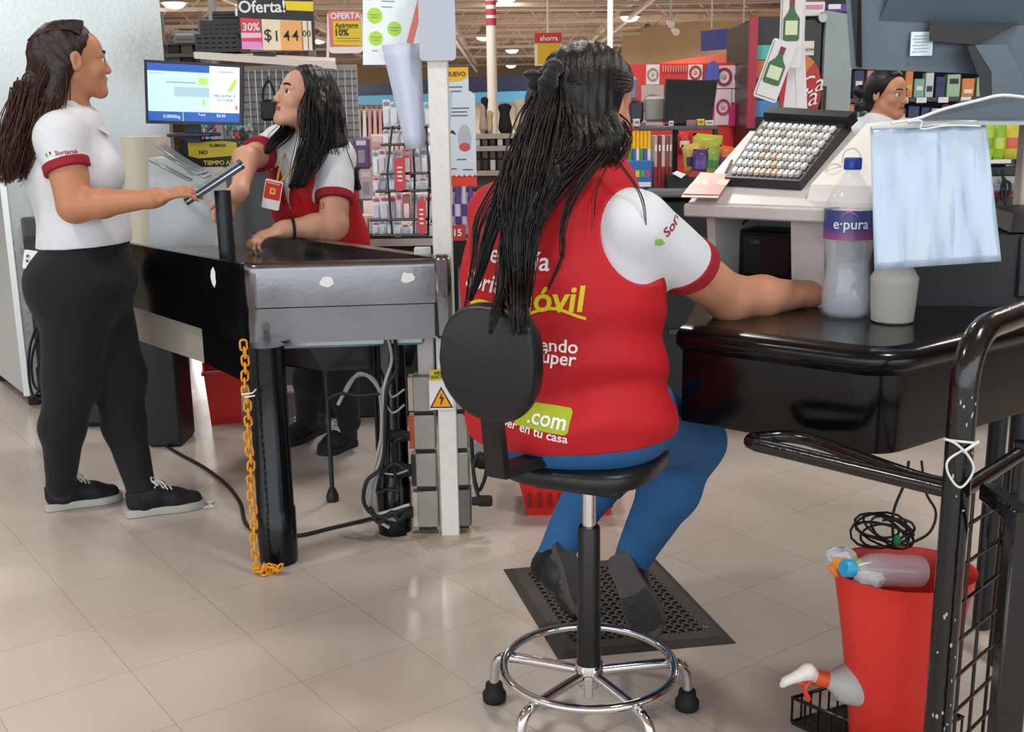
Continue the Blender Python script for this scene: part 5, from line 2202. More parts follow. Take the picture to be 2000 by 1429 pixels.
ring = lambda a, b, z0, z1: mb.add(
    [mq(x, y, z0) for x, y in ((a, a), (1 - a, a), (1 - a, 1 - a), (a, 1 - a))] + [mq(x, y, z1) for x, y in ((b, b * mv / mu), (1 - b, b * mv / mu), (1 - b, 1 - b * mv / mu), (b, 1 - b * mv / mu))],
    [(0, 1, 5, 4), (1, 2, 6, 5), (2, 3, 7, 6), (3, 0, 4, 7)])
ring(0, .05, .0, .0115)
mb.add([mq(x, y, .0115) for x, y in ((.05, .05 * mv / mu), (.95, .05 * mv / mu), (.95, 1 - .05 * mv / mu), (.05, 1 - .05 * mv / mu))] + [mq(x, y, .012) for x, y in ((mu, mv), (1 - mu, mv), (1 - mu, 1 - mv), (mu, 1 - mv))],
       [(0, 1, 5, 4), (1, 2, 6, 5), (2, 3, 7, 6), (3, 0, 4, 7)])
mb.add([mq(x, y, .001) for x, y in ((0, 0), (1, 0), (1, 1), (0, 1))], [(0, 1, 2, 3)])
mk('mat_sheet', mb, MATM, mt, smooth=30)
mb = MB()
c = mq(.90, .86, .012)
mb.lathe([(.008, -.004), (.008, .001), (.006, .0015)], tuple(c), 14)
mk('grommet', mb, CHROME, mt)

# ================================================================== COUNTER ON THE RIGHT
CZ = .88
c0, c1, c2 = Vector((.347, 2.218, 0)), Vector((.684, 1.94, 0)), Vector((1.26, 2.37, 0))
ctr = thing('checkout_counter', (.75, 2.3, 0), 'glossy black moulded counter with rounded corner where the seated person works', 'counter')


def rounded_path(a, b, c, r, n=10):
    d1, d2 = (a - b).normalized(), (c - b).normalized()
    p, q = b + d1 * r, b + d2 * r
    out = [a]
    for k in range(n + 1):
        t = k / n
        out.append(p * (1 - t) ** 2 + b * 2 * t * (1 - t) + q * t * t)
    return out + [c]


def extr_path(mb, path, back, prof, nrm_c):
    """wall following path; prof = list of (outset, z)"""
    rows = []
    for o_, z in prof:
        row = []
        for i, p in enumerate(path):
            t = (path[min(i + 1, len(path) - 1)] - path[max(i - 1, 0)]).normalized()
            n = Vector((t.y, -t.x, 0))
            row.append(Vector((p.x, p.y, z)) + n * o_)
        rows.append(row)
    C_n = len(path)
    vs = [v for row in rows for v in row]
    fs = []
    for i in range(len(rows) - 1):
        for j in range(C_n - 1):
            a = i * C_n + j
            fs.append((a, a + 1, a + C_n + 1, a + C_n))
    mb.add(vs, fs)
    return rows


pth = rounded_path(c0, c1, c2, .075)
backL, backR = c0 + V(.175, .66, 0), c2 + V(.1, .62, 0)
mb = MB()
rows = extr_path(mb, pth, None, [(-.012, CZ - .205), (-.010, CZ - .20), (-.010, CZ - .055), (.004, CZ - .045), (.016, CZ - .036), (.018, CZ - .024), (.014, CZ - .012), (.0, CZ - .004), (-.02, CZ)], None)
topr = [Vector(v) for v in rows[-1]] + [V(backR.x, backR.y, CZ), V(backL.x, backL.y, CZ)]
mb.add(topr, [tuple(range(len(topr)))])
botr = [Vector(v) for v in rows[0]] + [V(backR.x, backR.y, CZ - .205), V(backL.x, backL.y, CZ - .205)]
mb.add(botr, [tuple(range(len(botr)))[::-1]])
for (a, b) in ((len(topr) - 3, len(topr) - 2), (len(topr) - 2, len(topr) - 1), (len(topr) - 1, 0)):
    mb.add([botr[a], botr[b], topr[b], topr[a]], [(0, 1, 2, 3)])
mk('counter_shell', mb, BLACKPAINT, ctr, smooth=45)
# carcass underneath towards the back so that the shell is carried
mb = MB()
for x_, y_ in ((1.20, 2.62), (1.16, 2.42)):
    mb = MB()
    mb.cyl((x_, y_, 0), (x_, y_, CZ - .19), .022, n=16)
    mk('leg', mb, BLACKPLASTIC, ctr)

# ------------------------------------------------------------------ tubular rack frame with wire grid, bin and basket
BT = mat('chipped_black_enamel', '#0b0b0d', .2, coat=.4, bump=.12, bscale=60, var=.0)
rk = thing('tubular_rack', (.80, 1.85, 0), 'black tubular steel rack with wire grid side standing under the counter', 'rack')
r0 = at(1872, 900, 1.70)
X0, Y0_ = r0.x, 1.70
ztop = at(1905, 650, 1.70).z
farp = Vector((1.10, 2.09, 0))
dg = (farp - Vector((X0, Y0_, 0))).normalized()
mb = MB()
P = [V(X0, Y0_, -.0), V(X0, Y0_, .30), V(X0, Y0_, ztop - .12), V(X0, Y0_, ztop - .085)]
for k in range(7):
    a = pi / 2 * k / 6
    P.append(V(X0, Y0_, ztop - .085) + dg * .085 * (1 - cos(a)) + V(0, 0, .085 * sin(a)))
P.append(V(X0, Y0_, ztop) + dg * .30)
P.append(V(X0, Y0_, ztop) + dg * .62)
mb.tube(P, .0225, 18)
mk('bent_upright', mb, BT, rk)
mb = MB()
Pn = at(1478, 868, 1.98)
zt = Pn.z
p1 = V(X0, Y0_, zt - .0)
mb.tube([V(Pn.x, Pn.y, zt), V(Pn.x, Pn.y, zt) * .5 + p1 * .5, p1], .0135, 14)
mb.ball(V(Pn.x, Pn.y, zt), .0135, 14)
mb.tube(spline([V(Pn.x, Pn.y, zt), V(Pn.x - .008, Pn.y + .02, zt), V(Pn.x + .015, Pn.y + .045, zt), V(Pn.x + .10, Pn.y + .03, zt), V(X0 - .04, Y0_ + .08, zt), V(X0, Y0_ + .04, zt)], 4), .0125, 12)
mk('side_rail', mb, BT, rk)
mb = MB()
fp = V(X0, Y0_, 0) + dg * .29
mb.tube([V(X0, Y0_, zt - .005), V(fp.x, fp.y, zt + .0)], .0135, 12)
mb.tube([V(fp.x, fp.y, 0), V(fp.x, fp.y, zt + .02)], .016, 12)
mk('back_upright', mb, BT, rk)
for i in range(9):
    z = zt - .075 - i * .070
    if z < .03:
        break
    mb = MB()
    mb.tube([V(X0, Y0_, z) + dg * .02, V(fp.x, fp.y, z)], .0034, 8)
    mk('grid_wire', mb, BT, rk)
for i in range(3):
    q = V(X0, Y0_, 0) + dg * (.075 + .07 * i)
    mb = MB()
    mb.tube([V(q.x, q.y, .03), V(q.x, q.y, zt)], .0034, 8)
    mk('grid_wire', mb, BT, rk)
# second, nearer upright at the right edge of the picture
x2 = at(1985, 1100, 1.56)
mb = MB()
mb.box((x2.x + .006, 1.56, .36), (.046, .03, .72), bev=.004)
mb.box((x2.x + .006, 1.62, .70), (.03, .14, .03), bev=.004)
mk('flat_upright', mb, BT, rk)
mb = MB()
mb.tube([V(fp.x + .02, fp.y + .02, .5), V(x2.x + .01, 1.60, .66)], .012, 8)
mk('brace', mb, BT, rk)
mb = MB()
mb.box(V(X0, Y0_, .026) + dg * .12 + V(-.12, .09, 0), (.30, .28, .016), rz(-.75), .004)
mk('bottom_shelf', mb, BLACKPLASTIC, rk)
# chips in the enamel
mb = MB()
rr = random.Random(5)
for i in range(26):
    a = rr.uniform(-2.4, -.9)
    z = rr.uniform(.25, .50) if i < 14 else rr.uniform(.66, .86)
    c = V(X0 + .0224 * cos(a), Y0_ + .0224 * sin(a), z)
    mb.ball(c, (rr.uniform(.0012, .0028), .0008, rr.uniform(.002, .005)), 6, rz(a + pi / 2))
ch_ = mk('paint_chips', mb, cm('#b7b3ad', .7), rk, 'small bare chips in the black enamel')
ch_['kind'] = 'stuff'
# zip tie
mb = MB()
zz = at(1872, 868, 1.68).z
mb.tube([V(X0 + .0245 * cos(a * pi / 12), Y0_ + .0245 * sin(a * pi / 12), zz - .006 * sin(a * pi / 12 + .5)) for a in range(24)], .0022, 6, closed=True)
c = V(X0 - .006, Y0_ - .028, zz - .006)
mb.tube(spline([c, c + V(-.024, -.002, -.018), c + V(-.020, -.003, -.042), c + V(.0, -.003, -.062), c + V(.018, -.003, -.035), c + V(.010, -.002, -.012), c + V(-.012, -.002, .010), c + V(-.030, .0, .018)], 5), .0020, 6)
mb.tube([c + V(0, 0, -.004), c + V(.026, .004, .012)], .0026, 6)
tag(mk('zip_tie', mb, cm('#dcdcda', .4)), 'white looped zip tie fastened round the black tube upright', 'tie')

# ------------------------------------------------------------------ tall red waste bin
bc = V(.757, 2.00, 0)
bn = thing('waste_bin', (bc.x, bc.y, .035), 'tall red oval waste bin holding empty plastic bottles', 'bin')
prof = [(.078, .0), (.082, .004), (.094, .12), (.112, .26), (.128, .36), (.134, .395), (.137, .40)]
mb = MB()
N = 48
inner = [(r_ - .003, z) for r_, z in prof[1:]][::-1]
mb.lathe([(r_, z) for r_, z in prof] + [(.134, .400)] + inner + [(.02, .008)], (bc.x, bc.y, .035), N, sq=.86)
mk('bin_body', mb, mat('red_flexible_plastic', '#d8342c', .42, var=.03), bn)
PETC = mat('pet_plastic', '#dfeaf5', .08, alpha=.24, spec=1.0, coat=1.0)
b_ = thing('plastic_bottle', (bc.x, bc.y, .38), 'clear empty plastic bottle with blue cap lying in the red bin', 'bottle')
Mb_ = Matrix.Translation(at(1725, 1112, 1.98)) @ Matrix.Rotation(.30, 4, 'Z') @ Matrix.Rotation(radians(100), 4, 'Y')
mb = MB()
mb.lathe([(.020, -.09), (.030, -.085), (.033, -.06), (.031, -.03), (.033, .0), (.030, .035), (.014, .062), (.0125, .075)][::1], M=Mb_ @ Matrix.Scale(-1, 4, (0, 0, 1)), n=24)
mk('bottle_body', mb, PETC, b_)
mb = MB()
mb.lathe([(.0165, 0), (.017, .004), (.017, .018), (.015, .021)], M=Mb_ @ Matrix.Scale(-1, 4, (0, 0, 1)) @ Matrix.Translation((0, 0, .070)), n=24)
mk('bottle_cap', mb, cm('#2f9fd0', .4), b_)
q = at(1660, 1108, 2.0)
for i, (dx, dy, dz, c_, lab) in enumerate(((-.012, .0, .0, '#d8862e', 'crumpled orange wrapper'), (.012, .015, -.006, '#8fae33', 'crumpled green and yellow wrapper'), (-.006, .03, .012, '#c9cdd6', 'crumpled clear and white wrapper'), (.030, -.025, -.016, '#dedede', 'white crumpled paper'))):
    mb = MB()
    rr = random.Random(i)
    n0 = len(mb.v)
    mb.ball(q + V(dx, dy, dz), (.030, .024, .017), 10)
    mb.v = [tuple(Vector(v) + V(rr.uniform(-.006, .006), rr.uniform(-.006, .006), rr.uniform(-.006, .006))) for v in mb.v]
    tag(mk('wrapper', mb, cm(c_, .35), smooth=0), lab + ' inside the red bin', 'rubbish')
# black cable coil hanging below the counter
co = thing('cable_coil', at(1740, 1040, 2.1), 'coiled thin black cable hanging under the counter above the red bin', 'cable')
mb = MB()
ctr_ = at(1735, 1038, 2.08)
rr = random.Random(2)
P = []
for i in range(110):
    a = i * .42
    k, q_ = .046 + .010 * sin(i * .131 + 1), .50 + .22 * sin(i * .083)
    P.append(ctr_ + V(k * 1.1 * cos(a) - .008 + .010 * sin(i * .061), .014 * sin(i * .21), k * q_ * sin(a) - (.010 + .016 * sin(i * .05)) * cos(a)))
mb.tube(P, .0026, 6)
mk('coil', mb, CABLE, co)
mb = MB()
mb.tube(spline([at(1745, 1060, 2.07), at(1745, 1000, 2.07), at(1768, 940, 2.07), at(1775, 900, 2.07)], 5), .0028, 6)
mb.tube(spline([at(1775, 1062, 2.07), at(1815, 1040, 2.07), at(1828, 1000, 2.07), at(1808, 960, 2.07), at(1800, 900, 2.07)], 5), .0028, 6)
mk('cord', mb, CABLE, co)
mb = MB()
mb.ball(at(1752, 1055, 2.05), (.008, .008, .012), 10)
mk('green_tie', mb, cm('#1d6b45', .6), co, 'green tie round the coil')
# wire basket with spray bottle, low at the front
wb = thing('wire_basket', (.60, 1.93, 0), 'low black wire basket on the floor in front of the red bin', 'basket')
bz = .085
w0, w1, w2, w3 = fl(1548, 1362, bz), fl(1760, 1452, bz), fl(1880, 1400, bz), fl(1690, 1320, bz)
mb = MB()
mb.tube([w0, w1, w2, w3], .0045, 8, closed=True)
mk('rim_wire', mb, BT, wb)
mb = MB()
mb.tube([V(p.x, p.y, .03) for p in (w0, w1, w2, w3)], .003, 8, closed=True)
mk('base_wire', mb, BT, wb)
for k in range(9):
    for a, b in ((w0, w1), (w0, w3), (w1, w2)):
        p = vl(a, b, k / 8)
        mb = MB()
        mb.tube([p, V(p.x, p.y, .03)], .0025, 6)
        mk('upright_wire', mb, BT, wb)
mb = MB()
mb.hexa([V(p.x, p.y, .022) for p in (w0, w1, w2, w3)], [V(p.x, p.y, .030) for p in (w0, w1, w2, w3)])
mk('base_tray', mb, BLACKPLASTIC, wb)
sp = thing('spray_bottle', (.62, 1.97, .09), 'white and orange trigger spray bottle with milky body beside the red bin', 'spray bottle')
s0, s1 = at(1612, 1326, 1.99), at(1690, 1342, 1.99)
dS = (s1 - s0).normalized()
Ms = frame(s0, V(0, 1, 0).cross(dS).normalized(), V(0, 1, 0))
Ms = frame(s0, (0, 0, 1), Vector((0, 1, 0)))
ax_ = dS
xx = ax_.orthogonal().normalized()
Mx = Matrix(((xx.x, ax_.cross(xx).x, ax_.x, s0.x), (xx.y, ax_.cross(xx).y, ax_.y, s0.y), (xx.z, ax_.cross(xx).z, ax_.z, s0.z), (0, 0, 0, 1)))
mb = MB()
mb.lathe([(.014, .0), (.020, .012), (.036, .030), (.040, .045), (.040, .15), (.036, .155)], M=Mx, n=28)
mk('bottle_body', mb, mat('milky_plastic', '#d9d9d6', .3, trans=.35, ior=1.3), sp)
mb = MB()
mb.lathe([(.0165, -.022), (.0165, .004)], M=Mx, n=20)
mk('collar', mb, cm('#d8582a', .4), sp, 'orange collar')
mb = MB()
h0 = s0 - ax_ * .020
tp = at(1528, 1337, 1.97)
B_h = Body()
B_h.cone(h0, at(1578, 1310, 1.98), .012, .014, .01)
B_h.cone(at(1578, 1312, 1.98), at(1535, 1330, 1.97), .0145, .009, .01)
B_h.cone(at(1535, 1330, 1.97), tp, .008, .006, .006)
pfh = B_h.build(h=.0022)
mk('spray_head', pfh, cm('#e6e4e1', .35), sp, smooth=180)
mb = MB()
mb.tube(spline([at(1585, 1328, 1.975), at(1572, 1345, 1.97), at(1580, 1366, 1.97)], 4), .005, 8)
mb.tube([at(1555, 1332, 1.972), at(1575, 1336, 1.972)], .004, 8)
mk('trigger', mb, cm('#d2432a', .4), sp, 'red trigger')

# ================================================================== THINGS ON THE COUNTER
# water bottle
wp = fl(1650, 618, CZ)
wt = thing('water_bottle', wp, 'large clear water bottle with blue cap and purple label on the counter', 'bottle')
sc = 1.0
prof = [(.030, .0), (.044, .003), (.050, .016), (.0505, .05), (.047, .085), (.0445, .105), (.045, .120), (.050, .150), (.0520, .165), (.0520, .225), (.0505, .235), (.040, .262), (.024, .285), (.0155, .298), (.0145, .303), (.0145, .318)]
mb = MB()
N = 40
n0 = 0
mb.lathe(prof, tuple(wp), N)
vs = []
for i, v in enumerate(mb.v):      # petal base and grip ribs
    x, y, z = v[0] - wp.x, v[1] - wp.y, v[2] - wp.z
    a = math.atan2(y, x)
    k = 1 + (.05 * cos(5 * a) if z < .02 else 0) + (.012 * cos(8 * a) if .05 < z < .12 else 0)
    vs.append((wp.x + x * k, wp.y + y * k, v[2]))
mb.v = vs
mk('bottle_body', mb, mat('bottle_pet', '#e8f0f8', .06, alpha=.24, spec=1.0, coat=1.0), wt, smooth=60)
mb = MB()
mb.lathe([(.028, .004), (.042, .007), (.047, .018), (.0475, .05), (.044, .085), (.0415, .105), (.042, .118)], tuple(wp), 32)
mk('water', mb, mat('water', '#d6e6f4', .05, alpha=.26, spec=1.0), wt, smooth=60)
mb = MB()
mb.lathe([(.0175, .306), (.018, .309), (.018, .327), (.016, .330)], tuple(wp), 28)
mk('bottle_cap', mb, cm('#1f3f9c', .35), wt, 'dark blue screw cap')
LBL = bpy.data.materials.new('bottle_label_print')
LBL.use_nodes = True
nt = LBL.node_tree
tcn, sepn = nt.nodes.new('ShaderNodeTexCoord'), nt.nodes.new('ShaderNodeSeparateXYZ')
rmp = nt.nodes.new('ShaderNodeValToRGB')
nt.links.new(tcn.outputs['Object'], sepn.inputs[0])
nt.links.new(sepn.outputs[2], rmp.inputs[0])
rmp.color_ramp.elements[0].position = .168
rmp.color_ramp.elements[0].color = (*hx('#9a4a86'), 1)
rmp.color_ramp.elements[1].position = .190
rmp.color_ramp.elements[1].color = (*hx('#3a4a86'), 1)
nt.links.new(rmp.outputs[0], nt.nodes['Principled BSDF'].inputs['Base Color'])
nt.nodes['Principled BSDF'].inputs['Roughness'].default_value = .3
mb = MB()
vs, fs = [], []
for k in range(41):
    a = 2 * pi * k / 40
    for z in (.166, .226):
        vs.append((wp.x + .0528 * cos(a), wp.y + .0528 * sin(a), wp.z + z))
for k in range(40):
    fs.append((2 * k, 2 * k + 2, 2 * k + 3, 2 * k + 1))
mb.add(vs, fs)
lb = mk('bottle_label', mb, LBL, wt, 'purple and blue label')


def on_cyl(mb, txt, size, zc, rad, ctr, a0, **k):
    t = MB()
    t.text(txt, size, Matrix.Identity(4), ext=.0003, **k)
    vs = [(ctr.x + (rad + v[2]) * cos(a0 + v[0] / rad), ctr.y + (rad + v[2]) * sin(a0 + v[0] / rad), ctr.z + zc + v[1]) for v in t.v]
    mb.add(vs, t.f)


mb = MB()
on_cyl(mb, 'e·pura', .029, .198, .0533, wp, math.atan2(-wp.y, -wp.x) + .05, bold=.01)
mk('label_lettering', mb, cm('#e9ebf2', .5), lb, 'white lettering', smooth=0)
mb = MB()
a0 = math.atan2(-wp.y, -wp.x)
vs = []
for k in range(13):
    q = k / 12
    a = a0 - .40 + .75 * q
    z = wp.z + .210 + .012 * sin(pi * q)
    for dz in (0, .0035 * sin(pi * q) + .0005):
        vs.append((wp.x + .0534 * cos(a), wp.y + .0534 * sin(a), z + dz))
mb.add(vs, [(2 * k, 2 * k + 2, 2 * k + 3, 2 * k + 1) for k in range(12)])
mk('label_swoosh', mb, cm('#cf4f9c', .4), lb, 'pink arc', smooth=0)
# milky bottle without its top
cp = fl(1742, 628, CZ)
mb = MB()
t = thing('spray_bottle', cp, 'squat milky translucent bottle standing right of the water bottle, half under the plastic sleeve', 'bottle')
mb.lathe([(.036, .0), (.042, .004), (.044, .03), (.047, .085), (.0475, .092), (.040, .105), (.026, .128), (.016, .150), (.015, .165)], tuple(cp), 36)
mk('bottle_body', mb, mat('milky_pale', '#e3e5da', .3, trans=.45, ior=1.2), t, smooth=40)
mb = MB()
mb.lathe([(.014, .16), (.017, .162), (.017, .185)], tuple(cp), 20)
mk('screw_collar', mb, cm('#e4e4e0', .4), t)
# printer
pr = thing('receipt_printer', (1.12, 2.34, CZ), 'black receipt printer on the counter at the right edge', 'printer')
Mp = rz(-.12, (1.125, 2.52, CZ))
mb = MB(Mp)
BK2 = mat('matte_black_case', '#202226', .5, bump=.04, bscale=300)
mb.hexa([V(-.27, -.14, 0), V(.27, -.14, 0), V(.27, .16, 0), V(-.27, .16, 0)], [V(-.27, -.14, .155), V(.27, -.14, .155), V(.27, .16, .17), V(-.27, .16, .17)])
mk('printer_case', mb, BK2, pr)
mb = MB(Mp)
mb.box((.13, -.145, .088), (.27, .012, .135), bev=.004)
mk('printer_door', mb, cm('#2d2f34', .45), pr)
mb = MB(Mp)
mb.box((.09, -.138, .008), (.16, .05, .016), bev=.003)
mk('printer_foot', mb, BLACKPLASTIC, pr)
mb = MB(Mp)
mb.text('EPSON', .020, frame((.115, -.1520, .128), (1, 0, 0), (0, 0, 1)), bold=.02)
mk('printer_badge', mb, cm('#b9bcc2', .5), pr, 'pale lettering', smooth=0)
mb = MB(Mp)
mb.hexa([V(-.02, -.12, .160), V(.26, -.12, .160), V(.26, .15, .17), V(-.02, .15, .17)], [V(.0, -.07, .196), V(.25, -.07, .196), V(.25, .13, .20), V(.0, .13, .20)])
mk('printer_lid', mb, BK2, pr)


# ================================================================== REGISTER PODIUM ON THE COUNTER
FL_, FR_, BL_ = at(1345, 394, 2.55), at(1612, 402, 2.36), at(1445, 256, 2.83)
FR_.z = FL_.z
pu = (FR_ - FL_)
PW = pu.length
pu.normalize()
pv = Vector((-pu.y, pu.x, 0))
PD = (BL_ - FL_).dot(pv)
pod = thing('register_podium', (FL_ + pu * PW / 2 + pv * .1) * 1.0 - V(0, 0, FL_.z - CZ), 'white sloping register stand holding a programmable keyboard on the black counter', 'register stand')
PO = lambda a, b, z: FL_ + pu * a + pv * b + V(0, 0, z)      # local podium coordinates, z from the lip
RISE = BL_.z - FL_.z
WP = mat('scuffed_white_laminate', '#c6c5c2', .4, var=.08, vscale=18)
mb = MB()
SL = lambda a, b, z: PO(a, b, RISE * b / PD + z)
mb.hexa([SL(0, 0, -.022), SL(PW + .13, 0, -.022), SL(PW + .13, PD, -.022), SL(.0, PD, -.022)],
        [SL(0, 0, 0), SL(PW + .13, 0, 0), SL(PW + .13, PD, 0), SL(.0, PD, 0)])
mk('sloping_top', mb, WP, pod, smooth=0)
mb = MB()
zb = CZ - FL_.z
mb.box(PO(PW / 2 + .06, -.008, -.018), (PW + .13, .018, .030), frame((0, 0, 0), pu, pv), .004)
mk('front_lip', mb, WP, pod)
for a0, a1 in ((.035, .055), (PW - .085, PW - .01)):
    mb = MB()
    mb.hexa([PO(a0, .05, zb), PO(a1, .05, zb), PO(a1, PD, zb), PO(a0, PD, zb)], [SL(a0, .02, -.02), SL(a1, .02, -.02), SL(a1, PD, -.02), SL(a0, PD, -.02)])
    mk('side_panel', mb, WP, pod, smooth=0)
mb = MB()
mb.hexa([PO(.05, PD - .05, zb), PO(PW, PD - .05, zb), PO(PW, PD - .03, zb), PO(.05, PD - .03, zb)], [SL(.05, PD - .05, -.03), SL(PW, PD - .05, -.03), SL(PW, PD - .03, -.03), SL(.05, PD - .03, -.03)])
mk('back_panel', mb, cm('#a9b4ba', .5), pod, 'grey inner back panel')
# raised white arm right of the keyboard
mb = MB()
mb.hexa([SL(PW - .05, .02, .0), SL(PW + .13, .02, .0), SL(PW + .13, PD - .02, .0), SL(PW - .02, PD - .05, .0)],
        [SL(PW - .045, .03, .030), SL(PW + .125, .03, .030), SL(PW + .125, PD - .03, .045), SL(PW - .01, PD - .06, .045)])
mk('side_shield', mb, cm('#e2e1de', .4), pod, smooth=0)

# keyboard: keys as parts
k00, k10, k01 = at(1430, 352, 2.62), at(1562, 362, 2.50), at(1492, 264, 2.80)


def on_slope(px, py):
    d = ray(px, py)
    n = (SL(1, 0, 0) - SL(0, 0, 0)).cross(SL(0, .1, 0) - SL(0, 0, 0)).normalized()
    t = (SL(0, 0, 0) - c_o).dot(n) / d.dot(n)
    return c_o + d * t


kbl, kbr, ktl, ktr = on_slope(1428, 358), on_slope(1562, 366), on_slope(1497, 262), on_slope(1640, 272)
kb = thing('pos_keyboard', (kbl + kbr + ktl + ktr) / 4, 'black programmable till keyboard with a grid of pale keys on the white sloping stand', 'keyboard')
kx, ky = (kbr - kbl).normalized(), (ktl - kbl)
kn = kx.cross(ky).normalized()
KB = lambda u, v, h: (kbl * (1 - u) + kbr * u) * (1 - v) + (ktl * (1 - u) + ktr * u) * v + kn * h
mb = MB()
e = .06
mb.hexa([KB(-e, -e, .001), KB(1 + e, -e, .001), KB(1 + e, 1.2, .001), KB(-e, 1.2, .001)], [KB(-e * .8, -e * .8, .022), KB(1 + e * .8, -e * .8, .022), KB(1 + e * .8, 1.18, .032), KB(-e * .8, 1.18, .032)])
mk('keyboard_case', mb, mat('charcoal_case', '#2a2c30', .45), kb, smooth=0)
mb = MB()
mb.hexa([KB(-.06, 1.06, .02), KB(1.10, 1.06, .02), KB(1.12, 1.26, .02), KB(-.04, 1.26, .02)], [KB(-.04, 1.08, .048), KB(1.08, 1.08, .048), KB(1.10, 1.24, .045), KB(-.02, 1.24, .045)])
mk('card_slot', mb, BLACKPLASTIC, kb, smooth=0)
KW, KT, KG = cm('#d9dad6', .4), cm('#cdb39c', .4), cm('#a9aaa6', .4)
rr = random.Random(3)
for i in range(12):
    for j in range(7):
        mb = MB()
        u0, u1, v0, v1 = (i + .14) / 12, (i + .86) / 12, (j + .12) / 7, (j + .84) / 7
        h0 = .021 + .010 * (v0 + v1) / 2
        s_ = .07
        mb.hexa([KB(u0, v0, h0), KB(u1, v0, h0), KB(u1, v1, h0), KB(u0, v1, h0)],
                [KB(u0 + s_ * (u1 - u0), v0 + s_ * (v1 - v0), h0 + .007), KB(u1 - s_ * (u1 - u0), v0 + s_ * (v1 - v0), h0 + .007), KB(u1 - s_ * (u1 - u0), v1 - s_ * (v1 - v0), h0 + .007), KB(u0 + s_ * (u1 - u0), v1 - s_ * (v1 - v0), h0 + .007)])
        m_ = KT if (j < 3 and 2 < i < 8 and rr.random() < .75) else (KG if rr.random() < .1 else KW)
        mk('key', mb, m_, kb, smooth=0)
# price card, pen, small terminal, wires
a, b, c, d = at(1330, 396, 2.53), at(1402, 398, 2.48), at(1432, 352, 2.58), at(1368, 348, 2.62)
up1 = V(0, 0, .012)
mb = MB()
mb.hexa([a + up1, b + up1, c + up1, d + up1], [p + V(0, 0, .014) for p in (a, b, c, d)])
q1, q2 = vl(a, d, .08) + up1, vl(b, c, .08) + up1
q3, q4 = vl(b, c, .50) + up1, vl(a, d, .50) + up1
mb.m = 1
mb.hexa([q + V(0, 0, .003) for q in (q1, q2, q3, q4)], [q + V(0, 0, .004) for q in (q1, q2, q3, q4)])
tag(mk('price_card', mb, [cm('#dfa79c', .35), cm('#c93a33', .35)], smooth=0), 'pale card with red stripe on the left lip of the white register stand', 'card')
mb = MB()
mb.tube([on_slope(1413, 352) + kn * .006, on_slope(1430, 318) + kn * .006], .0035, 8)
tag(mk('pen', mb, cm('#8a7a72', .4)), 'thin grey pen lying left of the keyboard', 'pen')
term = thing('small_monitor', fl(1480, 590, CZ), 'small black monitor with dark screen inside the white register stand', 'monitor')
c_ = at(1483, 497, 2.62)
Mt = frame(c_, pu * .97 + pv * .0, V(0, 0, 1))
mb = MB(Mt)
mb.box((0, 0, -.05), (.172, .115, .10), bev=.006)
mk('housing', mb, BLACKPLASTIC, term)
mb = MB(Mt)
mb.box((.018, 0, .001), (.118, .094, .006), bev=.002)
mk('screen', mb, cm('#2b2e31', .15), term, 'dark glassy screen')
for k in range(4):
    mb = MB(Mt)
    mb.box((-.068, .03 - .02 * k, .001), (.014, .008, .006), bev=.001)
    mk('button', mb, cm('#4a4c50', .4), term)
mb = MB(Mt)
mb.text('USB', .012, Matrix.Translation((-.01, .030, .0045)))
mk('screen_lettering', mb, cm('#7b8086', .5), term, smooth=0)
mb = MB(Mt)
mb.box((0, -.085, -.05), (.08, .06, .07), bev=.004)
mb.box((0, -.112, -.05), (.12, .012, .09), bev=.004)
mk('stand', mb, BLACKPLASTIC, term)
mb = MB()
mb.tube(spline([at(1492, 394, 2.66), at(1480, 415, 2.66), at(1452, 435, 2.66), at(1436, 452, 2.68)], 5), .003, 7)
tag(mk('cable', mb, CABLE), 'short black cable running down behind the lip to the small monitor', 'cable')
for i, (P, lab) in enumerate((([(1612, 348), (1616, 326), (1632, 320), (1648, 330), (1652, 350)], 'white wire loop arching over the stand left of the bottle cap'),
                              ([(1645, 318), (1650, 296), (1668, 290), (1680, 302), (1684, 322)], 'white wire loop arching behind the blue bottle cap'))):
    mb = MB()
    mb.tube(spline([at(x, y, 2.44) for x, y in P], 5), .0018, 6)
    tag(mk('wire', mb, cm('#cfccc6', .4)), lab, 'wire')

# ------------------------------------------------------------------ shelf, monitor and plastic sleeve at the top right
SHZ = at(1850, 236, 2.5).z
sh_ = thing('equipment_shelf', (1.22, 2.56, CZ), 'grey shelf plate on a white post above the counter at the right', 'shelf')
mb = MB()
mb.hexa([at(1772, 244, 2.12), at(2060, 244, 2.10), at(2080, 236, 2.85), at(1800, 236, 2.85)], [at(1772, 237, 2.12), at(2060, 237, 2.10), at(2080, 229, 2.85), at(1800, 229, 2.85)])
mk('shelf_plate', mb, mat('grey_metal_plate', '#8f9497', .3, .5), sh_)
mb = MB()
p = at(2012, 300, 2.72)
mb.box((p.x, 2.72, (CZ + SHZ) / 2 - .005), (.05, .04, SHZ - CZ - .01), bev=.004)
mk('support_post', mb, cm('#d9cfc2', .5), sh_)
mb = MB()
mb.tube(spline([at(1740, 240, 2.11), at(1790, 232, 2.11), at(1840, 214, 2.11), at(1910, 196, 2.11), at(1960, 186, 2.11), at(2030, 194, 2.11)], 5), .0030, 8)
mb.tube(spline([at(1772, 238, 2.105), at(1800, 236, 2.105), at(1800, 252, 2.105), at(1850, 245, 2.105), at(1915, 246, 2.105)], 5), .0016, 8)
mk('clear_edge', mb, cm('#dfe4e8', .1), sh_, 'bright curved clear plastic edge')
mon = thing('monitor', at(1960, 236, 2.62), 'large dark grey monitor seen from behind, cropped by the top right corner', 'monitor')
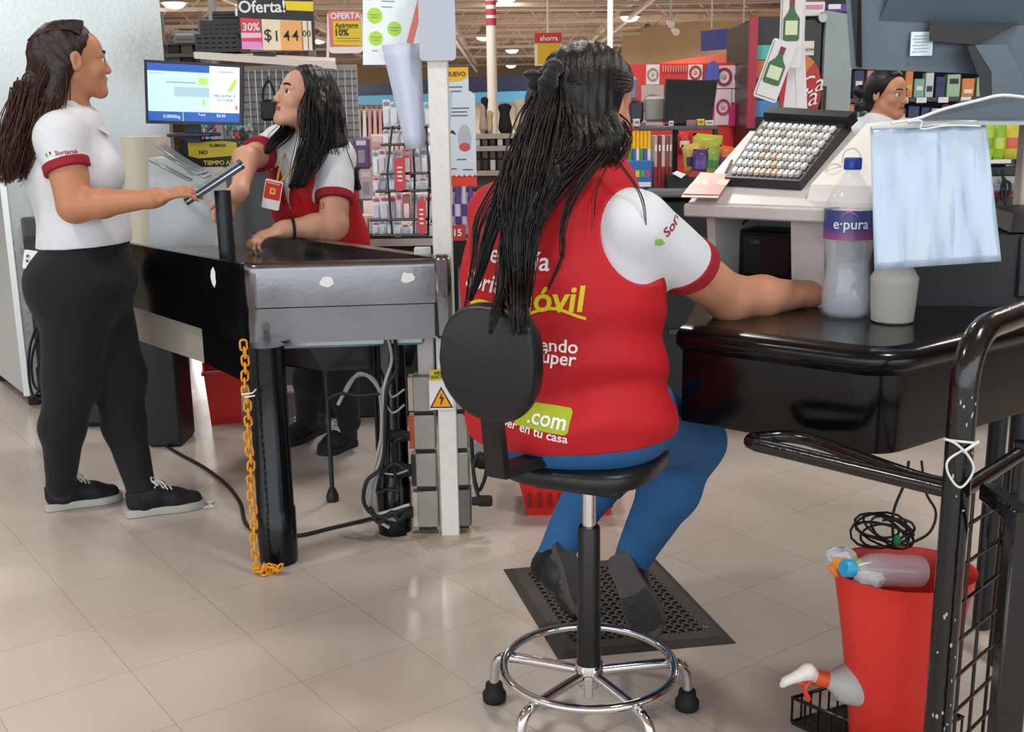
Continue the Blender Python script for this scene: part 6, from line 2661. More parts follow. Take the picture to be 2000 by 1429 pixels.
SLATE = mat('slate_plastic', '#55626d', .42, bump=.03, bscale=300)
mb = MB()
Cc = at(1860, 185, 2.58)
mb.hexa([at(1798, 232, 2.50), at(2040, 232, 2.46), at(2060, 229, 2.80), at(1830, 229, 2.80)], [at(1880, 196, 2.56), at(2040, 188, 2.52), at(2050, 196, 2.74), at(1890, 200, 2.74)])
mk('monitor_base', mb, SLATE, mon, smooth=0)
mb = MB()
pts = [(1904, 88), (1966, 86), (2020, 190), (2020, 215), (1938, 208), (1936, 140)]
vs = [at(x, y, 2.545) for x, y in pts] + [at(x, y, 2.60) for x, y in pts]
n = len(pts)
mb.add(vs, [tuple(range(n)), tuple(range(n, 2 * n))[::-1]] + [(i, n + i, n + (i + 1) % n, (i + 1) % n) for i in range(n)])
mb.m = 1
pts = [(1888, 90), (1904, 88), (1936, 140), (1938, 208), (1914, 205), (1912, 150)]
vs = [at(x, y, 2.546) for x, y in pts] + [at(x, y, 2.60) for x, y in pts]
mb.add(vs, [tuple(range(n)), tuple(range(n, 2 * n))[::-1]] + [(i, n + i, n + (i + 1) % n, (i + 1) % n) for i in range(n)])
mk('neck', mb, [SLATE, BLACKPLASTIC], mon, smooth=0)
mb = MB()
mb.hexa([at(1662, 134, 2.62), at(2060, 150, 2.60), at(2064, 150, 2.67), at(1690, 136, 2.69)], [at(1640, -160, 2.62), at(2060, -200, 2.60), at(2064, -200, 2.67), at(1690, -160, 2.69)])
mk('panel', mb, SLATE, mon, smooth=0)
mb = MB()
mb.hexa([at(1672, 128, 2.618), at(1684, 132, 2.60), at(1684, 132, 2.63), at(1676, 128, 2.64)], [at(1650, -160, 2.618), at(1680, -160, 2.60), at(1680, -160, 2.63), at(1654, -160, 2.64)])
mk('side_bezel', mb, BLACKPLASTIC, mon, smooth=0)
mb = MB()
mb.hexa([at(1718, 39, 2.615), at(2060, 52, 2.60), at(2060, 52, 2.62), at(1718, 39, 2.63)], [at(1785, -120, 2.54), at(2060, -120, 2.52), at(2060, -120, 2.62), at(1785, -120, 2.63)])
mk('rear_housing', mb, SLATE, mon, smooth=0)
mb = MB()
mb.hexa([at(1815, 80, 2.58), at(1910, 88, 2.58), at(1910, 88, 2.62), at(1815, 80, 2.62)], [at(1815, 40, 2.585), at(1990, 46, 2.58), at(1990, 46, 2.62), at(1815, 40, 2.62)])
mk('tilt_hinge', mb, BLACKPLASTIC, mon, smooth=0)
mb = MB()
c_, w, h = pbox(mb, 1779, 62, 1822, 109, 2.602, .004)
Mx = frame(c_ + V(0, -.0005, 0), (1, 0, 0), (0, 0, 1))
mb.m = 1
for k in range(6):
    mb.box(c_ + V(-.004 * (k % 2), -.001, .018 - .007 * k), (w * .7, .0015, .0012))
mk('rating_label', mb, [cm('#dfeef4', .4), cm('#8a9aa2', .5)], mon, 'white rating label', smooth=0)
# clear plastic sleeve hanging below the shelf
slv = thing('plastic_sleeve', at(1825, 520, 2.30), 'large translucent bluish white plastic bag hanging below the grey shelf', 'bag')
rows = []
rr = random.Random(8)
for j in range(19):
    v = j / 18
    row = []
    for i in range(25):
        u = i / 24
        px = (1700 * (1 - u) + 1926 * u) * (1 - v) + (1708 * (1 - u) + 1956 * u) * v
        py = (250 * (1 - u) + 240 * u) * (1 - v) + (527 * (1 - u) + 510 * u) * v
        yy = 2.125 - .02 * v + .008 * sin(9 * u + 2 * v) * (.4 + v * .4) + .0035 * sin(23 * u - 3 * v) + .0025 * sin(41 * u + 7 * v)
        row.append(at(px, py, yy))
    rows.append(row)
mb = MB()
mb.grid(rows[::-1], .0015)
BAG = mat('white_film', '#bcd0e8', .16, spec=.7, bump=.35, bscale=6, aniso=(6, 6, 1.0), coat=.6)
BAG.node_tree.nodes['Principled BSDF'].inputs['Transmission Weight'].default_value = .15
mk('film', mb, BAG, slv, smooth=180)
mb = MB()
mb.tube([rows[0][0] + V(0, -.004, 0), rows[0][12] + V(0, -.004, 0), rows[0][24] + V(0, -.004, 0)], .004, 8)
mk('top_rail', mb, cm('#c3c9cd', .2), slv)

# ================================================================== FAR LANE BEHIND THE PODIUM
fc = thing('far_counter', (at(1600, 600, 4.7).x, 4.75, 0), 'black checkout counter with grey top in the lane behind the white stand', 'counter')
xa, xb = at(1262, 600, 4.6).x, at(2080, 600, 4.6).x
ztop = at(1300, 372, 4.6).z
mb = MB()
mb.box(((xa + xb) / 2 + .02, 4.85, ztop / 2 - .02), (xb - xa - .04, .45, ztop - .04), bev=.01)
mk('counter_body', mb, mat('satin_black_laminate', '#101012', .35), fc)
mb = MB()
mb.box(((xa + xb) / 2, 4.84, ztop - .01), (xb - xa, .52, .035), bev=.01)
mk('worktop', mb, cm('#6c7175', .35), fc, 'grey worktop')
mb = MB()
mb.box(((xa + xb) / 2 - .4, 4.615, ztop * .40), (xb - xa - 1.0, .012, .02))
mb.box(((xa + xb) / 2 - .4, 4.615, ztop * .62), (xb - xa - 1.0, .012, .02))
mk('trim_line', mb, cm('#3a3c3f', .4), fc)
WT = ztop + .0075


def goods(name, x0, y0, x1, y1, Y, d, col, lab, cat, group=None, bev=.004, rough=.45, drop=None, extra=(), turn=0.0, parts=()):
    """a boxy article facing the camera with printed patches; drop = rest its bottom at this height"""
    mb = MB()
    c, w, h = pbox(mb, x0, y0, x1, y1, Y, d, bev, turn)
    mats_ = [cm(col, rough)]
    for (a, b, e, f_, k) in extra:      # fractions of the front face
        mats_.append(cm(k, rough))
        mb.m = len(mats_) - 1
        cx, cz = c.x + (a + e - 1) * w / 2, c.z + h / 2 - (b + f_) / 2 * h
        mb.box((cx, c.y - .001, cz), (w * (e - a), .003, h * (f_ - b)))
    mb.m = 0
    if drop is not None:
        zmin = min(v[2] for v in mb.v)
        mb.v = [(v[0], v[1], v[2] + drop - zmin) for v in mb.v]
    o = mk(name, mb, mats_, smooth=30)
    tag(o, lab, cat, group)
    return o


# pen box with yellow markers
goods('marker_box', 1224, 312, 1274, 366, 4.66, .10, '#2c6fb6', 'blue display box of markers on the far counter beside the seated person', 'box', drop=WT,
      extra=((.12, .35, .30, .6, '#d8413a'), (.34, .35, .5, .6, '#e0c23a'), (.54, .35, .7, .6, '#4fae54'), (.74, .35, .9, .6, '#cf3f8a'), (.05, .78, .95, .95, '#e6e9ef')))
for k in range(6):
    p = at(1231 + k * 7.4, 300, 4.68)
    t = thing('marker_pen', (p.x, 4.69, WT + .10), 'marker pen with yellow cap standing in the blue display box', 'pen', 'markers with yellow caps')
    mb = MB()
    mb.cyl((p.x, 4.69, WT + .10), (p.x, 4.69, at(1250, 290, 4.69).z), .0075, n=10)
    mk('barrel', mb, cm(('#55a046', '#3b69b5', '#e8e8e8')[k % 3], .4), t)
    mb = MB()
    mb.cyl((p.x, 4.69, at(1250, 290, 4.69).z), (p.x, 4.69, at(1250, 256, 4.69).z), .0082, .007, n=10)
    mk('cap', mb, cm('#f3c01a', .4), t, 'yellow cap')
for k, (x0, x1, c_) in enumerate(((1277, 1284, '#b7a79e'), (1285, 1291, '#8d2a2c'), (1292, 1299, '#c6bcb2'), (1300, 1306, '#a6443f'), (1307, 1312, '#8f8a88'))):
    goods('boxed_article', x0, 264, x1, 366, 4.68, .10, c_, ('leftmost pale', 'dark red', 'middle pale', 'brick red', 'grey rightmost')[k] + ' slim upright package in the clear rack right of the markers', 'package', drop=WT,
          extra=((.0, .60, 1, 1, '#8e1f22'), (.2, .18, .8, .3, '#e8e2dc')), bev=.002)
# riser with monitor
ri = thing('black_riser', at(1345, 366, 4.9), 'black shelf riser with label strip carrying a dark monitor on the far counter', 'shelf')
mb = MB()
c1_, w, h = pbox(mb, 1250, 246, 1402, 254, 4.86, .22, .003)
mk('riser_top', mb, cm('#55585b', .4), ri)
for px in (1318, 1396):
    p = at(px, 300, 4.98)
    mb = MB()
    mb.box((p.x, 4.98, (WT + c1_.z) / 2), (.022, .03, c1_.z - WT - .01), bev=.003)
    mk('riser_leg', mb, BLACKPLASTIC, ri)
RZ = c1_.z + h / 2
for k, (x0, x1, y0, c_, l) in enumerate(((1238, 1250, 238, '#d8d2cc', 'small white box'), (1306, 1316, 243, '#d6d0d4', 'small pale box'), (1341, 1360, 242, '#b0697e', 'small pink printed box'), (1362, 1376, 240, '#e3c13a', 'small yellow box'), (1378, 1394, 243, '#dcd9d8', 'small white printed box'))):
    goods('small_box', x0, y0, x1, 253, 4.90, .05, c_, l + ' on the black riser below the dark monitor', 'box', drop=RZ - (.0 if x0 > 1245 else 0), bev=.002, extra=((.2, .3, .8, .6, '#7e7e86'),))
mf = thing('monitor', V(at(1348, 240, 4.9).x, 4.97, RZ), 'black monitor with switched-off screen on the riser right of the long dark hair', 'monitor')
mb = MB()
fa, fb, fc_, fd = at(1296, 239, 4.90), at(1390, 243, 4.94), at(1402, 157, 4.98), at(1301, 154, 4.94)
th = V(0, .03, 0)
mb.hexa([fa, fb, fb + th, fa + th], [fd, fc_, fc_ + th, fd + th])
mk('bezel', mb, BLACKPLASTIC, mf, smooth=0)
mb = MB()
ins = lambda p: p + ((fa + fb + fc_ + fd) / 4 - p) * .05 + V(0, -.002, 0)
mb.hexa([ins(fa), ins(fb), ins(fb) + V(0, .003, 0), ins(fa) + V(0, .003, 0)], [ins(fd), ins(fc_), ins(fc_) + V(0, .003, 0), ins(fd) + V(0, .003, 0)])
mk('screen', mb, cm('#1b1d21', .22), mf, smooth=0)
mb = MB()
p = at(1330, 246, 4.96)
mb.cyl((p.x, 4.98, RZ + .004), (p.x, 4.98, RZ + .05), .018, .014, n=16)
mb.box((p.x, 4.97, RZ + .006), (.13, .10, .010), bev=.004)
mk('stand', mb, BLACKPLASTIC, mf)
# snack rack
sr = thing('snack_rack', V(at(1365, 366, 4.62).x, 4.70, WT), 'black rack with red price strip full of snack bags on the far counter', 'rack')
mb = MB()
pbox(mb, 1302, 340, 1436, 368, 4.63, .16, .003)
mk('rack_tray', mb, BLACKPLASTIC, sr)
mb = MB()
pbox(mb, 1345, 336, 1420, 345, 4.625, .005)
mk('price_strip', mb, cm('#b5322c', .4), sr)
mb = MB()
a = at(1322, 342, 4.61)
mb.add([a + V(-.02, 0, .008), a + V(.015, -.02, -.012), a + V(.035, -.02, .004), a + V(.0, 0, .018)], [(0, 1, 2, 3)])
mk('price_ticket', mb, PAPER, sr, smooth=0)


def bag(x0, y0, x1, y1, Y, cols, lab, tilt=0.0, group=None, name='snack_bag', d=.035):
    mb = MB()
    M, w, h = front(x0, y0, x1, y1, Y)
    M = M @ Matrix.Rotation(tilt, 4, 'Z')
    n, m_ = 9, 11
    F, Bk = [], []
    for j in range(m_):
        for i in range(n):
            u, v = i / (n - 1) * 2 - 1, j / (m_ - 1) * 2 - 1
            th_ = d * .5 * max(0, (1 - abs(u) ** 2.5)) ** .6 * max(0, (1 - abs(v) ** 3)) ** .6
            x_ = u * w / 2 * (1 - .05 * (1 - abs(v)))
            F.append(M @ Vector((x_, v * h / 2, th_)))
            Bk.append(M @ Vector((x_, v * h / 2, -th_)))
    o = n * m_
    fs, mi = [], []
    for j in range(m_ - 1):
        for i in range(n - 1):
            a = j * n + i
            v = (j + .5) / (m_ - 1)
            u = (i + .5) / (n - 1)
            k = 0
            if .25 < v < .62 and .12 < u < .88 and len(cols) > 1:
                k = 1
            if v < .22 and len(cols) > 2:
                k = 2
            fs.append((a, a + 1, a + n + 1, a + n))
            mi.append(k)
            fs.append((o + a, o + a + n, o + a + n + 1, o + a + 1))
            mi.append(0)
    mb.add(F + Bk, fs)
    mb.mi = mi
    return tag(mk(name, mb, [cm(c, .3) for c in cols], smooth=60), lab, 'bag', group)


for x0, y0, x1, y1, Y, cols, lab, ti in (
        (1350, 262, 1408, 335, 4.75, ('#b2b83e', '#8f9a30'), 'large olive green snack bag at the back of the black rack', -.1),
        (1334, 280, 1376, 342, 4.70, ('#c2a850', '#3e2a63', '#d97f2e'), 'yellow and purple snack bag at the left of the black rack', .12),
        (1352, 292, 1384, 345, 4.66, ('#4a2f70', '#6a4b94', '#d2762c'), 'purple and orange snack bag in front in the black rack', -.08),
        (1378, 290, 1404, 345, 4.66, ('#7ea23f', '#3f7e3e', '#a9c85a'), 'light green snack bag in the middle of the black rack', -.1),
        (1400, 285, 1432, 340, 4.69, ('#d0632e', '#5a3373', '#b64c54'), 'orange and purple snack bag at the right of the black rack', -.2)):
    bag(x0, y0, x1, y1, Y, cols, lab, ti)
bag(1323, 258, 1350, 300, 4.78, ('#c7322e', '#e7dedc'), 'red and white snack bag behind the black riser leg', 0)

# ------------------------------------------------------------------ red pictured wall display (pictures, pink garment)
dsp = thing('picture_display', V(at(1400, 260, 7.0).x, 7.1, 0), 'tall red and white display board with ringed pictures behind the dark monitor', 'display board')
mb = MB()
c_, w, h = pbox(mb, 1216, 124, 1466, 300, 7.05, .05)
mb.box((c_.x, 7.09, (c_.z - h / 2) / 2), (w * .96, .04, c_.z - h / 2))
mk('board', mb, cm('#d8352f', .5), dsp, 'red backing board')
rr = random.Random(12)
for (x0, y0, x1, y1, bg, rg_) in ((1262, 126, 1288, 165, '#e3d9d6', '#9c8f8c'), (1252, 166, 1296, 245, '#b9a9a4', '#8f817d'), (1344, 126, 1372, 158, '#eadfd4', '#b23a52'), (1396, 128, 1432, 172, '#eedbe2', '#a9324f'),
                                  (1432, 128, 1462, 172, '#eedbe2', '#b53a55'), (1396, 174, 1428, 244, '#e6d2dc', '#b33d62'), (1430, 174, 1463, 200, '#ead9df', '#a73a58')):
    mb = MB()
    c_, w, h = pbox(mb, x0, y0, x1, y1, 7.04, .01)
    mb.m = 1
    r_ = min(w, h) * .36
    mb.tube([c_ + V(r_ * cos(a * pi / 10), -.002, r_ * sin(a * pi / 10) * 1.15) for a in range(20)], r_ * .22, 6, closed=True)
    mb.m = 2
    mb.ball(c_, (r_ * .45, .004, r_ * .5), 10)
    mk('picture', mb, [cm(bg, .5), cm(rg_, .5), cm('#c9a58f', .6)], dsp, 'printed picture with a ring')
mb = MB()
M, w, h = front(1423, 198, 1463, 246, 7.02)
mb.prism([(-w / 2, -h / 2), (w / 2, -h / 2), (w / 2, h * .34), (w * .2, h * .25), (-w * .15, h * .5), (-w * .48, h * .2)], 0, .012, M)
mk('pink_garment', mb, cm('#d52a77', .6), dsp, 'hot pink cut-out', smooth=0)
mb = MB()
M, w, h = front(1376, 118, 1404, 156, 7.02)
mb.prism([(-w / 2, -h / 2), (w / 2, -h / 2), (w / 2, h * .2), (w * .15, h * .5), (-w * .35, h * .3)], 0, .006, M)
mk('blue_label', mb, cm('#5560b8', .5), dsp, smooth=0)
mb = MB()
for k in range(10):
    pbox(mb, 1294 + k * 5, 128, 1296.5 + k * 5, 140, 7.035, .01)
tr_ = mk('white_print', mb, cm('#e58f86', .5), dsp, 'rows of small pale print', smooth=0)
# blue sign high up and red banner
t = thing('hanging_sign', at(1420, 78, 12), 'dark blue blank sign hanging below the roof to the left of the cooler', 'sign')
mb = MB()
mb.hexa([at(1369, 100, 12), at(1474, 92, 11), at(1474, 92, 11.05), at(1369, 100, 12.05)], [at(1369, 61, 12), at(1474, 50, 11), at(1474, 50, 11.05), at(1369, 61, 12.05)])
mk('sign_panel', mb, cm('#3a3f86', .5), t, smooth=0)
for px in (1390, 1452):
    p = at(px, 55, 11.6)
    mb = MB()
    mb.cyl((p.x, 11.6, p.z), (p.x, 11.6, ZC), .008, n=6)
    mk('suspension_rod', mb, TR, t)
t = thing('promotion_banner', at(1070, 125, 12), 'narrow red and yellow promotional banner hanging above the dark hair', 'banner')
mb = MB()
pbox(mb, 1044, 64, 1097, 128, 12, .02)
mk('banner_sheet', mb, cm('#e8e2d8', .5), t, smooth=0)
mb = MB()
pbox(mb, 1044, 64, 1097, 84, 11.99, .01)
mk('red_header', mb, cm('#c9342f', .5), t, smooth=0)
mb = MB()
pbox(mb, 1050, 85, 1094, 124, 11.985, .01)
mk('yellow_panel', mb, cm('#e3b71c', .5), t, smooth=0)
mb = MB()
M, w, h = front(1052, 68, 1092, 82, 11.98)
mb.text('ahorra', .07, M, bold=.02)
mk('banner_lettering', mb, PAPER, t, smooth=0)
mb = MB()
p = at(1070, 64, 12)
mb.cyl((p.x, 12.01, p.z), (p.x, 12.01, ZC), .008, n=6)
mk('suspension_rod', mb, TR, t)
# spotlight cluster
t = thing('spotlight', at(1310, 50, 14), 'small white twin spotlight hanging from a rod below the roof', 'lamp')
p = at(1310, 46, 14)
mb = MB()
mb.cyl(p, V(p.x, 14, ZC), .014, n=8)
mk('rod', mb, LAMPM, t)
for dx, dz in ((-.03, .02), (.03, -.07)):
    mb = MB()
    mb.cyl(p + V(dx, 0, dz), p + V(dx + .03, -.08, dz - .04), .028, .045, n=14)
    mk('lamp_head', mb, cm('#e5ddd2', .4), t)

# ------------------------------------------------------------------ coolers
ck = thing('drinks_cooler', V(at(1560, 245, 6.6).x, 6.9, 0), 'black drinks cooler with round red picture and silver side behind the podium', 'cooler')
xl, xm, xr = at(1464, 200, 6.6).x, at(1606, 200, 6.6).x, at(1670, 200, 6.6).x
zt = at(1600, 20, 6.6).z
mb = MB()
mb.box(((xl + xm) / 2, 7.0, zt / 2 - .02), (xm - xl, .7, zt - .04), bev=.01)
mk('cabinet', mb, cm('#141416', .3), ck)
mb = MB()
mb.hexa([V(xm + .005, 6.62, 0), V(xr, 6.70, 0), V(xr, 7.3, 0), V(xm + .005, 7.3, 0)], [V(xm + .005, 6.62, zt), V(xr, 6.70, zt - .02), V(xr, 7.3, zt - .02), V(xm + .005, 7.3, zt)])
mk('silver_side', mb, mat('silver_cabinet', '#a9b5b3', .35, .4, var=.06), ck, 'silver side cabinet', smooth=0)
mb = MB()
pbox(mb, 1462, 32, 1478, 250, 6.60, .03)
mk('red_edge', mb, cm('#a3253a', .4), ck, 'dark red vertical edge', smooth=0)
YY = 6.64
for (x0, y0, x1, y1, c_, nm) in ((1480, 32, 1532, 84, '#2a2523', 'dark_header'), (1477, 88, 1530, 116, '#4fb2ac', 'teal_strip'), (1478, 118, 1508, 152, '#cf6a2e', 'orange_picture'), (1474, 196, 1534, 228, '#4c86bd', 'blue_bottle_picture'), (1566, 80, 1590, 108, '#d9d3c6', 'paper_notice')):
    mb = MB()
    pbox(mb, x0, y0, x1, y1, YY, .012)
    mk(nm, mb, cm(c_, .4), ck, smooth=0)
mb = MB()
M, w, h = front(1567, 92, 1590, 102, YY - .004)
mb.text('SHOW', .024, M)
mk('notice_lettering', mb, cm('#2a2a2a', .5), ck, smooth=0)
mb = MB()
c_ = at(1562, 178, YY)
rx, rz_ = .125, .205
mb.prism([(rx * cos(a * pi / 24), rz_ * sin(a * pi / 24)) for a in range(48)], 0, .012, frame(c_, (1, 0, 0), (0, 0, 1)))
mb.m = 1
mb.prism([(rx * cos(a * pi / 24), rz_ * sin(a * pi / 24)) for a in range(7, 18)] + [(0, .07)], .012, .014, frame(c_, (1, 0, 0), (0, 0, 1)))
mk('red_disc', mb, [cm('#b3282c', .4), cm('#c9702a', .4)], ck, 'round red picture with orange top')
mb = MB()
mb.text('Ca', .14, frame(at(1580, 168, YY - .02), (1, 0, .25), (-.2, 0, 1)), shear=.4, bold=-.005)
mb.text('la', .15, frame(at(1578, 192, YY - .02), (1, 0, .25), (-.2, 0, 1)), shear=.4, bold=-.005)
mk('white_script', mb, PAPER, ck, 'white slanted script', smooth=0)
mb = MB()
c_ = at(1608, 35, YY - .03)
mb.cyl(c_, c_ + V(0, .02, 0), .024, n=20)
mk('round_lock', mb, cm('#b7c2b4', .4), ck)
mb = MB()
pbox(mb, 1608, 168, 1613, 246, YY - .03, .02)
mk('door_handle', mb, BLACKPLASTIC, ck)
goods('purple_pack', 1618, 8, 1666, 24, 6.75, .2, '#5a3f8e', 'purple and white packs lying on top of the silver cooler side', 'package', extra=((.0, .0, .5, .6, '#e6dfe4'),), drop=zt)
goods('white_pack', 1570, -8, 1612, 20, 6.75, .2, '#e4dde0', 'white printed package on top of the black cooler', 'package', extra=((.1, .2, .9, .5, '#c98aa5'),), drop=zt - .02)

# hang-tag stand with green bottle pictures
hs = thing('card_stand', V(at(1555, 366, 4.75).x, 4.85, WT), 'white tripod card stand with pictures of green bottles behind the white register stand', 'display stand')
WC = cm('#e6e3e6', .4)
for (x0, x1) in (((1560, 40), (1572, 360)), ((1558, 100), (1542, 360)), ((1556, 100), (1520, 360))):
    a, b = at(x0[0], x0[1], 4.85), at(x1[0], x1[1], 4.80)
    mb = MB()
    b.z = max(b.z, WT)
    mb.hexa([b + V(-.022, 0, 0), b + V(.022, 0, 0), b + V(.022, .012, 0), b + V(-.022, .012, 0)], [a + V(-.022, 0, 0), a + V(.022, 0, 0), a + V(.022, .012, 0), a + V(-.022, .012, 0)])
    mk('stand_leg', mb, WC, hs, smooth=0)
mb = MB()
a, b = at(1561, -60, 4.86), at(1561, 110, 4.86)
mb.box(((a + b) / 2), (.05, .012, (a - b).length))
mk('mast', mb, WC, hs, smooth=0)


def bottle_card(cx, cy, w_px, h_px, rot, Y, lab, small=False):
    Mc = frame(at(cx, cy, Y), Vector((cos(rot), 0, sin(rot))), V(-sin(rot), 0, cos(rot)))
    s_ = Y * 1.0 / FPX
    w, h = w_px * s_, h_px * s_
    mb = MB()
    mb.prism(rrect(w, h, .01), 0, .004, Mc)
    mb.m = 1
    fr_ = w * .42
    for pts in ([(-w * .44, -h * .46), (w * .44, -h * .46), (w * .44, -h * .45), (-w * .44, -h * .45)], [(-w * .44, -h * .46), (-w * .42, -h * .46), (-w * .42, h * .46), (-w * .44, h * .46)]):
        mb.prism(pts, .004, .005, Mc)
    if not small:
        mb.m = 2
        bw, bh = w * .36, h * .20
        out = [(-bw, -bh), (-bw * .8, -bh * 1.15), (bw * .8, -bh * 1.15), (bw, -bh), (bw, bh * .5), (bw * .45, bh * 1.0), (bw * .3, bh * 1.3), (bw * .3, bh * 2.0), (-bw * .3, bh * 2.0), (-bw * .3, bh * 1.3), (-bw * .45, bh * 1.0), (-bw, bh * .5)]
        mb.prism(out, .004, .007, Mc)
        mb.m = 3
        mb.prism([(-bw * .75, -bh * .7), (bw * .75, -bh * .7), (bw * .75, bh * .35), (-bw * .75, bh * .35)], .007, .009, Mc)
        mb.m = 4
        mb.prism([(-bw * .3, bh * 1.45), (bw * .3, bh * 1.45), (bw * .3, bh * 2.0), (-bw * .3, bh * 2.0)], .007, .009, Mc)
    mk('bottle_card', mb, [WC, cm('#3d3a44', .5), cm('#3f6a3c', .4), cm('#dde8c0', .5), cm('#8d3348', .5)], hs, lab, smooth=0)


bottle_card(1545, 50, 42, 122, .0, 4.78, 'upright card with green bottle')
bottle_card(1513, 138, 46, 112, -.33, 4.76, 'tilted card with green bottle')
bottle_card(1541, 119, 42, 28, .0, 4.775, 'small white card', True)

# ------------------------------------------------------------------ product shelves behind the far person
gs = thing('product_shelving', V(at(1790, 245, 8.4).x, 8.7, 0), 'dark shelving full of small hanging packs behind the person with short dark hair', 'shelving')
mb = MB()
xa, xb = at(1640, 200, 8.4).x, at(2080, 200, 8.4).x
mb.box(((xa + xb) / 2, 8.9, 1.15), (xb - xa, .05, 2.3))
mk('back_panel', mb, cm('#2d2c33', .6), gs)
SZ = [at(1700, y, 8.45).z for y in (196, 262, 330, 130)]
for z in SZ:
    mb = MB()
    mb.box(((xa + xb) / 2, 8.66, z), (xb - xa, .44, .03))
    mk('shelf_board', mb, cm('#4a484c', .5), gs)
mb = MB()
mb.box(((xa + xb) / 2, 8.65, .06), (xb - xa, .46, .12))
mk('plinth', mb, cm('#3a3a3e', .5), gs)
rr = random.Random(21)
PALC = {'#7fb5a8': 'teal', '#c9d6d4': 'pale grey', '#2f3a63': 'navy', '#5d3552': 'plum', '#e2dfe2': 'white', '#9fc0a2': 'mint', '#c98a96': 'pink', '#d9824a': 'orange'}
for r_i, z in enumerate(SZ):
    x = xa + .03
    while x < xb - .1:
        w = rr.uniform(.055, .11)
        h = rr.uniform(.12, .21)
        c_ = rr.choice(list(PALC))
        mb = MB()
        mb.box((x + w / 2, 8.50, z + .015 + h / 2), (w * .92, .08, h), bev=.004)
        mb.m = 1
        mb.box((x + w / 2, 8.458, z + .015 + h * rr.uniform(.3, .7)), (w * .6, .004, h * .22))
        o = mk('hanging_pack', mb, [cm(c_, .4), cm(rr.choice(('#e9e6e2', '#33364a', '#d0b65a')), .5)], smooth=0)
        tag(o, PALC[c_] + ' pack standing on the dark shelving behind the person with short dark hair', 'package', PALC[c_] + ' packs on the dark shelving')
        x += w + rr.uniform(.0, .02)
    x = xa + .05
    while x < xb - .1:
        mb = MB()
        mb.box((x, 8.432, z - .004), (.075, .004, .04))
        tag(mk('price_ticket', mb, PAPER, smooth=0), 'white price ticket on the edge of the dark shelving', 'ticket', 'tickets on the dark shelving')
        x += rr.uniform(.13, .26)
# lime and orange bags at the right edge on the far lane
for x0, x1, cols, lab in ((1916, 1942, ('#a7c93b', '#7fa52a'), 'leftmost lime green bag hanging at the right edge above the white ledge'),
                          (1938, 1964, ('#8fb92e', '#c3d957'), 'middle lime green bag hanging at the right edge above the white ledge'),
                          (1958, 1994, ('#c9c03c', '#d8623a'), 'lime and orange printed bag hanging at the right edge')):
    bag(x0, 240, x1, 311, 4.62 + (x0 - 1916) * .002, cols, lab, .0, name='gift_bag')
mb = MB()
pbox(mb, 1912, 312, 1975, 319, 4.60, .12)
tag(mk('white_ledge', mb, WHITEPAINT), 'short white ledge under the lime green bags', 'ledge')
t = thing('label_printer', V(at(1955, 372, 4.62).x, 4.68, WT), 'black and grey device with red base on the far counter at the right edge', 'device')
mb = MB()
pbox(mb, 1918, 322, 1990, 346, 4.62, .12, .01)
mk('device_top', mb, BLACKPLASTIC, t)
mb = MB()
pbox(mb, 1930, 344, 1992, 366, 4.62, .12, .006)
mk('device_body', mb, cm('#b4b0ac', .5), t)
mb = MB()
c_, w, h = pbox(mb, 1934, 362, 1992, 386, 4.61, .14, .004)
mb.box((c_.x, 4.68, (WT + c_.z - h / 2) / 2), (w * .9, .1, max(.01, c_.z - h / 2 - WT)))
mk('red_base', mb, cm('#9a2428', .4), t)
mb = MB()
P = [at(x, y, 4.58) for x, y in ((1958, 330), (1960, 350), (1972, 358), (1970, 380), (1958, 392), (1956, 370), (1962, 348), (1964, 400))]
mb.tube(spline(P, 5), .006, 7)
tag(mk('cable', mb, CABLE), 'black cable looping in front of the device with red base', 'cable')
# ticket holder fixture left of monitor: grey hair-dryer like packs
for x0, y0, x1, y1, c_, lab in ((1228, 150, 1246, 196, '#8d8796', 'grey and violet blister pack beside the seated person\'s forehead'), (1230, 196, 1258, 240, '#3c3844', 'dark appliance on the back shelf beside the seated person\'s cheek'), (1262, 188, 1300, 238, '#a7a39a', 'sparkling grey fabric pack left of the switched-off monitor')):
    goods('hanging_article', x0, y0, x1, y1, 5.02, .06, c_, lab, 'package', bev=.012)
mb = MB()
p = at(1262, 240, 5.05)
c_, w, h = pbox(mb, 1222, 240, 1262, 246, 5.0, .12)
tag(mk('back_shelf', mb, cm('#7c7a78', .4)), 'short grey shelf left of the black riser', 'shelf')


# ================================================================== STEEL CABINET AT THE LEFT
GALV = mat('bright_galvanised', '#e3eef0', .42, .75, var=.06, vscale=60, bump=.08, bscale=60, rvar=.08)
cx0 = V(-2.286, 5.031, 0)
dR, dL = V(.808, .589, 0).normalized(), V(-.589, .808, 0).normalized()
cab = thing('steel_cabinet', cx0 + dR * .4 + dL * .35, 'tall bright galvanised steel cabinet behind the standing woman, reflecting daylight', 'cabinet')
WR = .785
mb = MB()
A0 = cx0 + V(0, 0, .055)
vs = [A0, A0 + dR * WR, A0 + dR * WR + dL * .75, A0 + dL * .75]
mb.hexa(vs, [v + V(0, 0, 2.5) for v in vs])
mk('cabinet_body', mb, GALV, cab, smooth=0)
mb = MB()
nR = V(dR.y, -dR.x, 0)
mb.hexa([A0 - dR * .012 + nR * .001, A0 + dR * .012 + nR * .012, A0 + dR * .012 - nR * .01, A0 - dR * .012 - nR * .01], [v + V(0, 0, 2.5) for v in (A0 - dR * .012 + nR * .001, A0 + dR * .012 + nR * .012, A0 + dR * .012 - nR * .01, A0 - dR * .012 - nR * .01)])
mk('edge_strip', mb, cm('#d5d9da', .3, metal=.5), cab, smooth=0)
mb = MB()
c = A0 + dR * .115 + nR * .004
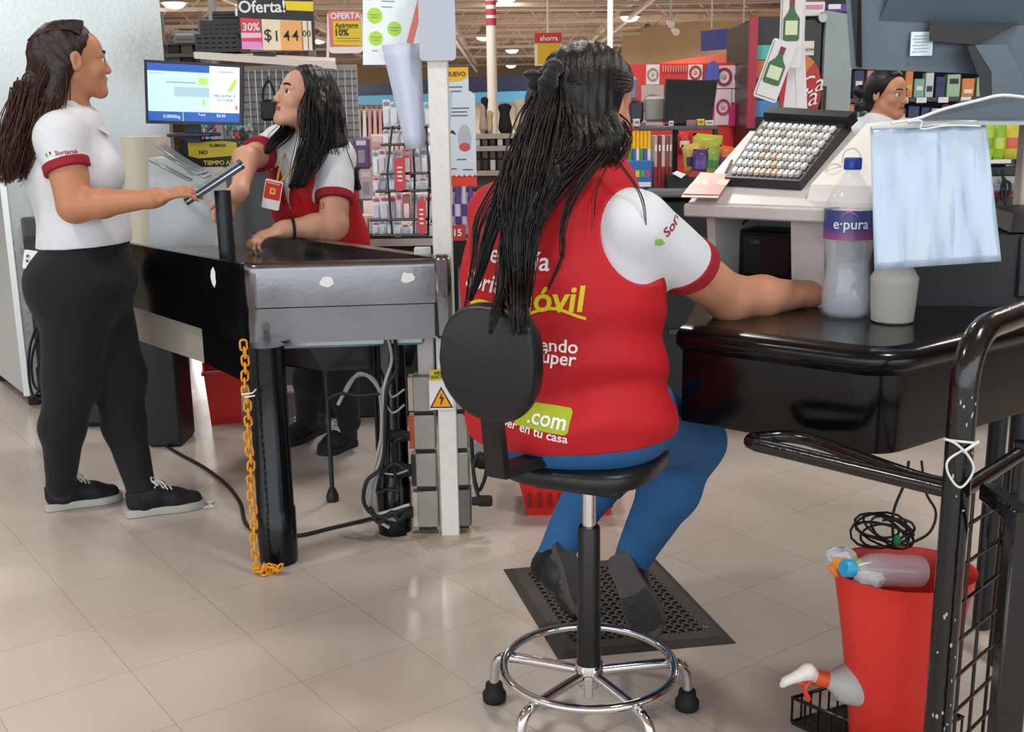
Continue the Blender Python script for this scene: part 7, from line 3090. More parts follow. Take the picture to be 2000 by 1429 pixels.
mb.box(c + V(0, 0, at(60, 500, 5.0).z - A0.z), (.11, .02, .34), frame((0, 0, 0), dR, -nR * -1 if False else V(-dR.y, dR.x, 0)), .01)
mk('latch_recess', mb, cm('#55585a', .4), cab, 'dark latch recess')
for q in (cx0 + dR * .05 + dL * .05, cx0 + dR * .7 + dL * .05, cx0 + dL * .68 + dR * .05):
    mb = MB()
    mb.lathe([(.035, 0), (.035, .03), (.022, .045), (.022, .06)], tuple(q), 16)
    mk('foot', mb, BLACKRUBBER, cab)
# black compressor / cable jumble low in front of the cabinet
cj = thing('cable_jumble', V(at(80, 760, 4.95).x, 4.93, 0), 'black power supply and looping cables against the steel cabinet', 'cables')
mb = MB()
for (x0, y0, x1, y1) in ((66, 622, 96, 668), (72, 676, 100, 712), (70, 716, 104, 760)):
    pbox(mb, x0, y0, x1, y1, 4.93, .07, .008)
mb.box((at(84, 700, 4.95).x, 4.96, .42), (.05, .04, .78))
mk('supply_block', mb, BLACKPLASTIC, cj)
for k, P in enumerate(([(70, 640), (58, 680), (56, 730), (64, 770), (84, 780)], [(76, 650), (62, 700), (66, 750), (90, 770), (100, 740)], [(90, 640), (84, 700), (76, 760), (60, 778)])):
    mb = MB()
    mb.tube(spline([at(x, y, 4.90 - .01 * k) for x, y in P], 6), .006, 7)
    mk('cable', mb, CABLE, cj)
mb = MB()
c_ = fl(180, 836)
mb.box((c_.x, c_.y + .06, .09), (.11, .12, .17), bev=.02)
mb.box((c_.x, c_.y + .06, .19), (.08, .08, .04), bev=.01)
tag(mk('foot_unit', mb, BLACKPLASTIC), 'small black box on the floor seen between the legs of the standing person', 'box')

# ================================================================== TILL ON THE LEFT LANE
lane = thing('register_cabinet', V(at(330, 700, 4.35).x, 4.45, 0), 'cream and white till cabinet behind the black side of the bagging table', 'cabinet')
mb = MB()
p0, p1 = at(226, 268, 4.3), at(300, 268, 4.3)
zt = p0.z
mb.prism([(x + (p0.x + p1.x) / 2, y + 4.42) for x, y in rrect(p1.x - p0.x, .26, .07)], .52, zt)
mk('cream_column', mb, CREAM, lane, 'cream rounded column')
mb = MB()
a, b, c, d = at(290, 308, 4.15), at(392, 308, 4.15), at(425, 520, 4.15), at(292, 520, 4.15)
o_ = V(0, .3, 0)
mb.hexa([d, c, c + o_, d + o_], [a, b, b + o_, a + o_])
mk('white_panel', mb, cm('#d6e2ea', .35), lane, 'white side panel')
mb = MB()
zz = at(340, 520, 4.2).z
mb.box((at(330, 520, 4.3).x, 4.36, zz - .14), (.26, .30, .28), bev=.01)
mb.box(((p0.x + p1.x) / 2, 4.44, .27), (.14, .20, .54), bev=.01)
mk('base', mb, BLACKPLASTIC, lane)
# flat steel bars / scanner frame leaning
br = thing('metal_bracket', at(350, 320, 4.0), 'pair of flat silver bars forming an open frame above the till cabinet', 'bracket')
for (x0, y0, x1, y1, w_) in ((312, 283, 405, 345, .022), (294, 312, 372, 352, .012), (330, 300, 395, 338, .030)):
    a, b = at(x0, y0, 4.02), at(x1, y1, 3.86)
    mb = MB()
    d_ = (b - a).normalized()
    n_ = V(0, -.3, 1)
    mb.box((a + b) / 2, ((b - a).length, w_ * 1.6, .008), frame((0, 0, 0), d_, n_.cross(d_)), .002)
    mk('flat_bar', mb, cm('#b9bfc4', .3, metal=.6), br)
# customer monitor
mn = thing('customer_monitor', V(at(372, 270, 4.0).x, 4.05, zt), 'flat screen monitor showing a blue and white till page above the bagging table', 'monitor')
qa, qb, qc, qd = at(285, 241, 3.98), at(473, 245, 4.02), at(474, 127, 4.04), at(281, 116, 3.98)
o_ = V(0, .028, 0)
mb = MB()
mb.hexa([qa, qb, qb + o_, qa + o_], [qd, qc, qc + o_, qd + o_])
mk('bezel', mb, mat('bezel_dark_blue', '#10182a', .35), mn, smooth=0)


def on_scr(u, v, l=.002):
    return (qd * (1 - u) + qc * u) * (1 - v) + (qa * (1 - u) + qb * u) * v + V(0, -l, 0)


def scr_mat(nm, col, e=.55):
    m = mat('screen_' + nm, col, .3, emit=e)
    return m


SCW, SCB, SCL, SCG, SCT, SCO, SCD = (scr_mat('pale', '#b9dbe4'), scr_mat('blue', '#1550a8'), scr_mat('light', '#dceff0'), scr_mat('grey', '#9db8c2'), scr_mat('green', '#a8cf4a'), scr_mat('red', '#c8503c'), scr_mat('dark', '#3a5a86'))


def scr_quad(mb, u0, v0, u1, v1, l):
    mb.add([on_scr(u0, v1, l), on_scr(u1, v1, l), on_scr(u1, v0, l), on_scr(u0, v0, l)], [(0, 1, 2, 3)])


mb = MB()
scr_quad(mb, .03, .045, .97, .95, .001)
for (u0, v0, u1, v1, k, l) in ((.03, .045, .66, .16, 1, .002), (.66, .045, .97, .80, 2, .0015), (.03, .80, .97, .95, 1, .002), (.30, .40, .66, .55, 3, .002),
                               (.385, .80, .39, .95, 2, .003), (.55, .25, .64, .35, 4, .0025), (.585, .58, .61, .68, 4, .0025), (.93, .68, .95, .74, 5, .0025),
                               (.72, .18, .94, .44, 6, .002), (.22, .325, .52, .335, 7, .0025), (.05, .20, .20, .205, 7, .0025)):
    mb.m = k if k < 6 else (3 if k == 6 else 6)
    if k == 6:
        mb.m = 4 if False else 2
    scr_quad(mb, u0, v0, u1, v1, l)
mb.m = 4
mb.add([on_scr(.84, .45, .003), on_scr(.89, .45, .003), on_scr(.95, .26, .003), on_scr(.92, .24, .003)], [(0, 1, 2, 3)])
mb.m = 6
Ms_ = lambda u, v: frame(on_scr(u, v, .003), (qb - qa), (qd - qa))
mb.text('PROXIMA A\nTU CASA', .014, Ms_(.82, .56), ext=.0002)
mb.text('bienvenido', .012, Ms_(.83, .13), ext=.0002)
mb.m = 2
mb.text('0.0000kg', .016, Ms_(.27, .88), ext=.0002)
mb.text('Total', .012, Ms_(.58, .84), ext=.0002)
mb.text('$0.00', .014, Ms_(.78, .85), ext=.0002)
mk('screen', mb, [SCW, SCB, SCL, SCG, SCT, SCO, SCD], mn, 'lit blue and white screen page', smooth=0)
mb = MB()
p = at(371, 250, 4.02)
mb.box((p.x, 4.06, (p.z + zt) / 2), (.055, .02, p.z - zt + .04), bev=.003)
mb.box((p.x, 4.07, zt + .008), (.16, .14, .014), bev=.004)
mk('stand', mb, cm('#22354a', .4), mn)
# safety notice
t = thing('safety_notice', at(408, 325, 4.10), 'yellow and black notice board below the blue and white monitor', 'notice')
mb = MB()
M, w, h = front(350, 272, 466, 326, 4.12)
mb.prism([(x, y) for x, y in rrect(w, h, .012)], -.012, 0, M)
mk('black_board', mb, cm('#17150f', .4), t, smooth=30)
mb = MB()
M2, w2, h2 = front(368, 275, 463, 309, 4.118)
mb.prism([(-w2 / 2, -h2 * .35), (-w2 * .3, -h2 * .5), (w2 * .5, -h2 * .35), (w2 / 2, h2 * .4), (w2 * .2, h2 * .5), (-w2 / 2, h2 * .42)], 0, .003, M2)
mk('yellow_panel', mb, cm('#d9c42b', .4), t, smooth=0)
mb = MB()
mb.text('ELIMINA', .016, M2 @ Matrix.Translation((.02, .014, .0035)), bold=.02)
mb.text('NO', .020, M2 @ Matrix.Translation((-.035, -.010, .0035)), bold=.03)
mk('notice_lettering', mb, cm('#1a1708', .5), t, smooth=0)
mb = MB()
mb.text('TIEMPO AI', .022, front(385, 310, 466, 326, 4.116)[0] @ Matrix.Translation((.0, .0, .0035)), bold=.03)
mk('notice_lettering', mb, cm('#e3d55a', .5), t, smooth=0)

# tablet on a black pole standing on the table deck
tp = thing('tablet_stand', V(-.89, 3.44, TBZ - .045), 'tilted tablet terminal on a thick black pole at the corner of the bagging table', 'tablet stand')
mb = MB()
pb = at(441, 450, 3.47)
ztp = at(438, 372, pb.y).z
mb.cyl((pb.x, pb.y, TBZ - .045), (pb.x - .002, pb.y, ztp), .0255, n=28)
mk('pole', mb, mat('dark_pole_paint', '#1a222c', .35), tp)
mb = MB()
a, b = at(368, 392, 3.40), at(470, 325, 3.44)
dx = (b - a).normalized()
dy = Vector((-.10, .95, .12))
Mt = frame((a + b) / 2, dx, dy)
L_ = (b - a).length
Mt = Mt @ Matrix.Translation((0, .060, .0))
mb.prism(rrect(L_ + .02, .155, .012), -.010, .012, Mt)
mk('tablet_case', mb, mat('tablet_dark', '#1d2a33', .3), tp)
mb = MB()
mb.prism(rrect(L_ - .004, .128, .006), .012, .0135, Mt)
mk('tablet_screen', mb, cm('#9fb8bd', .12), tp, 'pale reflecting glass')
mb = MB()
mb.prism(rrect(L_ + .024, .159, .013), .000, .004, Mt)
mk('silver_edge', mb, cm('#b8c0c2', .2, metal=.8), tp)

# ------------------------------------------------------------------ white shelf high up with signs and black crates
sf = thing('display_shelf', at(500, 112, 4.95), 'long white shelf high above the monitor carrying a price sign and black crates', 'shelf')
s0, s1, s2, s3 = at(378, 101, 4.9), at(655, 121, 4.75), at(655, 113, 5.15), at(420, 101, 5.25)
mb = MB()
th = V(0, 0, .028)
mb.hexa([s0 - th, s1 - th, s2 - th, s3 - th], [s0, s1, s2, s3])
mk('shelf_board', mb, cm('#d6cec6', .5), sf, smooth=0)
for px in (405, 600):
    mb = MB()
    p = at(px, 112, 5.1)
    mb.box((p.x, 5.24, 1.45), (.03, .03, 2.9))
    mk('upright', mb, cm('#8c8a88', .4), sf)
SHZ2 = (s0.z + s1.z) / 2
# wire wall behind (grey slatted panel)
wp_ = thing('slatwall_panel', V(at(580, 300, 5.4).x, 5.45, 0), 'grey slatted wall panel with wire grid behind the cashier in the red vest', 'wall panel')
mb = MB()
c_, w, h = pbox(mb, 378, 128, 700, 330, 5.4, .03)
mk('panel_board', mb, cm('#a9a8a8', .5), wp_, smooth=0)
x0_, x1_ = c_.x - w / 2, c_.x + w / 2
mb = MB()
for k in range(14):
    z = c_.z + h / 2 - .03 - k * (h - .04) / 13
    mb.box((c_.x, 5.397, z), (w, .004, .006))
mk('slat_groove', mb, cm('#6e6d70', .5), wp_, smooth=0)
mb = MB()
for k in range(24):
    x = x0_ + .02 + k * (w - .04) / 23
    mb.cyl((x, 5.38, c_.z + h / 2 - .02), (x, 5.38, c_.z - h / 2), .0025, n=5)
gw = mk('wire_grid', mb, cm('#c6c6c8', .3, metal=.5), wp_, smooth=0)
gw['kind'] = 'stuff'
mb = MB()
mb.box((c_.x, 5.42, (c_.z - h / 2) / 2), (w, .04, c_.z - h / 2))
mk('lower_board', mb, cm('#5b5a5e', .5), wp_, smooth=0)
# handbag
hb = thing('handbag', at(522, 235, 5.25), 'small black handbag hanging on the grey slatted panel', 'bag')
mb = MB()
pbox(mb, 508, 194, 540, 236, 5.25, .09, .012)
mk('bag_body', mb, BLACKPLASTIC, hb)
mb = MB()
mb.tube(spline([at(513, 194, 5.27), at(515, 172, 5.27), at(524, 158, 5.30), at(532, 170, 5.27), at(538, 194, 5.27)], 5), .006, 7)
mb.tube([at(524, 158, 5.26), at(524, 150, 5.40)], .004, 6)
mk('bag_handle', mb, BLACKPLASTIC, hb)
# colourful hanging bows / small packs under the monitor
rr = random.Random(31)
CN = {'#c05a86': 'pink', '#4f9a90': 'green-blue', '#5a3f72': 'violet', '#b9b2ac': 'pale', '#c4514a': 'red', '#3b3a44': 'dark', '#7fb0b8': 'light blue', '#d6c5cf': 'pale pink'}
for r_ in range(4):
    for k in range(9):
        px, py = 388 + k * 12.5 + rr.uniform(-3, 3), 250 + r_ * 21 + rr.uniform(-3, 3)
        c_ = rr.choice(list(CN))
        p = at(px, py, 5.30)
        mb = MB()
        for s_ in (-1, 1):
            mb.ball(p + V(s_ * .012, 0, 0), (.013, .008, .010), 8, Matrix.Rotation(s_ * .5, 4, 'Y'))
        mb.box(p + V(0, .01, .014), (.02, .012, .03))
        mb.box(p + V(0, .055, .012), (.004, .10, .004))
        tag(mk('hair_bow', mb, cm(c_, .5), smooth=60), CN[c_] + ' little bow hanging on the grey panel under the blue and white monitor', 'hair bow', CN[c_] + ' bows on the grey panel')
# Oferta price sign
pg = thing('price_sign', V(at(540, 100, 4.9).x, 4.92, SHZ2), 'black and orange price sign reading Oferta and 144 pesos on the white shelf', 'sign')
M, w, h = front(467, -6, 613, 98, 4.88)
u_ = w / 146
mb = MB()
mb.prism([(-w / 2, -h / 2 + .01), (w / 2, -h / 2), (w / 2, h / 2), (-w / 2, h / 2)], -.014, 0, M)
mk('sign_board', mb, cm('#151417', .4), pg, smooth=0)
Q = lambda px, py: ((px - 540) * u_, (46 - py) * u_)
mb = MB()
for pts, k in (([Q(470, 34), Q(509, 37), Q(511, 95), Q(470, 93)], 0), ([Q(511, 37), Q(608, 42), Q(608, 97), Q(511, 95)], 1), ([Q(547, 40), Q(588, 41), Q(588, 96), Q(547, 96)], 2), ([Q(559, 4), Q(614, 6), Q(613, 24), Q(561, 21)], 3),
               ([Q(470, 62), Q(509, 63), Q(509, 72), Q(470, 72)], 4), ([Q(470, 78), Q(509, 80), Q(511, 95), Q(470, 93)], 5)):
    mb.m = k
    mb.prism(pts[::-1], 0, .002 + .001 * (k in (2, 4, 5)), M)
mk('sign_panels', mb, [cm('#d8455f', .5), cm('#eadfc4', .5), cm('#efb066', .5), cm('#ecd22c', .5), cm('#ecc6e0', .5), cm('#e39ad2', .5)], pg, smooth=0)
T = lambda px, py: M @ Matrix.Translation((*Q(px, py), .0036))
mb = MB()
mb.text('¡Oferta!', .068, T(510, 15), bold=.02)
mk('sign_word', mb, PAPER, pg, smooth=0)
mb = MB()
mb.text('30%', .044, T(490, 52), bold=.02)
mk('discount_figure', mb, PAPER, pg, smooth=0)
mb = MB()
mb.text('$', .068, T(522, 68), bold=.004)
for px, s_ in ((541, '1'), (561, '4'), (578, '4')):
    mb.text(s_, .062, T(px - 2, 70), bold=.004)
mb.text('00', .036, T(598, 66))
for px in (589, 600):
    mb.prism([Q(px, 42), Q(px + 1, 42), Q(px + 1, 96), Q(px, 96)][::-1], .003, .0045, M)
mk('price_figure', mb, cm('#2b2622', .5), pg, smooth=0)
mb = MB()
p = at(516, 100, 4.92)
mb.box((p.x, 4.93, SHZ2 + .012), (.09, .06, .024), bev=.003)
mk('sign_foot', mb, BLACKPLASTIC, pg)
# second sign
pg = thing('price_sign', V(at(672, 105, 4.8).x, 4.8, SHZ2), 'white framed pink and yellow OFERTA sign for reserving with ten percent', 'sign')
M, w, h = front(640, 22, 708, 104, 4.8)
mb = MB()
mb.prism(rrect(w, h, .02), -.006, 0, M)
mk('sign_frame', mb, cm('#e9e2e0', .4), pg, smooth=30)
u_ = w / 68
Q = lambda px, py: ((px - 674) * u_, (63 - py) * u_)
mb = MB()
for pts, k in (([Q(643, 24), Q(706, 24), Q(706, 90), Q(643, 90)], 0), ([Q(651, 42), Q(706, 42), Q(706, 89), Q(651, 86)], 1)):
    mb.m = k
    mb.prism(pts[::-1], 0, .002 + .0015 * k, M)
mk('sign_panels', mb, [cm('#dd6f72', .5), cm('#e3c321', .5)], pg, smooth=0)
mb = MB()
T = lambda px, py: M @ Matrix.Translation((*Q(px, py), .0042))
mb.text('OFERTA', .034, T(676, 33), bold=.03)
mk('sign_word', mb, PAPER, pg, smooth=0)
mb = MB()
mb.text('Apártame', .024, T(678, 50), bold=.02)
mb.text('10%', .036, T(667, 64), bold=.03)
for y_ in (55, 74, 79):
    mb.prism([Q(656, y_), Q(702, y_), Q(702, y_ + .8), Q(656, y_ + .8)][::-1], .003, .0045, M)
mk('sign_lettering', mb, cm('#2b2622', .5), pg, smooth=0)
mb = MB()
a, b = at(642, 30, 4.81), at(640, 116, 4.81)
mb.cyl(a, b, .006, n=8)
mb.box(V(b.x, 4.83, SHZ2 - .045), (.05, .12, .02))
mk('sign_post', mb, cm('#e9e2e0', .4), pg)


# black crates on the shelf and grey clutter
def crate(px0, py0, px1, py1, Y, lab, rot=0.0):
    M, w, h = front(px0, py0, px1, py1, Y)
    t = thing('plastic_crate', M.translation - V(0, 0, h / 2), lab, 'crate')
    mb = MB()
    for z in (-h / 2, -h / 6, h / 6, h / 2):
        for (ax, ay, sx, sy) in ((0, 0, w, .012), (0, .2, w, .012), (-w / 2, .1, .012, .2), (w / 2, .1, .012, .2)):
            mb.box(M.translation + V(ax, ay, z), (sx, sy, .016))
    for k in range(7):
        x = -w / 2 + w * k / 6
        for y in (0, .2):
            mb.box(M.translation + V(x, y, 0), (.012, .010, h))
    for y in (.05, .1, .15):
        for x in (-w / 2, w / 2):
            mb.box(M.translation + V(x, y, 0), (.010, .012, h))
    mb.box(M.translation + V(0, .1, -h / 2 + .004), (w, .2, .008))
    mk('crate_body', mb, BLACKPLASTIC, t, smooth=0)
    return t


crate(384, 70, 464, 98, 4.95, 'lowest black slotted crate on the white shelf left of the price sign')
crate(394, 44, 466, 70, 4.97, 'middle black slotted crate on the white shelf left of the price sign')
crate(418, 26, 466, 44, 5.0, 'topmost black slotted crate of the stack left of the price sign')
goods('folded_stack', 338, 60, 382, 84, 6.3, .2, '#9b9796', 'grey clear folded pack between the steel cabinet and the black crates', 'package', extra=((.1, .2, .9, .4, '#c9c6c4'), (.1, .6, .9, .75, '#77747a')))
bk = thing('wire_shelf_unit', V(at(360, 140, 6.4).x, 6.5, 0), 'dim grey wire shelf unit far behind the right edge of the steel cabinet', 'shelving')
mb = MB()
xa, xb = at(322, 140, 6.4).x, at(400, 140, 6.4).x
for y_ in (84, 108, 132, 160, 200):
    z = at(350, y_, 6.4).z
    mb.box(((xa + xb) / 2, 6.55, z), (xb - xa, .35, .02))
for x in (xa, xb):
    mb.box((x, 6.4, .95), (.03, .03, 1.9))
mk('shelf_frame', mb, cm('#7c7874', .5), bk, smooth=0)
rr = random.Random(5)
for i, y_ in enumerate((108, 132, 160)):
    z = at(350, y_, 6.4).z + .012
    for k in range(3):
        c_ = ('#6d6560', '#9c948c', '#4b4644')[(i + k) % 3]
        mb = MB()
        mb.box((xa + .05 + k * .075, 6.48, z + .03), (.065, .12, .055 + .01 * k), bev=.005)
        tag(mk('stored_box', mb, cm(c_, .5)), ('brown-grey', 'pale grey', 'dark grey')[(i + k) % 3] + ' small box stored on the dim wire shelf unit', 'box', ('brown-grey', 'pale grey', 'dark grey')[(i + k) % 3] + ' boxes on the wire shelf unit')

# ------------------------------------------------------------------ papers and board on the white post
t = thing('paper_poster', at(762, 118, 3.36), 'white paper poster with green circles taped beside the white post', 'poster')
M = frame(at(764, 45, 3.37), Vector((1, .05, -.04)), V(.02, 0, 1))
u_ = 3.42 / FPX
mb = MB()
mb.prism([(-52 * u_, -76 * u_), (56 * u_, -72 * u_), (48 * u_, 130 * u_), (-52 * u_, 130 * u_)], 0, .001, M)
mk('sheet', mb, cm('#e6f0f4', .5), t, smooth=0)
for cx, cy, r_ in ((-30, 12, 14), (6, -10, 13), (-28, -28, 13)):
    mb = MB()
    mb.prism([(cx * u_ + r_ * u_ * cos(a * pi / 12), cy * u_ + r_ * u_ * sin(a * pi / 12)) for a in range(24)], .001, .0018, M)
    mk('green_circle', mb, cm('#a9d83c', .5), t, 'lime green circle', smooth=0)
mb = MB()
mb.prism([(52 * u_, 10 * u_), (53 * u_, 60 * u_), (28 * u_, -34 * u_), (40 * u_, -36 * u_)], .001, .0018, M)
mk('red_stripe', mb, cm('#de7f6c', .5), t, smooth=0)
for cx, cy, w_ in ((-30, 14, 18), (-30, 9, 14), (6, -8, 18), (6, -13, 14), (-28, -26, 18), (-28, -31, 12), (-8, 28, 20), (-6, 38, 24), (-4, -48, 20), (-30, -50, 10)):
    mb = MB()
    mb.prism([(x + cx * u_, y + cy * u_) for x, y in rrect(w_ * u_, 1.4 * u_, .0005)], .0018, .0024, M)
    mk('printed_line', mb, cm('#7d8b86', .5), t, smooth=0)
# rolled hanging sheet
rows = []
for j in range(9):
    v = j / 8
    row = []
    for i in range(9):
        u = i / 8
        px = (745 * (1 - u) + 822 * u) * (1 - v) + (793 * (1 - u) + 831 * u) * v
        py = (88 * (1 - u) + 84 * u) * (1 - v) + (292 * (1 - u) + 288 * u) * v
        row.append(at(px, py, 3.34 - .05 * sin(pi * u) * (1 - .3 * v) + .02 * u))
    rows.append(row)
mb = MB()
mb.grid(rows[::-1], .0012)
tag(mk('hanging_sheet', mb, cm('#c9d2ea', .45), smooth=180), 'long curled bluish white sheet hanging down against the white post', 'sheet')
mb = MB()
M = frame(at(853, 30, 3.28), (1, 0, .0), (-.01, 0, 1))
mb.prism(rrect(68 * 3.3 / FPX, 162 * 3.3 / FPX, .012), -.008, 0, M)
tag(mk('blank_board', mb, cm('#b4bccb', .4), smooth=30), 'blank grey-white board with rounded corners fixed high on the white post', 'board')

# ------------------------------------------------------------------ wire rack of blister packs left of the post
wr = thing('wire_rack', at(790, 460, 3.55), 'black wire rack of hanging blister packs to the left of the white post', 'rack')
for k, (y_, x0) in enumerate(((248, 748), (281, 745), (338, 745), (372, 735), (428, 725), (458, 730))):
    mb = MB()
    a, b = at(x0, y_ + 2, 3.52), at(834, y_, 3.50)
    mb.tube([a + V(0, .12, 0), a, b, b + V(0, .12, 0)], .004, 7)
    mk('wire_bar', mb, BT, wr)
for px in (762, 804, 832):
    mb = MB()
    mb.tube([at(px + (4 if px < 800 else 0), 246, 3.515), at(px - 6 + (12 if px > 800 else 0), 340, 3.52), at(px + 4, 460, 3.515)], .0035, 7)
    mk('wire_upright', mb, BT, wr)
rr = random.Random(17)
PK = {'#dfe0e6': 'clear white', '#d7c2cf': 'pale pink', '#cbd7dc': 'pale blue', '#c9474f': 'red', '#b7b4c4': 'grey violet'}
for r_i, (y0, y1) in enumerate(((196, 246), (256, 282), (292, 340), (346, 374), (380, 430), (434, 460))):
    px = 728 if r_i > 1 else 748
    while px < 832:
        w_ = rr.uniform(11, 19)
        c_ = rr.choice(list(PK)) if rr.random() < .75 else '#dfe0e6'
        Yp = 3.56 + rr.uniform(-.02, .05)
        mb = MB()
        M, w, h = front(px, y0 + rr.uniform(-4, 4), px + w_ * .95, y1 + rr.uniform(-3, 3), Yp)
        mb.prism(rrect(w, h, .004), -.002, 0, M)
        mb.m = 1
        mb.prism(rrect(w * .62, h * .55, .004), 0, .012, M @ Matrix.Translation((0, -h * .12, 0)))
        mb.m = 2
        mb.prism(rrect(w * .8, h * .14, .002), 0, .0015, M @ Matrix.Translation((0, h * .34, 0)))
        mb.m = 0
        mb.box(M.translation + V(0, .05, h * .45), (.003, .10, .003))
        o = mk('blister_pack', mb, [cm(c_, .25), cm(rr.choice(('#e9eaee', '#c8ccd6', '#d23a44' if c_ == '#c9474f' else '#dcdfe6')), .2), cm(rr.choice(('#c04654', '#7fa6b0', '#8a8792')), .4)], smooth=0)
        tag(o, PK[c_] + ' blister pack hanging in the black wire rack left of the white post', 'package', PK[c_] + ' packs in the wire rack')
        px += w_
for (x0, y0, x1, y1, c_, lab) in ((772, 307, 792, 372, '#cc2b38', 'long red handled article hanging in the middle of the wire rack'), (816, 388, 832, 456, '#d0303c', 'red article with white print hanging at the lower right of the wire rack')):
    M, w, h = front(x0, y0, x1, y1, 3.49)
    mb = MB()
    mb.prism(rrect(w, h, .012), 0, .016, M)
    mb.m = 1
    for k in range(4):
        mb.prism(rrect(w * .5, h * .05, .002), .016, .0175, M @ Matrix.Translation((0, h * (.2 - .13 * k), 0)))
    mb.m = 0
    mb.box(M.translation + V(0, .03, h * .45), (.003, .06, .003))
    tag(mk('red_article', mb, [cm(c_, .3), PAPER], smooth=30), lab, 'package')
# pink garments on the rail far behind, price boxes below
rr = random.Random(41)
gr = thing('garment_rail', V(at(720, 205, 7.4).x, 7.45, 0), 'chrome garment rail far behind the cashier in the red vest', 'rail')
mb = MB()
a, b = at(655, 208, 7.4), at(835, 208, 7.4)
mb.cyl(a, b, .012, n=8)
for p in (a, b):
    mb.cyl((p.x, p.y, 0), p, .012, n=8)
mk('rail_frame', mb, CHROME, gr)
GC = {'#e3b9ae': 'peach', '#d9a3a6': 'dusty pink', '#e8cfc6': 'cream pink', '#caa6a2': 'faded rose', '#e9ddd6': 'off-white'}
for k in range(17):
    x = a.x + .03 + (b.x - a.x - .06) * k / 16
    c_ = rr.choice(list(GC))
    h = rr.uniform(.42, .6)
    mb = MB()
    mb.hexa([V(x - .018, 7.22, a.z - h), V(x + .02, 7.22, a.z - h), V(x + .02, 7.58, a.z - h), V(x - .018, 7.58, a.z - h)],
            [V(x - .008, 7.30, a.z - .03), V(x + .008, 7.30, a.z - .03), V(x + .008, 7.50, a.z - .03), V(x - .008, 7.50, a.z - .03)])
    mb.cyl((x, 7.4, a.z - .04), (x, 7.4, a.z + .012), .003, n=5)
    tag(mk('hanging_garment', mb, cm(c_, .8), smooth=30), GC[c_] + ' garment hanging on the chrome rail behind the cashier in the red vest', 'garment', GC[c_] + ' garments on the rail')
lc = thing('low_counter', V(at(770, 470, 4.8).x, 5.0, 0), 'dark low counter with white edge strip behind the wire rack', 'counter')
mb = MB()
xa, xb = at(560, 470, 4.7).x, at(1010, 470, 4.7).x
zz = at(750, 462, 4.7).z
mb.box(((xa + xb) / 2, 5.0, zz / 2), (xb - xa, .5, zz), bev=.01)
mk('counter_body', mb, cm('#121214', .35), lc)
mb = MB()
mb.box(((xa + xb) / 2, 4.742, zz - .03), (xb - xa, .01, .03))
mk('edge_strip', mb, cm('#b9b6b2', .4), lc)
for x0, x1, y0, c_, k_, lab in ((696, 718, 420, '#e6e2e0', '#b23a44', 'white price box with red print on the low dark counter'), (720, 734, 420, '#dedad8', '#c23a44', 'narrow white and red box on the low dark counter'), (733, 758, 422, '#b5262e', '#d9d2d0', 'red box on the low dark counter below the wire rack')):
    goods('small_box', x0, y0, x1, 458, 4.80, .08, c_, lab, 'box', drop=zz, extra=((.15, .2, .7, .32, k_),))
for k, (x0, x1, y0, c_, l_) in enumerate(((690, 722, 268, '#6d5a8c', 'violet and pink'), (722, 752, 262, '#e0b6b0', 'pale pink'), (700, 730, 330, '#cfc3c8', 'pale grey'), (668, 700, 300, '#2a2a2e', 'black'))):
    goods('hanging_pack', x0, y0, x1, y0 + 62, 4.98, .05, c_, l_ + ' larger pack seen between the long dark hair and the wire rack', 'package', extra=((.2, .1, .8, .25, '#e7dfe2'), (.3, .4, .7, .8, '#a9a2b0')), bev=.01)

# ------------------------------------------------------------------ right of the white post: NUEVO poster and purple tubes
ps = thing('display_poster', at(898, 362, 4.15), 'tall pale blue poster headed NUEVO with red scalloped foot right of the white post', 'poster')
M, w, h = front(866, 134, 930, 362, 4.14)
u_ = w / 64
Q = lambda px, py: ((px - 898) * u_, (248 - py) * u_)
mb = MB()
mb.prism([Q(868, 362), Q(929, 362), Q(929, 186), Q(922, 180), Q(917, 178), Q(917, 134), Q(868, 134)], -.006, 0, M)
mk('poster_board', mb, cm('#d5e2ee', .4), ps, smooth=0)
mb = MB()
for pts, k in (([Q(868, 134), Q(916, 134), Q(916, 152), Q(905, 158), Q(885, 161), Q(868, 160)], 0), ([Q(868, 342), Q(929, 342), Q(929, 362), Q(868, 362)], 1), ([Q(868, 178), Q(885, 178), Q(880, 240), Q(868, 240)], 2),
               ([Q(864, 134), Q(869, 134), Q(869, 168), Q(864, 168)], 1), ([Q(868, 245), Q(880, 240), Q(880, 290), Q(868, 300)], 3)):
    mb.m = k
    mb.prism(pts[::-1], 0, .002, M)
for k in range(6):
    mb.m = 1
    x_ = 869 + k * 10.5
    mb.prism([Q(x_, 343), Q(x_ + 9, 343), Q(x_ + 4.5, 338)][::-1], 0, .002, M)
# bottle picture with red base and grey swirl
mb.m = 4
mb.prism([(Q(907, 268)[0] + 13 * u_ * cos(a * pi / 12), Q(907, 268)[1] + 26 * u_ * sin(a * pi / 12)) for a in range(24)], 0, .0018, M)
mb.m = 5
mb.prism([(Q(907, 285)[0] + 11 * u_ * cos(a * pi / 12), Q(907, 285)[1] + 8 * u_ * sin(a * pi / 12)) for a in range(24)], .0018, .003, M)
mb.m = 6
mb.prism([Q(878, 256), Q(890, 262), Q(889, 258), Q(884, 252)][::-1], 0, .002, M)
mk('poster_print', mb, [cm('#f0b81d', .4), cm('#e2412a', .4), cm('#a9d2ee', .4), cm('#d9dfb4', .4), cm('#b7bcc6', .4), cm('#c9535c', .4), cm('#22242c', .4)], ps, smooth=0)
mb = MB()
T = lambda px, py: M @ Matrix.Translation((*Q(px, py), .0034))
mb.text('NUEVO', .022, T(892, 147), bold=.02)
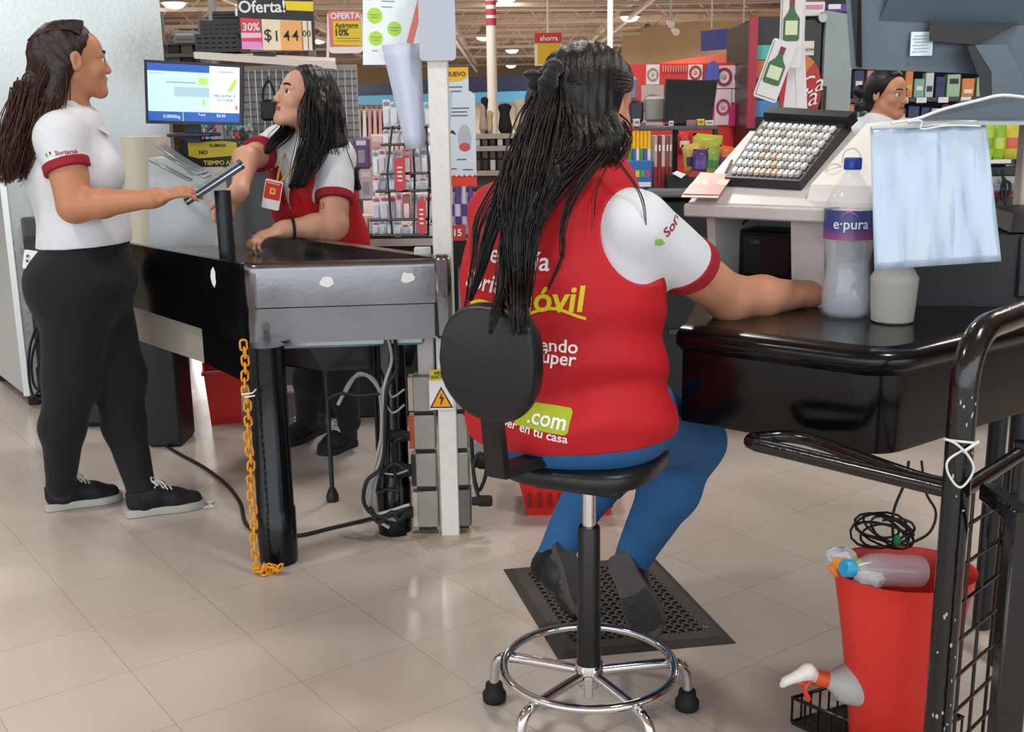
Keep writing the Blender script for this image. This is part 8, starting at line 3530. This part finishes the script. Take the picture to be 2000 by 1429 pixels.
for (x_, y_, w_) in ((892, 170, 26), (892, 178, 22), (900, 210, 34), (898, 217, 30), (898, 224, 32), (900, 308, 18), (884, 326, 12), (912, 328, 20)):
    mb.prism([Q(x_ - w_ / 2, y_), Q(x_ + w_ / 2, y_), Q(x_ + w_ / 2, y_ + 1.6), Q(x_ - w_ / 2, y_ + 1.6)][::-1], .0005, .0026, M)
mk('poster_lettering', mb, cm('#54403c', .5), ps, smooth=0)
mb = MB()
p = at(898, 362, 4.18)
mb.box((p.x, 4.18, p.z / 2 + .1), (.03, .02, p.z + .2))
mb.box((p.x, 4.18, .01), (.2, .2, .02))
mk('display_pole', mb, cm('#8f9296', .4), ps)
for k in range(4):
    p = at(880 + k * 13, 362, 4.10)
    t = thing('purple_tube', V(p.x, 4.10, at(880, 438, 4.1).z), 'purple and white product tube standing below the NUEVO poster', 'tube', 'purple tubes below the poster')
    zb_, zt_ = at(880, 438, 4.1).z, at(880, 364, 4.1).z
    mb = MB()
    mb.lathe([(.010, zb_), (.011, zb_ + .01), (.010, zt_ - .03), (.008, zt_ - .02), (.008, zt_)], (p.x, 4.10, 0), 12)
    mk('tube_body', mb, cm(('#c9c3de', '#5a3c94')[k % 2], .3), t)
    mb = MB()
    mb.lathe([(.0115, zb_ + .03), (.0115, zb_ + .075)], (p.x, 4.10, 0), 12)
    mk('tube_label', mb, cm(('#5a3c94', '#d8d2e4')[k % 2], .3), t)
mb = MB()
M, w, h = front(868, 440, 908, 470, 4.08)
mb.prism(rrect(w, h, .004), -.08, 0, M)
mb.m = 1
mb.text('$15', .035, M @ Matrix.Translation((0, 0, .001)), bold=.03)
tag(mk('price_tray', mb, [cm('#c23a3a', .4), PAPER], smooth=0), 'red price tray under the purple tubes right of the white post', 'tray')
mb = MB()
c_, w, h = pbox(mb, 872, 470, 920, 520, 4.09, .10)
tag(mk('tray_stand', mb, BLACKPLASTIC), 'black box carrying the red price tray right of the white post', 'box')
# gondola beyond with small dark items
gd = thing('gondola_shelf', V(at(960, 270, 8).x, 8.2, 0), 'grey shelf unit with rows of small dark goods between the post and the dark hair', 'shelving')
mb = MB()
xa, xb = at(838, 280, 8).x, at(1080, 280, 8).x
zq = [at(950, y, 8).z for y in (266, 290, 338, 380)]
for z in zq:
    mb.box(((xa + xb) / 2, 8.2, z), (xb - xa, .42, .035))
mb.box(((xa + xb) / 2, 8.4, zq[0] / 2), (xb - xa, .04, zq[0]))
mb.box(((xa + xb) / 2, 8.22, zq[3] / 2), (xb - xa, .40, zq[3]))
mk('shelf_body', mb, cm('#a9a297', .5), gd, smooth=0)
rr = random.Random(9)
for r_i, z in enumerate(zq[1:3] + [zq[2] + .085]):
    x = xa + .02
    while x < xb - .05:
        w = .042
        h = .075 if r_i != 0 else .05
        c_ = rr.choice(('#2a282c', '#3c3a40', '#c9c2c0', '#51484c'))
        nm = {'#2a282c': 'black', '#3c3a40': 'charcoal', '#c9c2c0': 'pale', '#51484c': 'brown-grey'}[c_]
        mb = MB()
        mb.box((x, 8.03, z + .018 + h / 2), (w * .9, .06, h), bev=.004)
        tag(mk('small_article', mb, cm(c_, .4)), nm + ' small article in the rows on the grey shelf unit beyond the post', 'package', nm + ' articles on the grey shelf unit')
        x += w + .012
for (x0, y0, x1, y1, lab, c_) in ((936, 196, 950, 262, 'beige hanging garment left of the white column', '#b3a69a'), (972, 200, 1002, 262, 'black garment on a mannequin right of the white column', '#17161a'), (940, 192, 952, 212, 'small black hat on the beige garment left of the white column', '#1c1b1e'), (952, 214, 962, 262, 'yellow-beige garment next to the white column', '#cbb98e'), (1002, 190, 1030, 262, 'white and tan garment beside the dark hair', '#cdbfae')):
    M, w, h = front(x0, y0, x1, y1, 8.15)
    B = Body()
    c0_ = M.translation
    B.cone(c0_ + V(0, 0, h * .28), c0_ + V(0, 0, -h * .30), w * .30, w * .46, .05, w=(1, 0, 0), sw=1.05)
    B.ell(c0_ + V(0, 0, h * .36), (w * .48, w * .25, w * .25), None, .04)
    B.cone(c0_ + V(0, .02, -h * .3), V(c0_.x, 8.17, zq[0] + .01), .012, .012, .02)
    pf = B.build(h=.014, disp=wrinkle(.006, (30, 30, 14), 3))
    tag(mk('garment', pf, cm(c_, .8), smooth=180), lab, 'garment')
